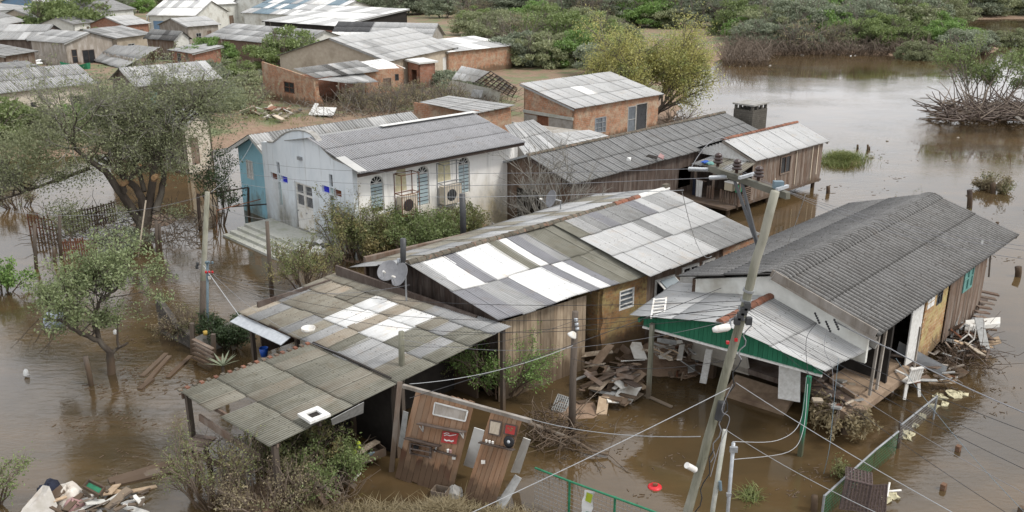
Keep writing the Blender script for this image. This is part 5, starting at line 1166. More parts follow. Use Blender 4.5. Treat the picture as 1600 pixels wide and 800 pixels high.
def place_scrub(x, y, jx, jy, kinds, smin=.8, smax=1.25, label=None):
    px_ = x + rw.uniform(-jx, jx); py_ = y + rw.uniform(-jy, jy); p = P(px_, py_, 0); k = rw.choice(kinds); s = rw.uniform(smin, smax)
    z = max(gz(p.x, p.y), -.3) - .1
    M = Matrix.Translation((p.x, p.y, z)) @ Matrix.Rotation(rw.uniform(0, 6.28), 4, 'Z') @ Matrix.Diagonal((s * rw.uniform(.9, 1.15), s * rw.uniform(.9, 1.15), s * rw.uniform(.85, 1.15), 1))
    copy_tree(protos[k], M, LBL[k].replace("in the wood along the far bank", "in the far wood, " + ROW[0] + (", yellow tree end" if px_ < 1230 and py_ > 40 else ", open water end" if px_ > 1380 else ", village end" if px_ < 900 else "")), "trees of the wood along the far bank" if label is None else "bushes among the village houses")
ROW[0] = "front rank on the shore"
for x in range(1180, 1530, 30): place_scrub(x, 79, 8, 2, [0, 1, 2, 3, 4, 6], .6, 1.05)            # front rank along the shore
ROW[0] = "second rank from the shore"
for x in range(1165, 1500, 34): place_scrub(x, 68, 10, 3, [0, 1, 2, 3, 5, 6, 7])
ROW[0] = "third rank from the shore"
for x in range(1140, 1480, 34): place_scrub(x, 56, 12, 3, [0, 2, 3, 5, 6, 7])
ROW[0] = "middle rank"
for x in range(860, 1480, 36): place_scrub(x, 44, 14, 3, [0, 1, 3, 5, 2, 6, 7], .8, 1.4)
ROW[0] = "rear middle rank"
for x in range(700, 1500, 40): place_scrub(x, 33, 14, 3, [0, 3, 5, 1, 6, 7], .9, 1.5)
ROW[0] = "rear rank"
for x in range(640, 1500, 36): place_scrub(x, 24, 14, 2, [0, 3, 3, 5], 1.0, 1.5)
ROW[0] = "last but one rank"
for x in range(600, 1640, 40): place_scrub(x, 16, 14, 2, [0, 3, 5], 1.1, 1.6)
ROW[0] = "last rank"
for x in range(520, 1700, 50): place_scrub(x, 8, 14, 2, [0, 3, 5], 1.1, 1.7)
ROW[0] = "crowns along the top edge"
for x in range(-60, 1700, 62): place_scrub(x, -3, 16, 3, [0, 3, 5], 1.3, 2.0)
ROW[0] = "thicket behind the brick house"
for x, y in ((740, 60), (775, 66), (810, 74), (850, 62), (880, 80), (905, 66), (930, 92), (870, 104), (835, 112), (905, 112), (945, 122), (790, 92), (820, 96), (860, 90), (745, 46), (790, 52), (830, 50), (930, 58), (960, 68), (765, 84)): place_scrub(x, y, 6, 3, [0, 1, 3, 5, 2, 6], .75, 1.1)
ROW[0] = "clump beyond the side channel"
for x, y in ((1515, 27), (1545, 25), (1580, 24), (1620, 26), (1560, 14), (1600, 12)): place_scrub(x, y, 5, 1, [0, 3, 5], 1.0, 1.4)
ROW[0] = "standing in the water"
for x, y, l in ((1430, 92, 0), (1500, 84, 0), (1520, 78, 0), (1556, 70, 0), (1590, 72, 0)): place_scrub(x, y, 4, 1, [4, 1], .5, .8)
# bushes in the village
VL = [(105, 62, 0, 1.5, "round dark green tree standing between the plank house and grey roof house"), (128, 50, 0, 1.1, "green tree close behind the round dark tree"), (66, 82, 4, .5, "small bush beside the plank house wall"), (330, 108, 2, .75, "bright green bush at the end of the teal post house roof"), (452, 112, 0, .95, "dark green bush at the corner of the ruined brick house"),
      (215, 22, 2, 1.0, "bright green tree beside the blue walled hall"), (336, 28, 3, 1.5, "tall grey green tree in front of the silver hall"), (522, 34, 2, 1.3, "fresh green tree beside the open warehouse"), (250, 8, 0, 1.4, "tree behind the blue walled hall"), (172, 30, 3, 1.1, "tree beside the white house with blue gate"), (590, 28, 3, 1.2, "grey tree at the edge of the wood beside the white house"), (415, 45, 4, .6, "low bush beside the open warehouse"),
      (20, 212, 0, .5, "leafy bush on the bank below the cream house wall"), (66, 222, 1, .5, "olive bush on the bank below the cream house"), (110, 212, 2, .45, "bright bush on the bank behind the large tree"), (-20, 230, 0, .7, "bush at the picture edge on the near bank"), (155, 200, 4, .5, "greyish bush beside the shed behind the large tree"), (345, 178, 4, .6, "bush on the rubble behind the blue house"), (395, 150, 1, .5, "small bush in the rubble yard of the ruined brick house"), (310, 160, 3, .7, "bush beside the shed end wall"), (60, 170, 3, .55, "thin bush against the cream house wall"), (725, 150, 4, .6, "bush in front of the fallen white wall"), (805, 108, 3, .8, "bush beside the white metal shed"), (560, 178, 6, .45, "brown leafless bush behind the blue house roof"), (610, 182, 6, .5, "brown leafless bush behind the church ridge"), (650, 172, 6, .45, "brown leafless bush in front of the outhouse"), (700, 178, 6, .5, "brown leafless bush behind the church roof end"), (500, 150, 6, .4, "brown leafless bush at the broken brick corner"), (400, 172, 6, .4, "brown leafless bush on the rubble yard"), (430, 138, 4, .5, "grey bush beside the ruined brick house"), (370, 128, 0, .45, "green bush at the street end of the teal post house"), (290, 70, 0, .4, "green bush beside the rusty barrel"), (395, 88, 2, .4, "bright bush in front of the long tan house"), (150, 74, 0, .5, "green bush behind the collapsed roof"), (30, 78, 6, .5, "brown bare bush beside the pale roofed house"), (200, 60, 3, .5, "grey bush beside the grey roofed house"), (480, 44, 0, .7, "green tree behind the long tan house"), (280, 30, 0, .9, "green tree in front of the blue gated hall"), (130, 22, 3, 1.0, "grey green tree behind the round dark tree"), (690, 140, 4, .5, "grey bush between outhouse and fallen white wall")]
for x, y, k, s, lab in VL:
    p = P(x, y, 0); M = Matrix.Translation((p.x, p.y, gz(p.x, p.y) - .15)) @ Matrix.Rotation(rw.uniform(0, 6.28), 4, 'Z') @ Matrix.Diagonal((s, s, s, 1))
    copy_tree(protos[k], M, lab, "trees and bushes among the village houses")
# brown tangle of dead undergrowth along the far bank (nobody could count it)
rng = np.random.default_rng(77); br = []
for i in range(1500):
    x = rng.uniform(1150, 1545); p = P(x, 84 + rng.uniform(-3, 3), 0); h = rng.uniform(.6, 2.2); d = rng.normal(size=3) * .5; d[2] = 1
    pts = [w3(p) + d * h * k / 3 + rng.normal(size=3) * .15 * k for k in range(4)]; br.append((pts, np.linspace(.05, .025, 4), 3))
for i in range(1300):
    x = rng.uniform(495, 800); y = rng.uniform(142, 188); p = P(x, y, .2); h = rng.uniform(.5, 1.6); d = rng.normal(size=3) * .8; d[2] = .8
    pts = [w3(p) + d * h * k / 3 + rng.normal(size=3) * .1 * k for k in range(4)]; br.append((pts, np.linspace(.028, .012, 4), 3))
for i in range(500):
    x = rng.uniform(1130, 1200); p = P(x, rng.uniform(80, 104), 0); h = rng.uniform(.6, 3.0); d = rng.normal(size=3) * .5; d[2] = 1
    pts = [w3(p) + d * h * k / 3 + rng.normal(size=3) * .15 * k for k in range(4)]; br.append((pts, np.linspace(.045, .02, 4), 3))
v, f = tubes_np(br); o = np_mesh("undergrowth", v, f, "twig_dead"); o["kind"] = "stuff"; o["label"] = "brown tangle of dead undergrowth on the banks"; o["category"] = "undergrowth"

# -- yellow tree beside the brick house
rng = np.random.default_rng(21); br = []; tips = []; base = w3(P(1003, 196, -.2))
cfg = dict(wig=.10, lift=.05, kids=(5, 8), spread=.62, ratio=.60, seg=5, tipfrom=1, tiplift=-.05)
for dx, dy in ((-.75, .1), (-.35, -.2), (.1, .25), (.45, -.1), (.85, .1), (1.2, -.3), (-.1, -.5)): grow(rng, base + rng.normal(size=3) * .12, (dx, dy, 1.0 + rng.uniform(-.1, .3)), 4.6, .16, 3, cfg, br, tips)
make_tree("yellow_tree", "broad tree with yellow green autumn foliage beside the brick house", "tree", base, br, tips, rng, "leaf_yellow", "bark_pale", 30, .15, .38, .4, .3)

# -- small tree standing in the flood
rng = np.random.default_rng(31); br = []; tips = []; base = P(173, 597, -.3); Yb = base.y
def poly_limb(pxs, r0, r1, dys):
    pts = [w3(PY(x, y, Yb + dy)) for (x, y), dy in zip(pxs, dys)]; m = []
    for i in range(len(pts) - 1):
        for k in range(3): m.append(pts[i] + (pts[i + 1] - pts[i]) * k / 3 + rng.normal(size=3) * .012)
    m.append(pts[-1]); br.append((m, np.linspace(r0, r1, len(m)), 8)); return m
poly_limb([(174, 610), (174, 575), (172, 548)], .14, .12, [0, 0, 0])
L1 = poly_limb([(172, 550), (155, 533), (135, 525), (112, 512), (95, 500), (70, 500)], .10, .03, [0, -.1, -.3, -.6, -.9, -1.2])
L2 = poly_limb([(155, 534), (148, 510), (148, 490), (155, 473), (172, 458), (190, 448)], .085, .035, [0, 0, .1, .2, .3, .3])
L3 = poly_limb([(174, 552), (186, 544), (200, 535)], .06, .035, [0, .1, .2]); L4 = poly_limb([(185, 544), (184, 530), (182, 510), (188, 500)], .045, .015, [0, .1, .2, .3])
L5 = poly_limb([(100, 500), (105, 480), (112, 465)], .035, .02, [-.8, -.6, -.4])
cfg = dict(wig=.16, lift=.04, kids=(4, 7), spread=.75, ratio=.62, seg=4, tipfrom=1, tiplift=-.03)
for Lm, k, l0 in ((L1, 11, 1.0), (L2, 13, 1.15), (L5, 6, .9)):
    for i in range(k):
        j = rng.integers(len(Lm) // 3, len(Lm)); grow(rng, Lm[j], (rng.normal() * .8, rng.normal() * .8, .75), l0 * rng.uniform(.7, 1.1), .022, 2, cfg, br, tips)
for i in range(10): j = rng.integers(len(L2) - 6, len(L2)); grow(rng, L2[j], (rng.normal() * .9 - .1, rng.normal() * .7, .5), 1.35, .02, 2, cfg, br, tips)
make_tree("flooded_small_tree", "small forked tree with grey green leaves standing in brown water", "tree", base, br, tips, rng, "leaf_small_tree", "bark", 13, .085, .09, .5, .2, twigmat="bark")
# bare drooping twigs below it
rng = np.random.default_rng(33); br = []
for i in range(9): 
    p = w3(PY(rng.uniform(60, 120), rng.uniform(490, 520), Yb - .8)); grow(rng, p, (rng.normal() * .6 - .5, rng.normal() * .5, -.5), 1.0, .012, 2, dict(wig=.15, lift=-.05, kids=(2, 4), spread=.6, ratio=.6, seg=4), br, [])
make_tree("drooping_branch", "bare broken branch drooping from the small flooded tree", "branch", w3(PY(90, 510, Yb - .8)), br, [], rng, "leaf_grey", "bark", 0, 0, 0)

# -- large spreading tree
rng = np.random.default_rng(41); br = []; tips = []; base = P(222, 385, -.4); Yb = base.y
trunkL = [poly_limb([(222, 395), (222, 360), (226, 335)], .42, .34, [0, 0, 0]),
          poly_limb([(218, 345), (200, 318), (185, 296), (165, 268), (140, 250), (120, 235), (108, 215)], .24, .05, [0, -.2, -.5, -.9, -1.2, -1.5, -1.8]),
          poly_limb([(226, 338), (222, 310), (212, 292), (195, 278), (176, 260), (150, 245)], .22, .10, [0, 0, .2, .3, .4, .5]),
          poly_limb([(230, 338), (236, 305), (240, 270), (246, 245), (258, 222), (272, 205), (288, 185), (300, 165)], .22, .045, [0, .2, .3, .5, .7, .9, 1.1, 1.4]),
          poly_limb([(244, 330), (252, 300), (256, 270), (250, 240), (262, 215)], .18, .07, [0, .4, .8, 1.0, 1.3]),
          poly_limb([(140, 262), (100, 278), (60, 292), (20, 306), (-20, 318)], .09, .03, [-1, -1.3, -1.6, -1.9, -2.2]),
          poly_limb([(226, 300), (215, 262), (200, 235), (180, 210), (165, 190)], .12, .03, [.2, .6, 1.0, 1.4, 1.8]),
          poly_limb([(246, 250), (232, 225), (222, 205), (214, 180)], .09, .03, [.5, .6, .8, 1.0])]
stubs = [((190, 260), (175, 262)), ((205, 278), (218, 257)), ((238, 300), (240, 282)), ((195, 300), (192, 289))]
cfg = dict(wig=.17, lift=.05, kids=(3, 6), spread=.8, ratio=.62, seg=4, tipfrom=1, tiplift=-.04)
for Lm, k, l0 in zip(trunkL[1:], (16, 8, 22, 8, 16, 14, 12), (2.2, 1.6, 2.2, 1.6, 1.8, 2.1, 2.0)):
    for i in range(k):
        j = rng.integers(len(Lm) // 2, len(Lm)); grow(rng, Lm[j], (rng.normal() * .9, rng.normal() * .8, .55), l0 * rng.uniform(.6, 1.1), .04, 3, cfg, br, tips)
BT = make_tree("spreading_tree", "large spreading tree with sawn limbs and thin feathery foliage in the flood", "tree", base, br, tips, rng, "leaf_olive", "bark", 7, .10, .12, .4, .2, keep=.62, twigmat="twig_grey")
rng2 = np.random.default_rng(43); cl = [(35, 222, -1.8, 1.4), (90, 212, -1.5, 1.4), (150, 195, 0, 1.4), (60, 235, -2, 1.2), (190, 165, 1.5, 1.3), (25, 235, -2, 1.2), (100, 330, -1.5, .9), (110, 350, -1, .8), (250, 165, 1, 1.1), (330, 150, 1.5, 1.6), (370, 155, 2, 1.2), (290, 150, 1.5, 1.2), (160, 185, 0, 1.3), (205, 225, .3, 1.3), (245, 215, .3, 1.2), (150, 215, -.8, 1.3), (215, 180, .6, 1.4), (120, 270, -1.2, 1.0), (70, 270, -1.8, 1.0), (270, 260, .4, .9), (200, 262, -.9, .7), (290, 215, .8, 1.0), (340, 195, 1.2, .9), (185, 330, -.5, .6), (200, 370, -1, .8), (275, 330, .5, .6)]
cs = []
for x, y, dy, s in cl:
    c = w3(PY(x, y, Yb + dy)); k = int(1250 * s * s); p = rng2.normal(size=(k, 3)) * np.array([.62, .62, .36]) * s; cs.append(c + p)
v, f = leaves_np(rng2, np.concatenate(cs), .10, .4, .2); np_mesh("outer_foliage", v, f, "leaf_olive", BT, base)
for (x0, y0), (x1, y1) in stubs:
    p, q = PY(x0, y0, Yb - .6), PY(x1, y1, Yb - .75); MB().tube([p, q], [.13, .12], 9).build("sawn_limb", "bark", BT, smooth=False)
    MB().tube([q, q + (q - p).normalized() * .012], [.118, .115], 10).build("cut_face", "saw_cut", BT)
for x, y in ((158, 265), (240, 278), (193, 287)):
    q = PY(x, y, Yb - .85); MB().tube([q + V(0, .3, 0), q, q + V(0, -.03, 0)], [.14, .13, .12], 10).build("cut_face", "saw_cut", BT)

# -- shrub by the blue house, bare tree, debris island tree
def bush(name, label, x, y, h, w, n, leaf, bark, per, sz, seed, cat="shrub", depth=2, spread=.55, zb=-.2, lift=.05, keep=1, r=.03, crown="foliage", scat=.08):
    rng = np.random.default_rng(seed); br = []; tips = []; b = P(x, y, zb); b = w3(b)
    for i in range(n):
        a = rng.uniform(0, 6.28); rr = w * rng.uniform(.1, .5)
        grow(rng, b + np.array([math.cos(a) * rr * .5, math.sin(a) * rr * .5, 0]), (math.cos(a) * spread, math.sin(a) * spread, 1), h * rng.uniform(.6, 1.0), r, depth, dict(wig=.12, lift=lift, kids=(3, 6), spread=.6, ratio=.5, seg=4, tipfrom=1), br, tips)
    return make_tree(name, label, cat, b, br, tips, rng, leaf, bark, per, sz, scat, .45, .2, crown=crown, keep=keep)
bush("flooded_shrub", "many stemmed green shrub in front of the blue house", 346, 358, 3.3, 1.0, 9, "leaf_dark", "bark", 16, .11, 51, spread=.22, scat=.14)
bush("bare_tree", "leafless grey tree spreading its twigs in front of the long wooden house", 862, 408, 4.3, .6, 17, "leaf_grey", "twig_grey", 0, 0, 52, cat="tree", depth=3, spread=.42, lift=.02, r=.045)
bush("island_tree", "thin green tree growing from the driftwood mound in the open water", 1535, 172, 5.0, 6.0, 12, "leaf_green", "bark_pale", 18, .20, 53, cat="tree", spread=.55, scat=.22, r=.06, depth=3, keep=.45)
bush("hedge_shrub", "tangled weedy shrub growing along the church side wall", 575, 405, 1.8, 4.0, 40, "leaf_weed", "twig_dead", 16, .10, 54, zb=.1, spread=.4, scat=.14)
bush("weedy_shrub", "green shrub against the church wall below the middle arched window", 655, 400, 1.6, 4.4, 44, "leaf_green", "twig_dead", 18, .10, 55, zb=.2, spread=.45, scat=.14)
bush("yellow_weeds", "yellowish weeds at the far foot of the church wall", 722, 380, 1.45, 3.4, 34, "leaf_weed", "twig_dead", 12, .10, 56, zb=.2, spread=.4, scat=.12)
bush("roof_edge_weeds", "weeds growing along the back edge of the mossy shed roof", 480, 446, 1.6, 2.6, 30, "leaf_weed", "twig_dead", 10, .07, 57, zb=.3, spread=.6)
bush("tall_weeds", "tall weeds in front of the church steps debris", 540, 402, 2.4, 2.0, 22, "leaf_weed", "twig_dead", 12, .08, 58, zb=.1, spread=.35)
bush("bush_by_panel", "green bush behind the tilted plank wall panels", 785, 612, 1.7, 2.2, 26, "leaf_bright", "twig_dead", 16, .06, 59, zb=.1, spread=.6)
bush("leaning_bush", "pale leafy bush growing under the patchwork house eave", 745, 590, 1.4, 1.2, 16, "leaf_weed", "twig_dead", 12, .06, 60, zb=.3, spread=.6)
bush("front_bush", "leafy green bush in front of the front shed", 468, 742, 1.5, 2.0, 24, "leaf_weed", "twig_dead", 18, .065, 61, zb=.0, spread=.6)
bush("front_bush_low", "low dense green bush at the bottom edge below the front shed", 520, 770, 1.0, 1.6, 20, "leaf_green", "twig_dead", 20, .06, 62, zb=.0, spread=.7)
bush("corner_bush", "dry twiggy bush at the bottom edge left of the leafy front bush", 330, 790, 1.6, 1.4, 22, "leaf_weed", "twig_dead", 7, .055, 63, zb=.0, spread=.5)
bush("dry_bush", "dense dry brown bush at the bottom edge of the picture", 420, 805, 1.3, 3.0, 46, "leaf_dry", "twig_dead", 6, .05, 64, zb=.0, spread=.6)
bush("edge_bush", "green leafy plant at the left picture edge in the water", 6, 465, 1.3, .8, 12, "leaf_bright", "bark", 16, .11, 65, spread=.6)
bush("edge_reed", "green twigs at the bottom left corner", -6, 800, 1.2, .5, 8, "leaf_green", "twig_dead", 12, .06, 66, spread=.3)
bush("fence_shrub", "low green shrub by the picket fence under the large tree", 195, 400, 1.0, 2.2, 18, "leaf_grey", "bark", 12, .09, 67, spread=.6)
bush("wall_creeper", "dark leafy creeper against the low garden wall", 365, 535, .9, 1.8, 26, "leaf_dark", "bark", 16, .075, 68, zb=.1, spread=.8)
bush("dry_bank_bush", "brown dry bush on the low bank behind the large tree", 30, 330, 1.4, 2.0, 20, "leaf_dry", "twig_dead", 6, .08, 69, spread=.6)
bush("gate_brush", "dead brown brush caught on the broken garden wall", 285, 522, 1.0, 1.1, 30, "leaf_dry", "twig_dead", 5, .05, 70, zb=.1, spread=.8, lift=-.05)
bush("floating_branch", "bare branches rising from the water behind the stilt house", 1440, 400, 2.6, 2.0, 8, "leaf_weed", "twig_grey", 3, .08, 71, spread=.9, lift=.0, r=.02)
bush("grass_by_fence", "small green plant beside the wire fence and wicker chair", 1322, 760, .6, .3, 5, "leaf_weed", "twig_dead", 9, .06, 72, spread=.5)
bush("dry_tuft", "dry brown brush drifted against the fence posts in open water", 1550, 302, .9, 2.4, 30, "leaf_dry", "twig_dead", 6, .10, 73, spread=.8)
# palm plant beside the front shed
t = thing("small_palm", "small fan leaved palm beside the front shed roof edge", "plant", P(348, 590, .4), 0)
c = P(348, 572, .9); MB().tube([V(c.x, c.y, -.2), c], [.07, .05], 7).build("stem", "bark", t)
for i in range(13):
    a = i * 2.4; d = V(math.cos(a), math.sin(a), .55 + .3 * (i % 3)); d.normalize(); x = d.cross(UP).normalized(); mb = MB()
    pts = [c + d * (.62 * k / 3) - UP * (.10 * (k / 3) ** 2) for k in range(4)]
    for k, w in enumerate((.012, .035, .028, .003)): mb.v += [pts[k] - x * w, pts[k] + x * w]
    mb.f = [(2 * k, 2 * k + 1, 2 * k + 3, 2 * k + 2) for k in range(3)]; mb.build("frond", "leaf_grey", t)
# grasses
def grass(name, label, x, y, rx, ry, n, h, mat, seed, zb=None):
    rng = np.random.default_rng(seed); ps = np.stack([x + rng.normal(size=n) * rx, y + rng.normal(size=n) * ry], 1); vs = []
    b = np.array([P(a, b, 0)[:] for a, b in ps]); b[:, 2] = zb if zb is not None else np.maximum(ground_z(b[:, 0], b[:, 1]), -.02) - .03; d = rng.normal(size=(n, 3)) * .55; d[:, 2] = 1; d *= h * rng.uniform(.5, 1.2, (n, 1)); s = rng.normal(size=(n, 3)); s[:, 2] = 0; s = s / np.linalg.norm(s, axis=1)[:, None] * .014 * max(1, h * 2)
    e = d.copy(); e[:, 2] *= .75; e[:, :2] *= 1.7
    v = np.stack([b - s, b + s, b + d * .6 + s * .7, b + d * .6 - s * .7, b + e + s * .1, b + e - s * .1], 1).reshape(-1, 3); i = np.arange(n)[:, None] * 6
    o = np_mesh(name, v, np.concatenate([i + np.array([[0, 1, 2, 3]]), i + np.array([[3, 2, 4, 5]])]), mat); o["kind"] = "stuff"; o["label"] = label; o["category"] = "grass"; return o
grass("grass", "green and yellow grass islet with litter beside the plank shack", 1316, 252, 18, 5, 2600, .5, "grass_green", 81)
grass("dry_grass", "matted dry straw in front of the tilted plank panels", 690, 806, 55, 7, 4200, .25, "grass_dry", 82)
grass("dry_grass", "matted dry straw on the mud left of the tilted panels", 540, 806, 50, 7, 1600, .28, "grass_dry", 83)
grass("grass", "weeds and grass on the mud between church and patchwork house", 640, 378, 60, 14, 4000, .45, "grass_green", 84)
grass("grass", "rank grass on the rubble yard behind the blue house", 420, 192, 40, 6, 900, .45, "grass_green", 85)
grass("grass", "grass on the village bank", 330, 128, 36, 6, 800, .45, "grass_green", 86)
grass("grass", "water weeds in the shallow water by the twin concrete posts", 1172, 775, 9, 6, 200, .22, "grass_green", 87, -.05)
# ------------------------------------------------------------------ poles, cables, dishes
top = P(1212, 299, 9.35); bot = P(1022, 992, -.4)
LPole = thing("leaning_utility_pole", "tall leaning weathered utility pole with a wooden crossarm in front of the carport", "utility pole", bot, 0)
def pole(f): return lerp(top, bot, f)
def poleY(y):                            # pole point that shows at picture row y
    lo, hi = 0.0, 1.0
    for _ in range(40):
        m_ = (lo + hi) / 2; p = pole(m_) - CO; dep = p.y * math.cos(PITCH) - p.z * math.sin(PITCH); yy = 400 - F * (p.y * math.sin(PITCH) + p.z * math.cos(PITCH)) / dep
        if yy < y: lo = m_
        else: hi = m_
    return pole((lo + hi) / 2)
rr = random.Random(3)
MB().tube([lerp(top, bot, i / 24) + V(rr.uniform(-.012, .012), rr.uniform(-.012, .012), 0) for i in range(25)], [lerp(.072, .098, i / 24) * rr.uniform(.96, 1.05) for i in range(25)], 12).build("shaft", "wood_pole", LPole, smooth=True, frame=Matrix.Translation(bot))
xa0, xa1 = P(1110, 263, 9.25), P(1231, 306, 9.25); xd = (xa1 - xa0).normalized()
board(LPole, xa0, xa1, .09, .11, "wood_crossarm", "crossarm", UP)
for f, g in ((.34, .165), (.44, .175)):
    c = lerp(xa0, xa1, f); MB().bar(c - UP * .06, poleY(392), .03, .05, xd).build("brace", "steel_dark", LPole)
for f in (.10, .36, .64):
    c = lerp(xa0, xa1, f) + UP * .08
    MB().lathe(c, [(.03, 0), (.03, .06), (.085, .07), (.09, .10), (.04, .12), (.08, .13), (.085, .16), (.04, .18), (.07, .19), (.07, .22), (.035, .25), (0, .26)], 14).build("pin_insulator", "ceramic_brown", LPole, smooth=True)
for f, px_, py_ in ((.02, 1074, 264), (.28, 1107, 278)):
    c = lerp(xa0, xa1, f) - UP * .02; e = PY(px_, py_, c.y + .35); d = (e - c); pr = MB(); n_ = 13
    pr.tube([c + d * (.1 + .85 * i / (2 * n_)) for i in range(2 * n_ + 1)], [(.045 if i % 2 else .022) for i in range(2 * n_ + 1)], 10); pr.build("strain_insulator", "galv", LPole)
MB().box(lerp(xa0, xa1, .88) + UP * .13, .16, .12, .12).build("fuse_holder", "pipe_blue", LPole); MB().box(lerp(xa0, xa1, .5) + UP * .10, .5, .05, .05, Rz).build("clamp", "galv", LPole); MB().box(lerp(xa0, xa1, .93) + UP * .1, .35, .05, .05, Rz).build("clamp", "galv", LPole)
hub = poleY(482)
for dz in (-.14, 0, .14, -.30):
    c = poleY(482 + dz * 95); MB().tube([c - (top - bot).normalized() * .02, c + (top - bot).normalized() * .02], .098, 14).build("pole_band", "steel_grey", LPole)
for i in range(5): MB().box(hub + V(-.14 + .05 * i, -.17, -.16 + .09 * (i % 4)), .10, .09, .13).build("cable_clamp", "steel_dark", LPole)
# street lamp head on its arm
lp = PY(1128, 513, hub.y - .2); MB().tube([poleY(492), lerp(poleY(492), lp, .6) + UP * .05, lp + V(.14, 0, 0)], .022, 8).build("lamp_arm", "steel_grey", LPole)
MB().lathe(lp, [(0, -.16), (.04, -.16), (.065, -.09), (.07, .08), (.05, .14), (0, .15)], 10, Matrix.Rotation(math.radians(78), 3, 'Y')).build("lamp_head", "plastic_white", LPole, smooth=True)
MB().tube([PY(1128, 628, hub.y + .05), PY(1122, 655, hub.y + .05)], .07, 12).build("junction_canister", "steel_dark", LPole)
MB().tube([PY(1086, 734, poleY(730).y - .15), PY(1073, 727, poleY(730).y - .25)], .06, 14).build("camera_housing", "plastic_white", LPole); MB().tube([PY(1087, 735, poleY(730).y - .15), PY(1088, 735.5, poleY(730).y - .15)], .05, 12).build("camera_lens", "black_plastic", LPole)
for i, (y0, y1) in enumerate(((500, 560), (560, 640), (640, 720), (700, 800))):
    a_, b_ = poleY(y0), poleY(y1); pts = [lerp(a_, b_, k / 8) + V(.15 + .05 * math.sin(k * 1.7 + i), -.05, .0) for k in range(9)]; MB().tube(pts, .012, 5).build("down_cable", "cable_black" if i % 2 else "cable_grey", LPole)
for x, y in ((1150, 531), (1137, 535)): MB().box(PY(x, y, poleY(531).y - .18), .05, .05, .05).build("red_clip", "plastic_red", LPole)
# other poles
def post(name, label, x0, y0, x1, y1, r0, r1, mat, z0=0., cat="post", n=10, group=None, sink=.5):
    b = P(x0, y0, z0); t_ = PY(x1, y1, b.y); mb = MB(); d = (t_ - b)
    mb.tube([b - UP * sink if abs(d.z) > .3 else b, lerp(b, t_, .5) + V(rr.uniform(-.01, .01), 0, 0), t_], [r0, (r0 + r1) / 2, r1], n); return one(name, mb, mat, label, cat, group, smooth=True), b, t_
_, b1, t1 = post("concrete_post", "pale square concrete post right of the leaning utility pole", 1098, 905, 1133, 672, .075, .062, "concrete_pale", n=4)
_, b2, t2 = post("metal_pipe_post", "grey metal pipe post beside the pale concrete post", 1128, 905, 1146, 692, .040, .040, "galv")
t = thing("post_bracket", "small steel bracket with blue insulator on the grey pipe post", "bracket", t2, 0)
MB().box(t2 - UP * .12 + V(.0, -.06, 0), .16, .06, .12).build("plate", "steel_grey", t); MB().box(t2 - UP * 1.2 + V(-.02, -.06, 0), .10, .06, .07).build("plate", "steel_grey", t); MB().tube([PY(1125, 752, t1.y - .1), PY(1126, 766, t1.y - .1)], .035, 10).build("insulator", "pipe_blue", t)
t = thing("garden_pole", "old round wooden utility pole by the broken garden wall", "utility pole", P(314, 532, 0), 0)
bL = P(313, 532, 0); tL = PY(324, 300, bL.y); MB().tube([bL - UP * .4, lerp(bL, tL, .3), tL], [.105, .095, .08], 12).build("shaft", "wood_pole", t, smooth=True); MB().tube([bL - UP * .4, lerp(bL, tL, .42)], [.11, .10], 12).build("wet_base", "wood_post", t, smooth=True)
for i, z in enumerate((415, 420)): MB().lathe(PY(309 - i, z, bL.y - .05), [(.03, 0), (.06, .03), (.03, .06), (.06, .09), (.02, .12)], 10).build("insulator", "steel_dark", t, smooth=True)
t = thing("blue_grey_pipe", "thin blue grey pipe mast with red insulators beside the old wooden pole", "mast", P(322, 530, 0), 0)
c0, c1 = P(323, 540, 0), PY(324, 408, P(323, 540, 0).y); MB().tube([c0 - UP * .3, c1], .045, 10).build("mast", "pipe_blue", t, smooth=True)
for i in range(6): MB().lathe(PY(322 + (i % 3) * 5, 412 + (i // 3) * 15, c0.y - .08), [(.02, 0), (.05, .02), (.025, .05), (.045, .07), (.01, .09)], 9).build("insulator", "plastic_red" if i > 2 else "pipe_blue", t, smooth=True)
MB().box(PY(327, 434, c0.y - .05), .07, .05, .10).build("meter_tag", "plastic_white", t)
_, bP, tP = post("lamp_post", "brown wooden post with a floodlight in front of the leaning board wall", 893, 684, 899, 487, .11, .09, "wood_post", cat="post")
t = thing("floodlight", "round white floodlight on the brown wooden post", "lamp", PY(893, 522, tP.y - .2), 0)
MB().lathe(PY(894, 524, tP.y - .18), [(0, .12), (.06, .11), (.13, .0), (.135, -.03), (0, -.035)], 16, Matrix.Rotation(math.radians(30), 3, 'Y')).build("reflector", "plastic_white", t, smooth=True)
for i in range(3): MB().lathe(PY(900 + i, 500 + i * 7, tP.y - .14), [(0, -.05), (.05, -.04), (.055, .04), (0, .05)], 9).build("socket", "galv", t, smooth=True)
post("roof_pole_stub", "wooden pole stub poking through the mossy shed roof", 627, 570, 627, 518, .085, .08, "wood_pole", 2.35, cat="post")
post("chimney_pipe", "dark round chimney pipe above the patchwork house gable", 630, 418, 630, 373, .095, .095, "steel_dark", 3.35, cat="chimney")
post("vent_pipe", "short grey vent pipe beside the two satellite dishes", 623, 418, 623, 404, .06, .06, "galv", 3.3, cat="pipe")
post("dark_post", "dark steel post behind the patchwork house ridge", 724, 372, 722, 303, .13, .12, "pipe_blue" if 0 else "steel_dark", 2.3, cat="post")
post("slim_post", "slim wooden post standing in water left of the mossy shed", 425, 468, 417, 346, .09, .07, "wood_post", cat="post")
post("stump_post", "short wooden stump post leaning in the brown water", 143, 602, 133, 557, .085, .08, "wood_post", cat="post")
post("yard_post", "dark post with a crossbar by the flooded yard", 313, 360, 309, 303, .09, .08, "wood_wet", cat="post")
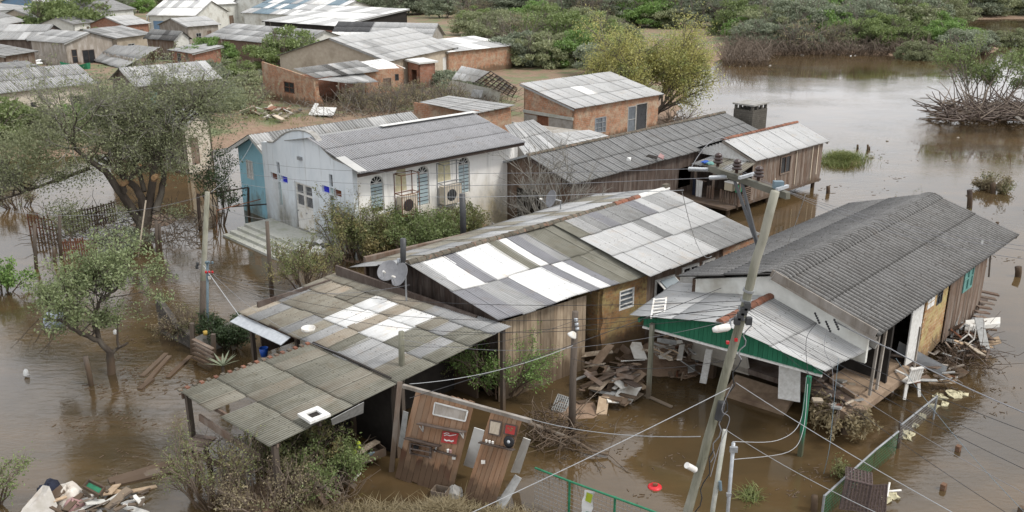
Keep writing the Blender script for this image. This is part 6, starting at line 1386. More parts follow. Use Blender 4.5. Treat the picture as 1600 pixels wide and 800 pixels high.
post("rail_post", "dark rail post beside the church steps", 389, 344, 388, 293, .07, .06, "wood_wet", cat="post")
post("village_pole", "leaning grey pole in front of the cream house", 49, 158, 43, 101, .16, .13, "wood_pole", .3, cat="utility pole")
post("village_stay", "diagonal stay leaning against the grey pole by the cream house", 78, 178, 48, 120, .12, .10, "wood_pole", .3, cat="stay")
for i, (x0, y0, y1) in enumerate(((16, 90, 55), (140, 28, -6), (152, 40, 22), (188, 48, 26), (230, 52, 24), (258, 52, 30), (263, 52, 28), (298, 48, 28), (344, 46, 16), (66, 72, 58), (440, 44, 6), (454, 44, 22))):
    post("fence_pole", "thin pale pole between the village houses", x0, y0, x0 + (6 if i == 8 else 0), y1, .14, .12, "concrete_pale", .3, cat="pole", group="thin poles between the village houses")
post("water_post", "dark mooring post standing beside the plank shack in the water", 1294, 302, 1294, 291, .11, .11, "wood_wet", group=None)
for i, (x, y, h) in enumerate(((1340, 232, 6), (1356, 236, 10), (1358, 234, 5), (1320, 245, 8), (1298, 247, 7), (1305, 246, 9))): post("stake", "short dark stake around the grass islet", x, y, x, y - h, .08, .07, "wood_wet", group="stakes around the grass islet")
post("open_water_post", "dark fence post leading the drifted dry brush", 1516, 325, 1515, 297, .14, .14, "wood_wet"); post("far_water_post", "dark fence post inside the drifted dry brush", 1553, 302, 1552, 286, .13, .13, "wood_wet")
post("picture_edge_stump", "split dark stump in the water right of the stilt house", 1592, 432, 1591, 417, .12, .14, "wood_wet")

# satellite dishes
def dish(label, c, r, face, foot, arm=.5):
    face = Vector(face).normalized(); x = face.cross(UP).normalized(); y = x.cross(face); M = Matrix((x, y, face)).transposed()
    t = thing("satellite_dish", label, "satellite dish", Vector(foot), 0)
    prof = [(r * k / 6, .22 * r * (k / 6) ** 2 * 1.0) for k in range(7)] + [(r * 1.02, .22 * r), (r, .22 * r - .02)] + [(r * k / 6, .22 * r * (k / 6) ** 2 - .02) for k in range(5, -1, -1)]
    MB().lathe(c, prof, 28, M).build("reflector", "galv" if 0 else "concrete_pale" if 0 else "cable_grey", t, smooth=True)
    MB().tube([Vector(foot), Vector((foot[0], foot[1], c.z - .1)), c - face * .05], .03, 8).build("mast", "steel_grey", t)
    a_ = c - y * r * .9 + face * .15 * r; e = c + face * arm * r * 1.6 - y * r * .35; MB().tube([a_, e], .015, 6).build("feed_arm", "steel_grey", t); MB().tube([e, e - face * .12], .035, 8).build("receiver", "plastic_white", t)
    return t
c = P(627, 430, 3.45); dish("oval satellite dish in front, of the pair at the patchwork house gable", c, .38, (-.75, -.55, .55), (c.x + .12, c.y + .1, 2.45))
c = P(607, 424, 3.25); dish("rear satellite dish of the pair at the patchwork house gable", c, .36, (-.35, -.75, .75), (c.x + .1, c.y + .15, 2.4))
c = P(863, 311, 3.6); dish("white satellite dish on the far side of the patchwork house roof", c, .36, (-.85, -.4, .35), (c.x + .35, c.y + .1, 2.95), 1.0)

# cables: (x0, y0, Y0, x1, y1, Y1, sag, radius, material, label)
hy = hub.y
CAB = [(1074, 264, 16.9, 45, 108, 92, 3.2, .014, "cable_grey", "upper power line from the crossarm to the pole by the cream house"),
       (1107, 278, 16.4, 46, 114, 92, 3.6, .014, "cable_grey", "lower power line from the crossarm to the pole by the cream house"),
       (1068, 297, 17.2, 44, 122, 92, 3.8, .014, "cable_white", "pale third power line to the pole by the cream house"),
       (1115, 250, 16.9, 1660, 392, 11, .25, .009, "cable_grey", "first power line crossing above the dark stilt house roof"),
       (1150, 262, 16.2, 1660, 398, 10.5, .25, .009, "cable_grey", "second power line crossing above the dark stilt house roof"),
       (1185, 276, 15.5, 1660, 412, 10, .25, .009, "cable_grey", "third power line crossing above the dark stilt house roof"),
       (1163, 470, hy, 325, 425, 30, .5, .010, "cable_black", "upper black telephone cable to the old wooden pole"),
       (1160, 482, hy, 325, 430, 30, .8, .010, "cable_black", "middle black telephone cable to the old wooden pole"),
       (1158, 490, hy, 310, 420, 31, 1.2, .010, "cable_black", "lowest black telephone cable to the old wooden pole"),
       (1162, 476, hy, 627, 525, 20.6, .15, .008, "cable_black", "black cable from the leaning pole to the roof pole stub"),
       (1160, 496, hy, 627, 530, 20.6, .45, .008, "cable_grey", "grey cable from the leaning pole to the roof pole stub"),
       (1127, 450, 23.5, 640, 622, 20.5, .12, .014, "cable_black", "taut blue black cable crossing in front of the board wall"),
       (1140, 606, hy - .2, 640, 845, 12.5, .05, .016, "cable_white", "taut white cable running down to the bottom edge by the wire fence"),
       (1094, 682, hy - .5, 830, 655, 19.5, .15, .014, "cable_white", "pale slack cable to the heap of driftwood by the brown post"),
       (900, 500, 22.5, 627, 540, 20.7, .3, .009, "cable_black", "black cable between the brown post and the roof pole stub"),
       (895, 540, 22.4, 640, 600, 20, .2, .012, "cable_white", "pale cable from the floodlight post to the front shed"),
       (893, 560, 22.3, 1150, 560, hy, .25, .009, "cable_black", "black cable between floodlight post and leaning pole"),
       (318, 415, 29.4, 392, 518, 26.0, .02, .022, "cable_white", "thick white cable from the pipe mast to the mossy shed corner"),
       (325, 420, 29.6, 560, 560, 20, .5, .010, "cable_grey", "grey slack cable from the pipe mast across the mossy shed roof"),
       (325, 425, 29.6, 640, 445, 24.5, .5, .010, "cable_grey", "grey cable from the pipe mast to the dishes"),
       (330, 300, 29.4, 400, 210, 46, .3, .014, "cable_grey", "cable from the old wooden pole to the blue house"),
       (322, 305, 29.4, 15, 330, 34, .4, .012, "cable_grey", "cable from the old wooden pole into the large tree"),
       (330, 320, 29.4, 520, 330, 38, .5, .012, "cable_grey", "cable from the old wooden pole to the church wall"),
       (1168, 478, hy, 1680, 702, 9.0, .12, .010, "cable_black", "topmost black cable running down to the right picture edge"),
       (1168, 484, hy, 1680, 742, 8.8, .14, .008, "cable_black", "second black cable running down to the right picture edge"),
       (1168, 488, hy, 1680, 770, 8.6, .14, .010, "cable_black", "third black cable running down to the right picture edge"),
       (1166, 494, hy, 1680, 812, 8.4, .16, .008, "cable_grey", "fourth grey cable running down to the right picture edge"),
       (1164, 500, hy, 1680, 868, 8.2, .16, .009, "cable_black", "fifth black cable running down past the wicker chair"),
       (1150, 598, hy, 1560, 840, 9.5, .06, .014, "cable_white", "white cable running past the green post to the bottom edge"),
       (1135, 672, t1.y, 1480, 850, 10.5, .12, .014, "cable_white", "lower white cable running past the wicker chair to the bottom edge"),
       (1214, 452, 27.5, 1390, 545, 21.0, .05, .03, "cable_grey", "thick grey cable bundle along the stilt house verge"),
       (1388, 543, 21.0, 1690, 680, 15, .10, .025, "cable_grey", "thick grey blue cable running from the verge over the water"),
       (1400, 560, 21, 1620, 820, 12, .15, .012, "pipe_blue", "pale blue cable dangling across the water"),
       (1080, 262, 16.9, 1140, 220, 17.3, -.25, .014, "cable_grey", "short jumper wire looping over the crossarm end"),
       (1258, 305, 15.2, 1200, 440, 26, .3, .012, "cable_white", "white service wire dropping onto the stilt house roof"),
       (1066, 300, 17.2, 1112, 400, 30, .5, .012, "cable_white", "white service wire dropping onto the patchwork house roof")]
for x0, y0, Y0, x1, y1, Y1, sg, r, m_, lab in CAB:
    one("cable", MB().tube(cord(PY(x0, y0, Y0), PY(x1, y1, Y1), sg, 22), r * (.42 if Y1 < 14 else .5 if Y1 > 60 else .6), 5), m_, lab, "cable", "overhead cables")
# hanging loops
LOOPS = [([(1145, 600, hy), (1128, 640, hy - .1), (1140, 655, hy - .1), (1123, 700, hy - .2), (1110, 745, hy - .3)], "grey loose wire looping down along the leaning pole", "cable_grey"),
         ([(1260, 590, 20), (1250, 660, 20), (1215, 688, 18), (1145, 690, 15)], "white slack cable looping from the green post to the pipe post", "cable_white"),
         ([(1262, 600, 20), (1255, 672, 19), (1232, 706, 18), (1146, 718, 15)], "lower white slack cable looping from the green post to the pipe post", "cable_white"),
         ([(1310, 560, 21), (1302, 640, 20.5), (1296, 700, 20), (1287, 740, 20)], "pale blue cable hanging from the carport corner into the water", "pipe_blue"),
         ([(1276, 505, 21), (1260, 530, 21), (1262, 580, 20.5), (1268, 600, 20.3)], "black wire hanging below the cable spacers", "cable_black"),
         ([(1292, 515, 21), (1288, 545, 20.8), (1300, 575, 20.5), (1302, 610, 20.3)], "grey wire hanging below the cable spacers", "cable_grey")]
for pts, lab, m_ in LOOPS:
    w = [PY(*p) for p in pts]; sm = []
    for i in range(len(w) - 1):
        p0, p1, p2, p3 = w[max(i - 1, 0)], w[i], w[i + 1], w[min(i + 2, len(w) - 1)]
        for k in range(6):
            u = k / 6; sm.append(.5 * ((2 * p1) + (p2 - p0) * u + (2 * p0 - 5 * p1 + 4 * p2 - p3) * u * u + (3 * p1 - p0 - 3 * p2 + p3) * u ** 3))
    sm.append(w[-1]); one("loose_cable", MB().tube(sm, .007, 5), m_, lab, "cable", "loose hanging cables")
for i, (x, y) in enumerate(((1273, 492), (1290, 505), (1303, 502))):
    mb = MB(); a_, b_ = PY(x, y - 4, 20.8), PY(x + 8, y + 14, 20.6); mb.tube([lerp(a_, b_, k / 10) for k in range(11)], [.035 if k % 2 else .015 for k in range(11)], 8)
    one("cable_spacer", mb, "black_plastic", "black ribbed cable spacer hanging in front of the carport roof", "spacer", "black cable spacers")
# ------------------------------------------------------------------ tilted plank panels of the broken house front
def panel(name, label, c, n_pl, seed):
    bl, br_, tr, tl = c; tr = tl + br_ - bl; t = thing(name, label, "plank panel", (bl + br_) / 2, 0); rr = random.Random(seed)
    N_ = (br_ - bl).cross(tl - bl).normalized(); N_ = N_ if N_.y < 0 else -N_
    for i in range(n_pl):
        f0 = (i + .5) / n_pl; b0 = lerp(bl, br_, f0); t0 = lerp(tl, tr, f0); w = ((br_ - bl).length + (tr - tl).length) / 2 / n_pl
        b0 = b0 + (b0 - t0).normalized() * rr.uniform(-.05, .15) + N_ * rr.uniform(0, .012)
        board(t, b0, t0 + N_ * rr.uniform(0, .008), w - .012, .022, "wood_panel", "plank", N_)
    return t, (lambda x, y, d=0.0: PP(x, y, bl + N_ * (.05 + d), N_)), N_
c1 = (P(617, 747, .0), P(706, 772, .0), P(746, 633, 2.35), P(651, 607, 2.35))
T1, S1, N1 = panel("fallen_plank_wall", "tilted brown plank wall panel with shelves and a red poster", c1, 10, 1)
def shelf(t, S, p, q, depth, N_, mat="wood_dark", th=.03, name="shelf"):
    a_, b_ = S(*p), S(*q); return MB().prism([a_, b_, b_ + N_ * depth + UP * .0, a_ + N_ * depth], (0, 0, th)).build(name, mat, t)
fr = [S1(680, 629), S1(731, 642), S1(727, 658), S1(677, 647)]
for i in range(4): MB().bar(fr[i] + N1 * .01, fr[(i + 1) % 4] + N1 * .01, .035, .02, N1).build("frame_strip", "trim_white", T1)
MB().prism([lerp(fr[0], fr[2], .03), lerp(fr[1], fr[3], .03), lerp(fr[2], fr[0], .03), lerp(fr[3], fr[1], .03)], N1 * .008).build("framed_board", "wood_grey", T1)
sh = shelf(T1, S1, (657, 661), (729, 675), .22, N1)
for x, y in ((661, 664), (724, 674)):
    a_ = S1(x, y); MB().bar(a_ + N1 * .01, a_ - UP * .26 + N1 * .01, .03, .02, N1).build("bracket", "trim_white", sh); MB().bar(a_ + N1 * .18, a_ - UP * .2 + N1 * .01, .02, .02).build("bracket", "trim_white", sh)
po = [S1(692, 673), S1(717, 677), S1(713, 694), S1(689, 691)]
pst = MB().prism(po, N1 * .012).build("red_poster", "paint_red", T1)
q = lambda u, v, d=.016: bil(po[3], po[2], po[1], po[0], u, v) + N1 * d
for pts, r_ in (([(.15, .62), (.3, .72), (.5, .68), (.7, .78), (.88, .86)], .012), ([(.2, .3), (.35, .2), (.5, .26), (.68, .2), (.8, .3)], .02), ([(.12, .78), (.3, .9), (.45, .84)], .012)):
    MB().tube([q(*p) for p in pts], r_, 6).build("poster_mark", "paper_white", pst)
shelf(T1, S1, (637, 684), (690, 697), .2, N1); MB().bar(S1(683, 697) + N1 * .02, S1(680, 706) + N1 * .02, .03, .02, N1).build("bracket", "trim_white", T1)
bx = thing("wall_rack", "small wooden rack hanging below the shelf on the tilted panel", "rack", S1(657, 712), 0)
for y in (692, 700, 708): MB().bar(S1(641, y + .5, .12), S1(674, y + 7, .12), .03, .05, N1).build("rail", "wood_dark", bx)
for x, y in ((642, 692), (673, 700)): MB().bar(S1(x, y, .02), S1(x - 1, y + 15, .02), .05, .05, N1).build("upright", "wood_dark", bx); MB().bar(S1(x - 1, y + 15, .01), S1(x - 1, y + 15, .16), .05, .05).build("foot", "wood_dark", bx)
MB().prism([S1(641, 707, .01), S1(673, 715, .01), S1(673, 715, .16), S1(641, 707, .16)], (0, 0, .02)).build("base", "wood_dark", bx)
MB().box(S1(650, 699, .08), .13, .1, .12).build("holder", "black_plastic", bx)
shelf(T1, S1, (679, 703), (714, 713), .12, N1)
for i, (x, y, m_) in enumerate(((700, 708, "plastic_white"), (704, 709, "cloth_pink"))): MB().lathe(S1(x, y, .07) + UP * .03, [(.03, 0), (.035, .08), (0, .09)], 8).build("cup", m_, T1)
MB().box(S1(709, 715, .03), .09, .05, .08).build("socket_box", "plastic_white", T1)
c2 = (P(724, 781, .0), P(771, 797, .0), P(828, 656, 2.3), P(768, 641, 2.3))
T2, S2, N2 = panel("fallen_plank_wall", "narrow tilted plank wall panel with a black speaker on its shelf", c2, 7, 2)
nt_ = [S2(766, 655), S2(785, 659), S2(781, 682), S2(763, 678)]; MB().prism(nt_, N2 * .02).build("notice_frame", "wood_dark", T2)
MB().prism([lerp(nt_[i], nt_[(i + 2) % 4], .10) + N2 * .02 for i in range(4)], N2 * .006).build("notice", "wood_pale", T2)
rq = [S2(789, 661), S2(809, 665), S2(806, 682), S2(787, 678)]; pr = MB().prism(rq, N2 * .015).build("red_picture", "wood_dark", T2)
MB().prism([lerp(rq[i], rq[(i + 2) % 4], .12) + N2 * .015 for i in range(4)], N2 * .006).build("picture_face", "paint_red", pr)
for u, v in ((.35, .6), (.55, .45), (.62, .65)): MB().lathe(bil(rq[3], rq[2], rq[1], rq[0], u, v) + N2 * .022, [(0, .004), (.03, .003), (.032, 0)], 8, Matrix((N2.cross(UP).normalized(), UP, N2)).transposed()).build("picture_mark", "saw_cut", pr)
sh = shelf(T2, S2, (752, 691), (805, 703), .16, N2)
for x in (760, 765, 770): MB().lathe(S2(x, 693 + (x - 760) * .25, .08) + UP * .04, [(0, 0), (.025, 0), (.03, .06), (0, .06)], 9).build("cup", "plastic_white", T2)
t = thing("round_speaker", "round black speaker standing on the shelf of the narrow panel", "speaker", S2(796, 700, .1), 0)
Ms = Matrix((N2.cross(UP).normalized(), N2.cross(N2.cross(UP)).normalized(), N2)).transposed(); cs_ = S2(796, 690, .06)
MB().lathe(cs_, [(0, 0), (.14, 0), (.15, .03), (.13, .06), (.06, .045), (0, .05)], 22, Ms).build("cone", "black_plastic", t, smooth=True); MB().lathe(cs_, [(0, .062), (.04, .06), (.045, .05)], 12, Ms).build("magnet_cap", "galv", t, smooth=True)
MB().box(S2(755, 722, .03), .1, .05, .08).build("switch_box", "plastic_white", T2)
MB().bar(P(630, 603, 2.4), P(830, 658, 2.38), .09, .09, UP).build("top_beam", "wood_grey", T1)
def slab(name, label, cat, pts, off, mat, group=None): return one(name, MB().prism(pts, off), mat, label, cat, group)
slab("white_sheet", "bluish white metal sheet between the two tilted panels", "sheet", [P(724, 727, .3), P(742, 733, .3), P(757, 673, 2.0), P(741, 668, 2.0)], V(.0, .02, 0), "paper_white")
slab("grey_sheet", "grey wet sheet left of the tilted panel", "sheet", [P(622, 697, .7), P(630, 703, .7), P(638, 645, 1.9), P(630, 642, 1.9)], V(0, .02, 0), "trim_grey")
t = thing("door_jamb", "leaning brown timber jamb left of the tilted panel", "timber", P(612, 742, 0), 0); board(t, P(611, 742, -.1), P(625, 596, 2.3), .13, .10, "wood_brown", "timber")
slab("white_board", "white board leaning at the end of the narrow panel", "board", [P(798, 738, .3), P(812, 740, .3), P(829, 688, 1.5), P(818, 684, 1.5)], V(0, .03, 0), "white_board")
slab("grey_board", "grey board standing in the mud beside the narrow panel", "board", [P(772, 792, .0), P(786, 798, .0), P(815, 748, .7), P(805, 742, .7)], V(0, .03, 0), "trim_grey")
mb = MB(); mb.lathe(P(710, 775, -.05), [(0, .3), (.1, .28), (.2, .17), (.24, .05), (.22, -.1)], 10); 
for v in mb.v: v += V(R0.uniform(-.04, .04), R0.uniform(-.04, .04), R0.uniform(-.04, .04))
one("rock", mb, "concrete", "grey rock at the foot of the tilted panel", "rock")
t = thing("wooden_box", "small open wooden box at the foot of the tilted panel", "box", P(687, 775, 0), math.radians(30)); Rb = Matrix.Rotation(math.radians(-20), 3, 'Z'); cb = P(688, 770, .12)
for dx, dy, sx, sy in ((-.19, 0, .02, .3), (.19, 0, .02, .3), (0, -.15, .36, .02), (0, .15, .36, .02)): MB().box(cb + Rb @ V(dx, dy, 0), sx, sy, .22, Rb).build("side", "wood_grey", t)
MB().box(cb - UP * .1, .36, .3, .02, Rb).build("base", "wood_dark", t)
# inside the front shed: drawer box with board, lime ornament
t = thing("drawer_box", "wooden drawer full of odds and ends floating in the front shed", "drawer", P(560, 725, .2), math.radians(40)); Rd = Matrix.Rotation(math.radians(38), 3, 'Z'); cd = P(566, 712, .35)
MB().box(cd - UP * .08, 1.15, .5, .04, Rd).build("base", "wood_dark", t)
for dx, dy, sx, sy in ((-.57, 0, .03, .5), (.57, 0, .03, .5), (0, -.25, 1.15, .03), (0, .25, 1.15, .03)): MB().box(cd + Rd @ V(dx, dy, .03), sx, sy, .22, Rd).build("side", "wood_brown", t)
t = thing("loose_plank", "pale plank lying across the drawer in the front shed", "plank", P(560, 710, .5), 0); board(t, P(536, 722, .55), P(590, 689, .6), .2, .03, "wood_pale", "plank")
t = thing("lime_ornament", "lime green round ornaments standing in the drawer", "ornament", P(560, 715, .4), 0)
for x, y, r_ in ((560, 693, .07), (553, 707, .08), (561, 700, .05)): MB().lathe(P(x, y, .75), [(0, -r_), (r_ * .7, -r_ * .7), (r_, 0), (r_ * .7, r_ * .7), (0, r_)], 10).build("ball", "lime_green", t, smooth=True)
MB().tube([P(560, 716, .35), P(560, 696, .7)], .03, 7).build("stem", "black_plastic", t); MB().tube([P(553, 716, .35), P(553, 708, .7)], .03, 7).build("stem", "black_plastic", t)
one("bottle", MB().lathe(P(573, 712, .42), [(0, 0), (.05, 0), (.05, .14), (.02, .2), (.02, .24), (0, .24)], 10, Matrix.Rotation(1.1, 3, 'Y')), "pipe_blue", "pale blue bottle lying in the drawer", "bottle", smooth=True)
# rack platform at the front shed post
t = thing("broken_workbench", "broken dark timber bench hanging at the front shed corner post", "bench", P(315, 720, 0), math.radians(40))
for i in range(4): board(t, P(283 + i * 7, 697 - i * 5, 1.0), P(318 + i * 6, 704 - i * 6, .98), .16, .05, "wood_dark", "plank")
MB().bar(P(281, 690, 1.0), P(297, 702, .95), .06, .14, UP).build("rail", "wood_brown", t); board(t, P(297, 706, .9), P(345, 728, .4), .16, .08, "wood_brown", "beam"); board(t, P(290, 712, .0), P(289, 690, 1.0), .12, .12, "wood_wet", "leg"); board(t, P(330, 740, .0), P(322, 704, .9), .10, .10, "wood_wet", "leg")

# ------------------------------------------------------------------ heaps of boards
def heap(area, n, seed, where, mats, z0, z1, lmin, lmax, wmin, wmax, tilt=.35, kinds=("board",), th=.03):
    rr = random.Random(seed); small = MB()
    for i in range(int(n * 2.2)):
        x = rr.uniform(area[0], area[2]); y = rr.uniform(area[1], area[3]); z = lerp(z0, z1, rr.random()); c = P(x, y, z)
        k_ = rr.uniform(.35, 1.0) ** 1.3; l_, w = rr.uniform(lmin, lmax) * (.5 + .5 * k_), rr.uniform(wmin, wmax) * k_; tilt_ = tilt * rr.uniform(.5, 1.8); M = Matrix.Rotation(rr.uniform(0, 3.14), 3, 'Z') @ Matrix.Rotation(rr.uniform(-tilt_, tilt_), 3, 'X') @ Matrix.Rotation(rr.uniform(-tilt_, tilt_), 3, 'Y')
        m_, nm = rr.choice(mats); mb = MB(); k = [(-1, -1), (1, -1), (1, 1), (-1, 1)]
        if rr.random() < .5: k = [(-1, -1), (1, -1), (1, rr.uniform(.2, .8)), (rr.uniform(.2, .7), 1), (-1, 1)]
        pts = [c + M @ V(a_ * l_ / 2, b_ * w / 2, 0) for a_, b_ in k]; mb.prism(pts, M @ V(0, 0, th))
        if i >= n:
            sh_ = rr.uniform(.3, .7); small.prism([c + (q_ - c) * sh_ for q_ in pts], M @ V(0, 0, th)); continue
        size = "large" if l_ * w > .35 else "small" if l_ * w < .12 else "mid sized"
        one("debris_board", mb, m_, f"{size} {nm} in the heap {where}", "board", f"boards in the heap {where}")
    o_ = small.build("debris", "wood_brown" if seed % 3 else "wood_grey"); o_["kind"] = "stuff"; o_["label"] = f"splintered small debris in the heap {where}"; o_["category"] = "debris"
HM = [("white_board", "broken white board"), ("particle_board", "tan chipboard piece"), ("slab_mud", "muddy board"), ("particle_board", "tan chipboard piece"), ("wood_pale", "pale plank piece"), ("wood_brown", "brown plank piece"), ("wood_dark", "dark wet plank"), ("trim_grey", "grey panel piece")]
heap((915, 548, 1000, 600), 26, 1, "beside the yellow brick wall", HM, .2, .8, .5, 1.3, .2, .6)
heap((905, 590, 985, 630), 16, 2, "at the foot of the yellow brick wall", HM, .05, .35, .5, 1.2, .25, .6, .2)
heap((1020, 520, 1085, 560), 24, 3, "under the carport", HM, .5, 1.3, .5, 1.3, .12, .45)
heap((1045, 545, 1100, 590), 14, 4, "on the dark carport floor", HM[3:] + [("rust", "rusty scrap piece")], .1, .7, .5, 1.1, .1, .35)
heap((1480, 500, 1545, 560), 34, 5, "below the stilt house wall", HM[2:] + [("rust", "rusty scrap piece"), ("black_plastic", "black plastic scrap")], .1, 1.0, .5, 1.5, .06, .35, .7)
heap((1425, 545, 1500, 600), 22, 6, "in front of the stilt house", HM[2:] + [("rust", "rusty scrap piece")], .1, .7, .5, 1.3, .1, .4, .5)
heap((1265, 560, 1345, 640), 22, 7, "on the muddy slab", HM[2:] + [("terracotta", "broken red tile"), ("concrete", "grey concrete lump")], .7, .95, .2, .6, .1, .3, .4, th=.06)
heap((470, 372, 500, 400), 14, 8, "beside the church steps", [("wood_dark", "dark wet plank"), ("terracotta", "red brown tile"), ("wood_grey", "grey plank")], .2, .5, .5, 1.1, .12, .25)
heap((60, 765, 230, 800), 28, 9, "floating at the bottom left corner", HM + [("fibro_tan" if 0 else "wood_grey", "grey wet plank")], .0, .3, .4, 1.2, .15, .4, .3)
heap((470, 690, 560, 780), 16, 10, "behind the leafy front bush", [("trim_grey", "grey panel piece"), ("wood_grey", "grey plank"), ("white_board", "white strip")], .05, .5, .4, 1.2, .08, .25, .4)
heap((760, 345, 795, 365), 10, 11, "beside the dark post", [("paper_white", "white scrap"), ("wood_dark", "dark wet plank")], .3, .6, .3, .8, .1, .3)
heap((378, 168, 470, 186), 20, 12, "in the rubble yard behind the blue house", [("terracotta", "red tile heap piece"), ("white_board", "white door panel"), ("wood_pale", "pale plank piece"), ("brick_red", "brick lump")], .4, .8, .6, 1.8, .3, .9, .5, th=.08)
heap((250, 88, 420, 108), 22, 13, "on the village street", [("terracotta", "red tile piece"), ("concrete", "grey concrete lump"), ("white_board", "white panel"), ("wood_brown", "brown plank piece")], .4, .7, .6, 2.2, .3, 1.0, .4, th=.1)
heap((0, 92, 70, 106), 10, 14, "between the far houses", [("fibro_white" if 0 else "paper_white", "white tarpaulin piece"), ("trim_grey", "grey sheet"), ("terracotta", "red tile piece")], .6, 1.4, 1.5, 3.5, .8, 1.6, .2)
slab("fallen_door", "white door panel lying in the rubble behind the blue house", "panel", [P(490, 180, .6), P(521, 181, .6), P(526, 169, .9), P(496, 168, .9)], V(0, 0, .06), "trim_white")
slab("propped_door", "narrow white door leaf propped beside the white door panel", "panel", [P(482, 180, .5), P(488, 181, .5), P(498, 163, 1.2), P(492, 162, 1.2)], V(0, 0, .06), "trim_white")
mb = MB(); 
for k in range(14):
    c = P(488 + R0.uniform(-18, 22), 388 + R0.uniform(-12, 10), .35 + R0.uniform(0, .25)); mb2 = MB(); mb2.lathe(c, [(0, .12), (.15, .08), (.22, 0), (.12, -.08), (0, -.1)], 8)
    for v in mb2.v: v += V(R0.uniform(-.07, .07), R0.uniform(-.07, .07), R0.uniform(-.06, .06))
    one("rubbish_bag", mb2, "paper_white", "crumpled white rubbish bag in the pile beside the church steps", "bag", "white rubbish bags beside the church steps")
# individual debris
slab("long_white_board", "long white board lying on the debris by the water edge of the stilt house", "board", [P(1507, 517, .7), P(1562, 511, .7), P(1562, 501, .8), P(1508, 506, .8)], V(0, 0, .14), "white_board")
slab("pale_sheet", "pale blue white sheet leaning below the stilt house door", "sheet", [P(1400, 553, .9), P(1475, 588, .5), P(1480, 575, .8), P(1405, 535, 1.3)], V(0, 0, .04), "galv")
slab("hanging_cladding", "white corrugated panels hanging under the carport beside the green post", "panel", [P(1216, 622, .9), P(1250, 628, .9), P(1251, 572, 2.0), P(1218, 566, 2.0)], nD * .03, "trim_white")
slab("plaster_strip", "white plank leaning on the broken plaster wall", "plank", [P(1094, 597, .2), P(1104, 599, .2), P(1114, 546, 1.5), P(1104, 544, 1.5)], nD * .05, "trim_white")
slab("cupboard_side", "dark brown cupboard side lying in the heap by the yellow brick wall", "panel", [P(947, 612, .2), P(990, 600, .2), P(995, 580, .6), P(955, 585, .6)], V(0, 0, .05), "wood_dark")
slab("tilted_white_sheet", "torn white sheet sloping into the water beside the carport post", "sheet", [P(955, 625, .05), P(985, 632, .0), P(1003, 605, .35), P(975, 600, .4)], V(0, 0, .03), "white_board")
slab("tan_board", "tan board standing in the mud near the crate", "board", [P(931, 648, .0), P(948, 649, .0), P(952, 622, .35), P(936, 621, .35)], V(0, 0, .04), "particle_board")
t = thing("floating_lath", "pale lath floating in front of the carport", "lath", P(1030, 628, 0), 0); board(t, P(1008, 617, .06), P(1050, 636, .04), .12, .04, "wood_pale", "lath")
# deck slab
slab("deck_slab", "broad muddy concrete slab sagging beside the green carport", "slab", [P(1296, 590, .95), P(1362, 548, 1.0), P(1408, 566, .95), P(1336, 618, .9)], V(0, 0, -.16), "slab_mud")
slab("deck_edge_slab", "long cracked slab strip at the front of the muddy deck", "slab", [P(1312, 640, .82), P(1340, 620, .88), P(1413, 569, .92), P(1428, 577, .82), P(1330, 652, .72)], V(0, 0, -.22), "slab_mud")
t = thing("slab_piers", "dark piers carrying the muddy deck slab", "piers", P(1350, 620, 0), 0)
for x, y in ((1310, 600), (1400, 572), (1345, 625), (1325, 640)):
    p = P(x, y, .75); MB().bar(p, V(p.x, p.y, -.6), .22, .22).build("pier", "wood_wet", t)
slab("fallen_wall_plate", "brown fallen wall plate in the dark water under the carport", "slab", [P(1130, 612, .15), P(1225, 645, .1), P(1245, 615, .35), P(1150, 585, .5)], V(0, 0, -.15), "slab_mud")
bush("dry_tuft_hanging", "dry straw tuft hanging over the front of the muddy slab", 1312, 640, .9, .5, 24, "grass_dry", "twig_dead", 4, .12, 91, zb=.75, spread=1.2, lift=-.35, r=.012)
# plastic chair
t = thing("plastic_chair", "white plastic garden chair on the broken slab edge", "chair", P(1415, 612, .3), math.radians(20)); cz = P(1418, 592, .72); Rc = Matrix.Rotation(math.radians(200), 3, 'Z')
MB().box(cz, .52, .50, .04, Rc).build("seat", "plastic_white", t)
for sx in (-1, 1):
    for sy in (-1, 1): MB().bar(cz + Rc @ V(sx * .22, sy * .21, 0), cz + Rc @ V(sx * .29, sy * .27, -.52), .09, .06).build("leg", "plastic_white", t)
    MB().bar(cz + Rc @ V(sx * .29, -.22, .24), cz + Rc @ V(sx * .29, .25, .27), .08, .035).build("armrest", "plastic_white", t); MB().bar(cz + Rc @ V(sx * .27, -.21, 0), cz + Rc @ V(sx * .29, -.22, .24), .07, .04).build("arm_support", "plastic_white", t)
for k in range(6): MB().bar(cz + Rc @ V(-.21 + .084 * k, .23, .02), cz + Rc @ V(-.215 + .086 * k, .32, .5), .07, .025, Rc @ V(0, 1, 0)).build("back_slat", "plastic_white", t)
MB().bar(cz + Rc @ V(-.27, .32, .5), cz + Rc @ V(.27, .32, .5), .08, .04).build("back_rail", "plastic_white", t)
# bed frame in the debris
t = thing("bedstead", "white metal bed frame tangled in the debris by the stilt house", "frame", P(1505, 545, .4), 0)
f_ = [P(1490, 540, .6), P(1513, 522, 1.0), P(1522, 530, .9), P(1500, 548, .5)]
for i in range(4): MB().tube([f_[i], f_[(i + 1) % 4]], .025, 7).build("tube", "plastic_white", t)
for i in (1, 2): MB().tube([f_[i], f_[i] + UP * .35], .02, 7).build("leg", "plastic_white", t)
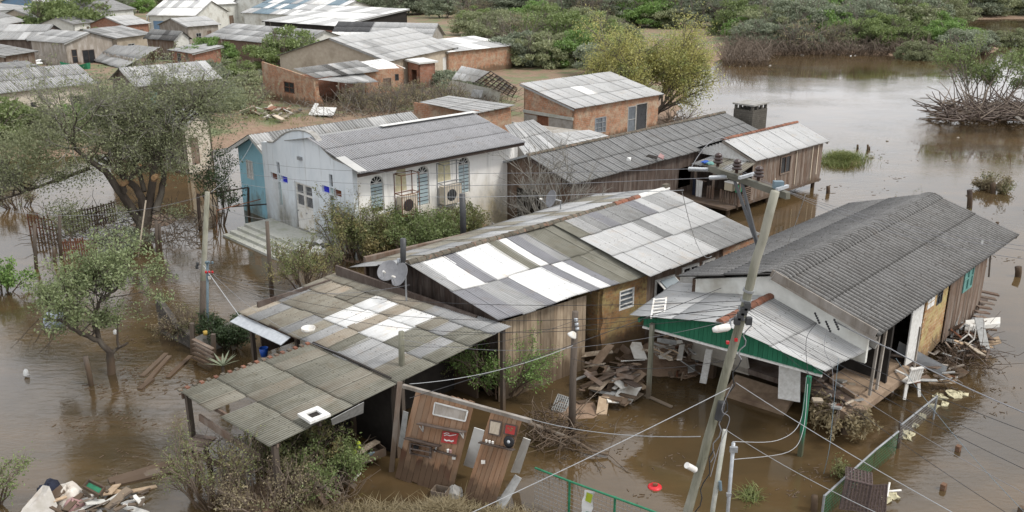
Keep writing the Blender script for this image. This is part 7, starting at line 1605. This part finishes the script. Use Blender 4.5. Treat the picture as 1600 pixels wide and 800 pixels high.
# foam and yellow lumps
for i, (x, y, s) in enumerate(((1467, 622, .2), (1475, 632, .14), (1490, 618, .2), (1503, 617, .15), (1459, 636, .13), (1420, 680, .15), (1417, 685, .12), (1431, 666, .1), (1442, 652, .1), (1395, 775, .14), (1385, 782, .12))):
    mb = MB(); mb.lathe(P(x, y, .0), [(0, s * .6), (s * .6, s * .45), (s, .05), (s * .8, -.1)], 9)
    for v in mb.v: v += V(R0.uniform(-.08, .08), R0.uniform(-.08, .08), R0.uniform(-.05, .05))
    one("foam_lump", mb, "foam_yellow", "torn yellowish foam lump floating by the wire fence", "foam", "yellow foam lumps floating by the wire fence")
# crate, red lid, bricks
t = thing("plastic_crate", "pale plastic grid crate lying in the mud by the brown post", "crate", P(876, 635, .1), 0); k0, k1, k2, k3 = P(862, 640, .05), P(882, 645, .05), P(890, 622, .3), P(872, 616, .35)
for i in range(7): MB().bar(lerp(k0, k1, i / 6), lerp(k3, k2, i / 6), .02, .03).build("rib", "trim_grey", t); MB().bar(lerp(k0, k3, i / 6), lerp(k1, k2, i / 6), .02, .035).build("rib", "trim_grey", t)
for a_, b_ in ((k0, k1), (k1, k2), (k2, k3), (k3, k0)): MB().prism([a_, b_, b_ - UP * .18, a_ - UP * .18], V(.01, .02, 0)).build("side", "trim_grey", t)
t = thing("red_lid", "round red plastic lid floating in the brown water", "lid", P(1023, 760, 0), 0)
MB().lathe(P(1023, 761, .0), [(0, .07), (.05, .07), (.06, .05), (.15, .045), (.18, .02), (.19, -.02)], 22).build("disc", "plastic_red", t, smooth=True); MB().box(P(1024, 757, .1), .12, .07, .05).build("knob", "rust", t)
for i, (x, y) in enumerate(((1497, 702), (1474, 762), (1595, 798), (1558, 350))): one("brick_stub", MB().box(P(x, y, .05), .15, .12, .22, Rz), "wood_post" if i > 1 else "brick_red", "short brick red stub poking out of the rippled water", "stub", "stubs poking out of the rippled water")
# fallen branch and driftwood
rng = np.random.default_rng(95); br = []; pts = [w3(P(x, y, z)) for x, y, z in ((826, 662, .5), (855, 672, .4), (880, 681, .35), (905, 693, .25), (925, 705, .15), (950, 710, .08))]
br.append((pts, np.linspace(.075, .04, 6), 8))
for i in range(16): j = rng.integers(1, 6); grow(rng, pts[j], (rng.normal() + .5, rng.normal() - .3, rng.uniform(-.1, .5)), .9, .014, 1, dict(wig=.15, lift=-.02, kids=(2, 4), spread=.6, ratio=.6, seg=4), br, [])
make_tree("fallen_branch", "fallen branch reaching from the heap of driftwood into the water", "branch", pts[0], br, [], rng, "leaf_dry", "bark_pale", 0, 0, 0)
def twigs(name, label, n, area, z, l, r, seed, mat="twig_dead", up=.3):
    rng = np.random.default_rng(seed); br = []
    for i in range(n):
        p = w3(P(rng.uniform(area[0], area[2]), rng.uniform(area[1], area[3]), z * rng.random())); d = rng.normal(size=3); d[2] = abs(d[2]) * up; d /= np.linalg.norm(d); L_ = l * rng.uniform(.4, 1.2)
        br.append(([p + d * L_ * k / 3 + rng.normal(size=3) * .04 * k for k in range(4)], np.linspace(r, r * .4, 4), 4))
    v, f = tubes_np(br); o = np_mesh(name, v, f, mat, smooth=True); o["kind"] = "stuff"; o["label"] = label; o["category"] = "driftwood"
twigs("driftwood", "tangle of driftwood beside the narrow tilted panel", 160, (832, 645, 905, 700), .5, .9, .018, 96)
twigs("driftwood", "dead twigs matted in front of the front shed", 300, (300, 690, 560, 800), .7, .8, .010, 97, up=.9)
twigs("driftwood", "logs and branches of the driftwood mound in the open water", 260, (1468, 166, 1640, 188), 1.2, 3.0, .07, 98, "wood_dark", .35)
twigs("driftwood", "grey branches over the driftwood mound", 140, (1468, 160, 1640, 186), 1.5, 3.0, .05, 99, "twig_dead", .5)
twigs("driftwood", "thin twigs along the brick house shore", 120, (1040, 185, 1075, 205), .5, 1.6, .03, 100, "twig_dead", .7)
twigs("driftwood", "brush and twigs under the large spreading tree", 380, (60, 330, 320, 385), .8, 1.4, .018, 101, "bark", .8)
twigs("driftwood", "scattered twigs in the yard of the ruined house", 300, (450, 150, 790, 188), .8, 1.8, .025, 102, "twig_grey", .7)
twigs("driftwood", "twigs below the stilt house debris", 130, (1470, 520, 1545, 580), .7, 1.0, .014, 103, "wood_dark", .6)
for i, (x0, y0, x1, y1) in enumerate(((1450, 178, 1500, 180), (1500, 172, 1560, 160), (1520, 185, 1600, 170), (1475, 160, 1530, 175), (1560, 165, 1600, 190))):
    t = thing("driftwood_plank", "grey plank thrown on the driftwood mound", "plank", P(x0, y0, .3), 0, "planks on the driftwood mound"); board(t, P(x0, y0, .25), P(x1, y1, .9), .35, .08, "wood_grey", "plank")
# litter dots on far water and banks
rl = random.Random(9)
for i in range(0, 46, 2):
    if i < 16: x, y = rl.uniform(1215, 1420), rl.uniform(83, 89)
    elif i < 26: x, y = rl.uniform(1140, 1205), rl.uniform(86, 108)
    elif i < 36: x, y = rl.uniform(1285, 1365), rl.uniform(243, 266)
    else: x, y = rl.uniform(1200, 1600), rl.uniform(110, 330)
    p = P(x, y, .03); s = rl.uniform(.10, .26) if i < 36 else rl.uniform(.07, .14); mb = MB(); mb.lathe(p, [(0, s * .5), (s * .6, s * .35), (s, 0), (s * .7, -.05)], 6)
    for v in mb.v: v += V(rl.uniform(-.3, .3) * s, rl.uniform(-.3, .3) * s, rl.uniform(-.1, .1) * s)
    one("litter", mb, "paper_white" if i < 16 and i % 3 == 0 else "litter_dull", ("pale litter caught along the far bank" if i < 16 else "pale litter in the dead brush by the bank" if i < 26 else "pale litter around the grass islet" if i < 36 else "scrap floating on the open water"), "litter", ("litter along the far bank" if i < 16 else "litter in the dead brush" if i < 26 else "litter around the grass islet" if i < 36 else "scraps floating on the open water"))
# ------------------------------------------------------------------ fences
def mesh_fence(name, label, pts, h, mat, rail, step=.12, posts=(), cat="fence"):
    t = thing(name, label, cat, pts[0] - UP * h, 0); mb = MB()
    for a_, b_ in zip(pts[:-1], pts[1:]):
        MB().tube([a_, b_], .028, 8).build("rail", rail, t); n_ = max(2, int((b_ - a_).length / step))
        for i in range(n_ + 1): p = lerp(a_, b_, i / n_); mb.bar(p, p - UP * h, .006, .006)
        for j in range(1, int(h / step)): mb.bar(a_ - UP * j * step, b_ - UP * j * step, .006, .006)
    mb.build("wire_mesh", mat, t)
    for p in posts: MB().tube([p + UP * .02, p - UP * (h + .4)], .03, 8).build("post", rail, t)
    return t
a_, b_, c_ = P(836, 731, 1.05), P(890, 752, 1.05), P(1015, 797, 1.05); d_ = P(1060, 815, 1.05)
mesh_fence("wire_fence", "green framed wire mesh fence at the bottom edge with a banner", [a_, b_, c_, d_], 1.1, "steel_grey", "plastic_green", .11, [b_, P(961, 777, 1.05), d_])
t = thing("banner", "torn white and green banner hanging on the wire fence", "banner", P(917, 790, .5), 0)
q0, q1 = P(913, 762, 1.0), P(928, 765, 1.0); mb = MB()
for k in range(6):
    z = 1.0 - .15 * k; mb.v += [V(q0.x - .03 * k * .6 + .02 * math.sin(k * 2), q0.y - .08, z), V(q1.x - .01 * k + .02 * math.cos(k * 2.2), q1.y - .08, z)]
mb.f = [(2 * k, 2 * k + 1, 2 * k + 3, 2 * k + 2) for k in range(5)]; bn = mb.build("cloth", "paper_white", t)
MB().prism([V(q0.x + .05, q0.y - .11, .95), V(q1.x - .03, q1.y - .11, .93), V(q1.x - .08, q1.y - .11, .7), V(q0.x + .02, q0.y - .11, .72)], V(0, -.006, 0)).build("green_print", "leaf_weed" if 0 else "lime_green", bn)
MB().prism([V(q0.x + .03, q0.y - .10, .42), V(q1.x - .08, q1.y - .10, .44), V(q1.x - .1, q1.y - .10, .36), V(q0.x + .02, q0.y - .10, .34)], V(0, -.006, 0)).build("text_line", "plastic_green", bn)
f0, f1, f2, f3 = P(1288, 775, .75), P(1368, 703, .75), P(1404, 674, .75), P(1464, 619, .75)
mesh_fence("net_fence", "low green wire fence running from the wicker chair to the slab debris", [f0, f1, f2], .7, "plastic_green", "steel_grey", .09, [f0, P(1330, 738, .75)])
mesh_fence("net_fence", "sagging wire fence between the leaning stake and the stilt house debris", [P(1408, 664, .9), f3], .55, "steel_grey", "steel_grey", .10, [f3])
post("fence_stake", "rusty leaning stake between the two low wire fences", 1403, 700, 1408, 657, .05, .05, "wood_post")
# pickets and yard fence under the large tree
def pickets(label, p, q, n_, h, mat, z=0.0):
    t = thing("picket_fence", label, "fence", P(*p, 0), 0); a_, b_ = P(*p, z), P(*q, z); r_ = random.Random(n_)
    for i in range(n_): c = lerp(a_, b_, i / (n_ - 1)); board(t, c - UP * .3, c + UP * h * r_.uniform(.85, 1.05), .07, .025, mat, "picket")
    for f in (.35, .8): MB().bar(a_ + UP * h * f + V(0, .03, 0), b_ + UP * h * f + V(0, .03, 0), .03, .06, UP).build("rail", mat, t)
pickets("red brown picket fence standing in water under the large tree", (98, 400), (152, 398), 15, .8, "rust"); pickets("short red brown picket fence left of the large tree", (48, 366), (90, 372), 9, 1.1, "rust"); pickets("dark picket fence behind the large tree", (100, 352), (180, 330), 20, .6, "wood_dark")
for x, y, yt in ((55, 420, 350), (85, 410, 385), (94, 405, 335), (245, 395, 345), (250, 392, 350), (334, 356, 337)): post("fence_post", "dark fence post under the large spreading tree", x, y, x - 1, yt, .08, .07, "wood_post", group="fence posts under the large tree")
t = thing("bent_stick", "long pale stick leaning under the large tree", "stick", P(115, 374, .3), 0); board(t, P(114, 373, .4), P(74, 333, 1.4), .05, .05, "wood_pale", "stick")
t = thing("upright_stick", "tall pale stick standing in front of the large tree trunk", "stick", P(216, 400, 0), 0); board(t, P(216, 402, 0), P(228, 313, 2.5), .05, .05, "wood_pale", "stick")
for p0, p1, lab in (((309, 305), (388, 293), "thin dark rail between the yard post and the church rail post"), ((362, 323), (430, 318), "lower dark rail beside the church steps")):
    t = thing("yard_rail", lab, "rail", P(p0[0], p0[1] + 50, 0), 0); b_ = P(p0[0], 358, 0); MB().tube([PY(*p0, b_.y), PY(*p1, b_.y + 1)], .035, 6).build("rail", "wood_wet", t)
# broken garden wall, gate
t = thing("garden_wall", "low concrete garden wall with creeper running to the mossy shed", "wall", P(340, 530, 0), 0)
a_, b_ = P(305, 527, .7), P(412, 478, 1.0); MB().prism([a_, b_, b_ + V(.1, .12, 0), a_ + V(.1, .12, 0)], (0, 0, -1.5)).build("wall", "concrete", t)
t = thing("broken_wall", "broken brown wall stub thick with dead brush in the flood", "wall", P(270, 520, 0), 0)
a_, b_ = P(246, 497, .55), P(302, 525, .55); mb = wall_poly(MB(), V(a_.x, a_.y, -.4), (b_ - a_), Vector(((b_ - a_).y, -(b_ - a_).x, 0)), [(0, 0), (2.3, 0), (2.3, .8), (1.7, 1.0), (1.3, .85), (.8, 1.3), (.3, 1.6), (0, 1.65)], [], .2); mb.build("wall", "stone_dark", t)
t = thing("pallet_gate", "dark slatted pallet gate between two stumps by the old wooden pole", "gate", P(315, 560, 0), 0)
for i in range(5): board(t, P(302, 530 + i * 7, .95 - i * .2) , P(332, 545 + i * 7, .95 - i * .2), .13, .04, "wood_brown", "slat")
for x, y0, y1 in ((300, 552, 505), (333, 565, 522)): p = P(x, y0, 0); MB().bar(V(p.x, p.y, -.4), PY(x, y1, p.y), .13, .13).build("post", "wood_post", t)
one("yellow_can", MB().lathe(P(321, 523, 1.15), [(0, 0), (.07, 0), (.075, .13), (0, .14)], 10), "paint_yellow", "yellow can standing on the pallet gate", "can", smooth=True)
t = thing("blue_bucket", "blue plastic bucket under the edge of the mossy shed", "bucket", P(413, 560, .6), 0); MB().lathe(P(413, 556, .8), [(0, 0), (.11, 0), (.15, .28), (.14, .28), (.10, .02), (0, .02)], 14).build("body", "plastic_blue", t, smooth=True)
for i, (x0, y0, x1, y1, m_) in enumerate(((222, 588, 260, 552, "wood_brown"), (228, 598, 265, 556, "wood_brown"), (262, 590, 298, 556, "wood_brown"), (218, 608, 238, 592, "wood_dark"), (170, 752, 272, 722, "wood_dark"), (180, 755, 280, 732, "wood_dark"), (205, 748, 250, 735, "wood_grey"))):
    t = thing("floating_plank", ("brown plank floating near the pallet gate" if i < 4 else "dark plank of the raft floating near the front shed"), "plank", P(x0, y0, 0), 0, "planks floating near the pallet gate" if i < 4 else "planks floating near the front shed"); board(t, P(x0, y0, .02), P(x1, y1, .03), .16 if i < 4 else .28, .05, m_, "plank")
# bottom-left heap
slab("mattress", "grey and cream mattress drifting at the bottom left corner", "mattress", [P(30, 805, .1), P(85, 800, .1), P(72, 770, .5), P(62, 768, .45)], V(.05, .1, .12), "mattress")
def lump(name, lab, cat, x, y, z, sx, sy, sz, m_, seed=1):
    rr = random.Random(seed); mb = MB(); mb.lathe(V(0, 0, 0), [(0, 1), (.45, .9), (.8, .6), (1, .1), (.9, -.3)], 14); c = P(x, y, z)
    for v in mb.v: v.x *= 1 + rr.uniform(-.18, .18); v.y *= 1 + rr.uniform(-.18, .18); v.z *= 1 + rr.uniform(-.2, .2)
    mb.v = [c + V(v.x * sx, v.y * sy, v.z * sz) for v in mb.v]; return one(name, mb, m_, lab, cat, smooth=True)
lump("navy_cloth", "dark navy cloth heap behind the drifting mattress", "cloth", 76, 775, .05, .28, .5, .35, "cloth_navy", 2); lump("white_blanket", "crumpled white blanket beside the green tray", "blanket", 108, 780, .05, .42, .4, .38, "cloth_white", 3); lump("pink_bundle", "dirty pink bundle below the white blanket", "bundle", 116, 790, .1, .25, .2, .22, "cloth_pink", 4)
t = thing("green_tray", "dark framed green tray on the debris heap", "tray", P(148, 770, .3), 0); g0, g1, g2, g3 = P(131, 764, .4), P(156, 778, .35), P(164, 766, .45), P(140, 754, .5)
MB().prism([g0, g1, g2, g3], (0, 0, .04)).build("base", "plastic_green", t)
for p_, q__ in ((g0, g1), (g1, g2), (g2, g3), (g3, g0)): MB().bar(p_ + UP * .06, q__ + UP * .06, .05, .08).build("rim", "wood_wet", t)
# tree litter
lump("blue_bag", "pale blue plastic bag caught in the small flooded tree", "bag", 84, 505, 1.55, .32, .2, .42, "plastic_bag", 5); lump("white_bag", "grey white plastic caught beside the blue bag in the tree", "bag", 96, 495, 1.75, .2, .15, .22, "plastic_bag", 6); lump("white_rag", "white rag caught above the water left of the stump", "rag", 41, 584, .1, .09, .07, .16, "paper_white", 7)
lump("white_cup_litter", "white scrap stuck on the forked trunk of the small flooded tree", "litter", 180, 520, 1.0, .07, .07, .12, "paper_white", 8)
# wicker armchair
t = thing("wicker_armchair", "overturned dark wicker armchair at the bottom of the wire fence", "armchair", P(1345, 790, 0), 0); w0, w1, w2, w3_ = P(1312, 795, .3), P(1355, 800, .3), P(1363, 758, .95), P(1322, 748, 1.0)
dv = V(.35, .35, -.1)
def weave(a_, b_, c_, d_, n1, n2, nm):
    mb = MB(); nn = (b_ - a_).cross(d_ - a_).normalized() * .012
    for i in range(n1 + 1): f = i / n1; mb.bar(lerp(a_, b_, f) + nn * (1 if i % 2 else -1), lerp(d_, c_, f) + nn * (1 if i % 2 else -1), .028, .014, nn)
    for i in range(n2 + 1): f = i / n2; mb.bar(lerp(a_, d_, f) - nn * (1 if i % 2 else -1) * .5, lerp(b_, c_, f) - nn * (1 if i % 2 else -1) * .5, .022, .014, nn)
    mb.build(nm, "wicker", t)
weave(w0, w1, w2, w3_, 15, 16, "back"); s2, s3 = P(1383, 800, .25), P(1386, 757, .9); weave(w1 + V(.02, 0, 0), s2, s3, w2 + V(.02, 0, 0), 9, 16, "arm"); weave(w3_, w2, w2 + V(.15, .45, .05), w3_ + V(.15, .45, .05), 15, 8, "seat")
for p_, q__ in ((w0, w3_), (w1, w2), (w3_, w2), (s2, s3)): MB().tube([p_, q__], .025, 7).build("frame_tube", "wicker", t)
t = thing("white_table_leg", "white table frame lying behind the wicker armchair", "frame", P(1390, 770, .2), 0); MB().tube([P(1384, 768, .3), P(1408, 766, .3)], .025, 7).build("tube", "plastic_white", t); MB().tube([P(1386, 776, .3), P(1390, 754, .5)], .025, 7).build("tube", "plastic_white", t)
post("bottom_stump", "dark stump at the bottom edge left of the wicker armchair", 1272, 798, 1273, 775, .08, .08, "wood_wet")
# boat and tarpaulins in the village
t = thing("green_boat", "green rowing boat lying among the far village houses", "boat", P(112, 105, .4), 0); ba, bb = P(90, 103, .6), P(139, 105, .6); ud, nd = facing(ba, bb); Lb = (bb - ba).length; mb = MB(); K = 9
for i in range(K):
    f = i / (K - 1); w = .75 * math.sin(math.pi * (.08 + .84 * f)) ** .6; c = lerp(ba, bb, f); zt = .75 + .35 * abs(f - .5) ** 2 * 4
    mb.v += [V(c.x, c.y, zt) + nd * w, V(c.x, c.y, .1) + nd * w * .55, V(c.x, c.y, .1) - nd * w * .55, V(c.x, c.y, zt) - nd * w]
mb.f = [(4 * i + j, 4 * i + j + 1, 4 * i + j + 5, 4 * i + j + 4) for i in range(K - 1) for j in range(3)] + [(0, 1, 2, 3), (4 * K - 4, 4 * K - 3, 4 * K - 2, 4 * K - 1)]; mb.build("hull", "plastic_green", t)
for f in (.3, .6): MB().bar(lerp(ba, bb, f) + nd * .6, lerp(ba, bb, f) - nd * .6, .3, .05, UP).build("thwart", "wood_brown", t)
for i, (x0, y0, x1, y1, m_, lab) in enumerate(((0, 100, 64, 92, "paper_white", "white tarpaulin covered pile behind the cream house"), (0, 106, 50, 98, "trim_grey", "grey tarpaulin covered pile behind the cream house"))):
    lump("tarpaulin_pile", lab, "tarpaulin", (x0 + x1) / 2, (y0 + y1) / 2 + 4, .4, 2.6, 1.2, .9, m_, 20 + i)
slab("orange_wall", "low orange brick wall beside the green boat", "wall", [P(49, 92, .2), P(108, 95, .2), P(108, 84, 1.4), P(49, 81, 1.5)], V(.1, .2, 0), "brick_orange")
slab("roof_litter_white", "white plastic scrap lying on the long wooden house roof", "scrap", [P(979, 251, 3.2), P(985, 252, 3.2), P(986, 248, 3.3), P(980, 248, 3.3)], V(0, 0, .08), "paper_white")
slab("roof_litter_blue", "blue and pink rag lying on the long wooden house roof", "rag", [P(1028, 246, 3.05), P(1036, 250, 3.0), P(1038, 245, 3.1), P(1032, 241, 3.15)], V(0, 0, .06), "cloth_pink")
slab("roof_hole_patch", "black torn hole strip in the long wooden house roof", "hole", [P(1009, 245, 3.12), P(1026, 249, 3.03), P(1028, 245, 3.12), P(1013, 242, 3.2)], V(0, 0, .03), "interior")

# drifting twigs, leaves and chips on the water
def drift(label, area, n, seed, l=.35):
    n = int(n * .55); l *= .5; rng = np.random.default_rng(seed); mb_v = []; mb_f = []
    cx = [(rng.uniform(area[0], area[2]), rng.uniform(area[1], area[3])) for _ in range(max(5, n // 8))]
    for i in range(n):
        c = cx[rng.integers(len(cx))]; p = P(c[0] + rng.normal() * 16, c[1] + rng.normal() * 5, .004); a = rng.normal() * .6 + .8; L_ = l * rng.uniform(.15, 1.0); w = rng.uniform(.01, .03)
        d = V(math.cos(a), math.sin(a), 0) * L_ / 2; s_ = V(-math.sin(a), math.cos(a), 0) * w / 2; b = len(mb_v); u = V(0, 0, .012)
        mb_v += [p - d - s_, p + d - s_, p + d + s_, p - d + s_, p - d - s_ + u, p + d - s_ + u, p + d + s_ + u, p - d + s_ + u]; mb_f += [(b + 4, b + 5, b + 6, b + 7), (b, b + 1, b + 5, b + 4), (b + 1, b + 2, b + 6, b + 5), (b + 2, b + 3, b + 7, b + 6), (b + 3, b, b + 4, b + 7)]
    mb = MB(); mb.v = mb_v; mb.f = mb_f; o = mb.build("debris", "twig_grey" if seed % 2 else "twig_dead"); o["kind"] = "stuff"; o["label"] = label; o["category"] = "debris"
drift("drifting chips and twigs beside the stilt house", (1440, 560, 1570, 650), 260, 201); drift("drifting chips and twigs near the pallet gate", (200, 550, 320, 620), 200, 202); drift("drifting chips in front of the carport", (860, 620, 1010, 720), 220, 203)
drift("drifting twigs left of the front shed", (120, 640, 280, 760), 200, 204); drift("drifting leaves on the open water", (1330, 200, 1600, 420), 200, 205, .6); drift("drifting chips beside the small flooded tree", (20, 520, 220, 620), 140, 206); drift("drifting chips below the church steps", (330, 400, 480, 470), 160, 207)
drift("drifting chips around the leaning utility pole", (1000, 640, 1280, 780), 180, 208); drift("drifting weed near the plank shack", (1240, 240, 1420, 330), 150, 209, .5)
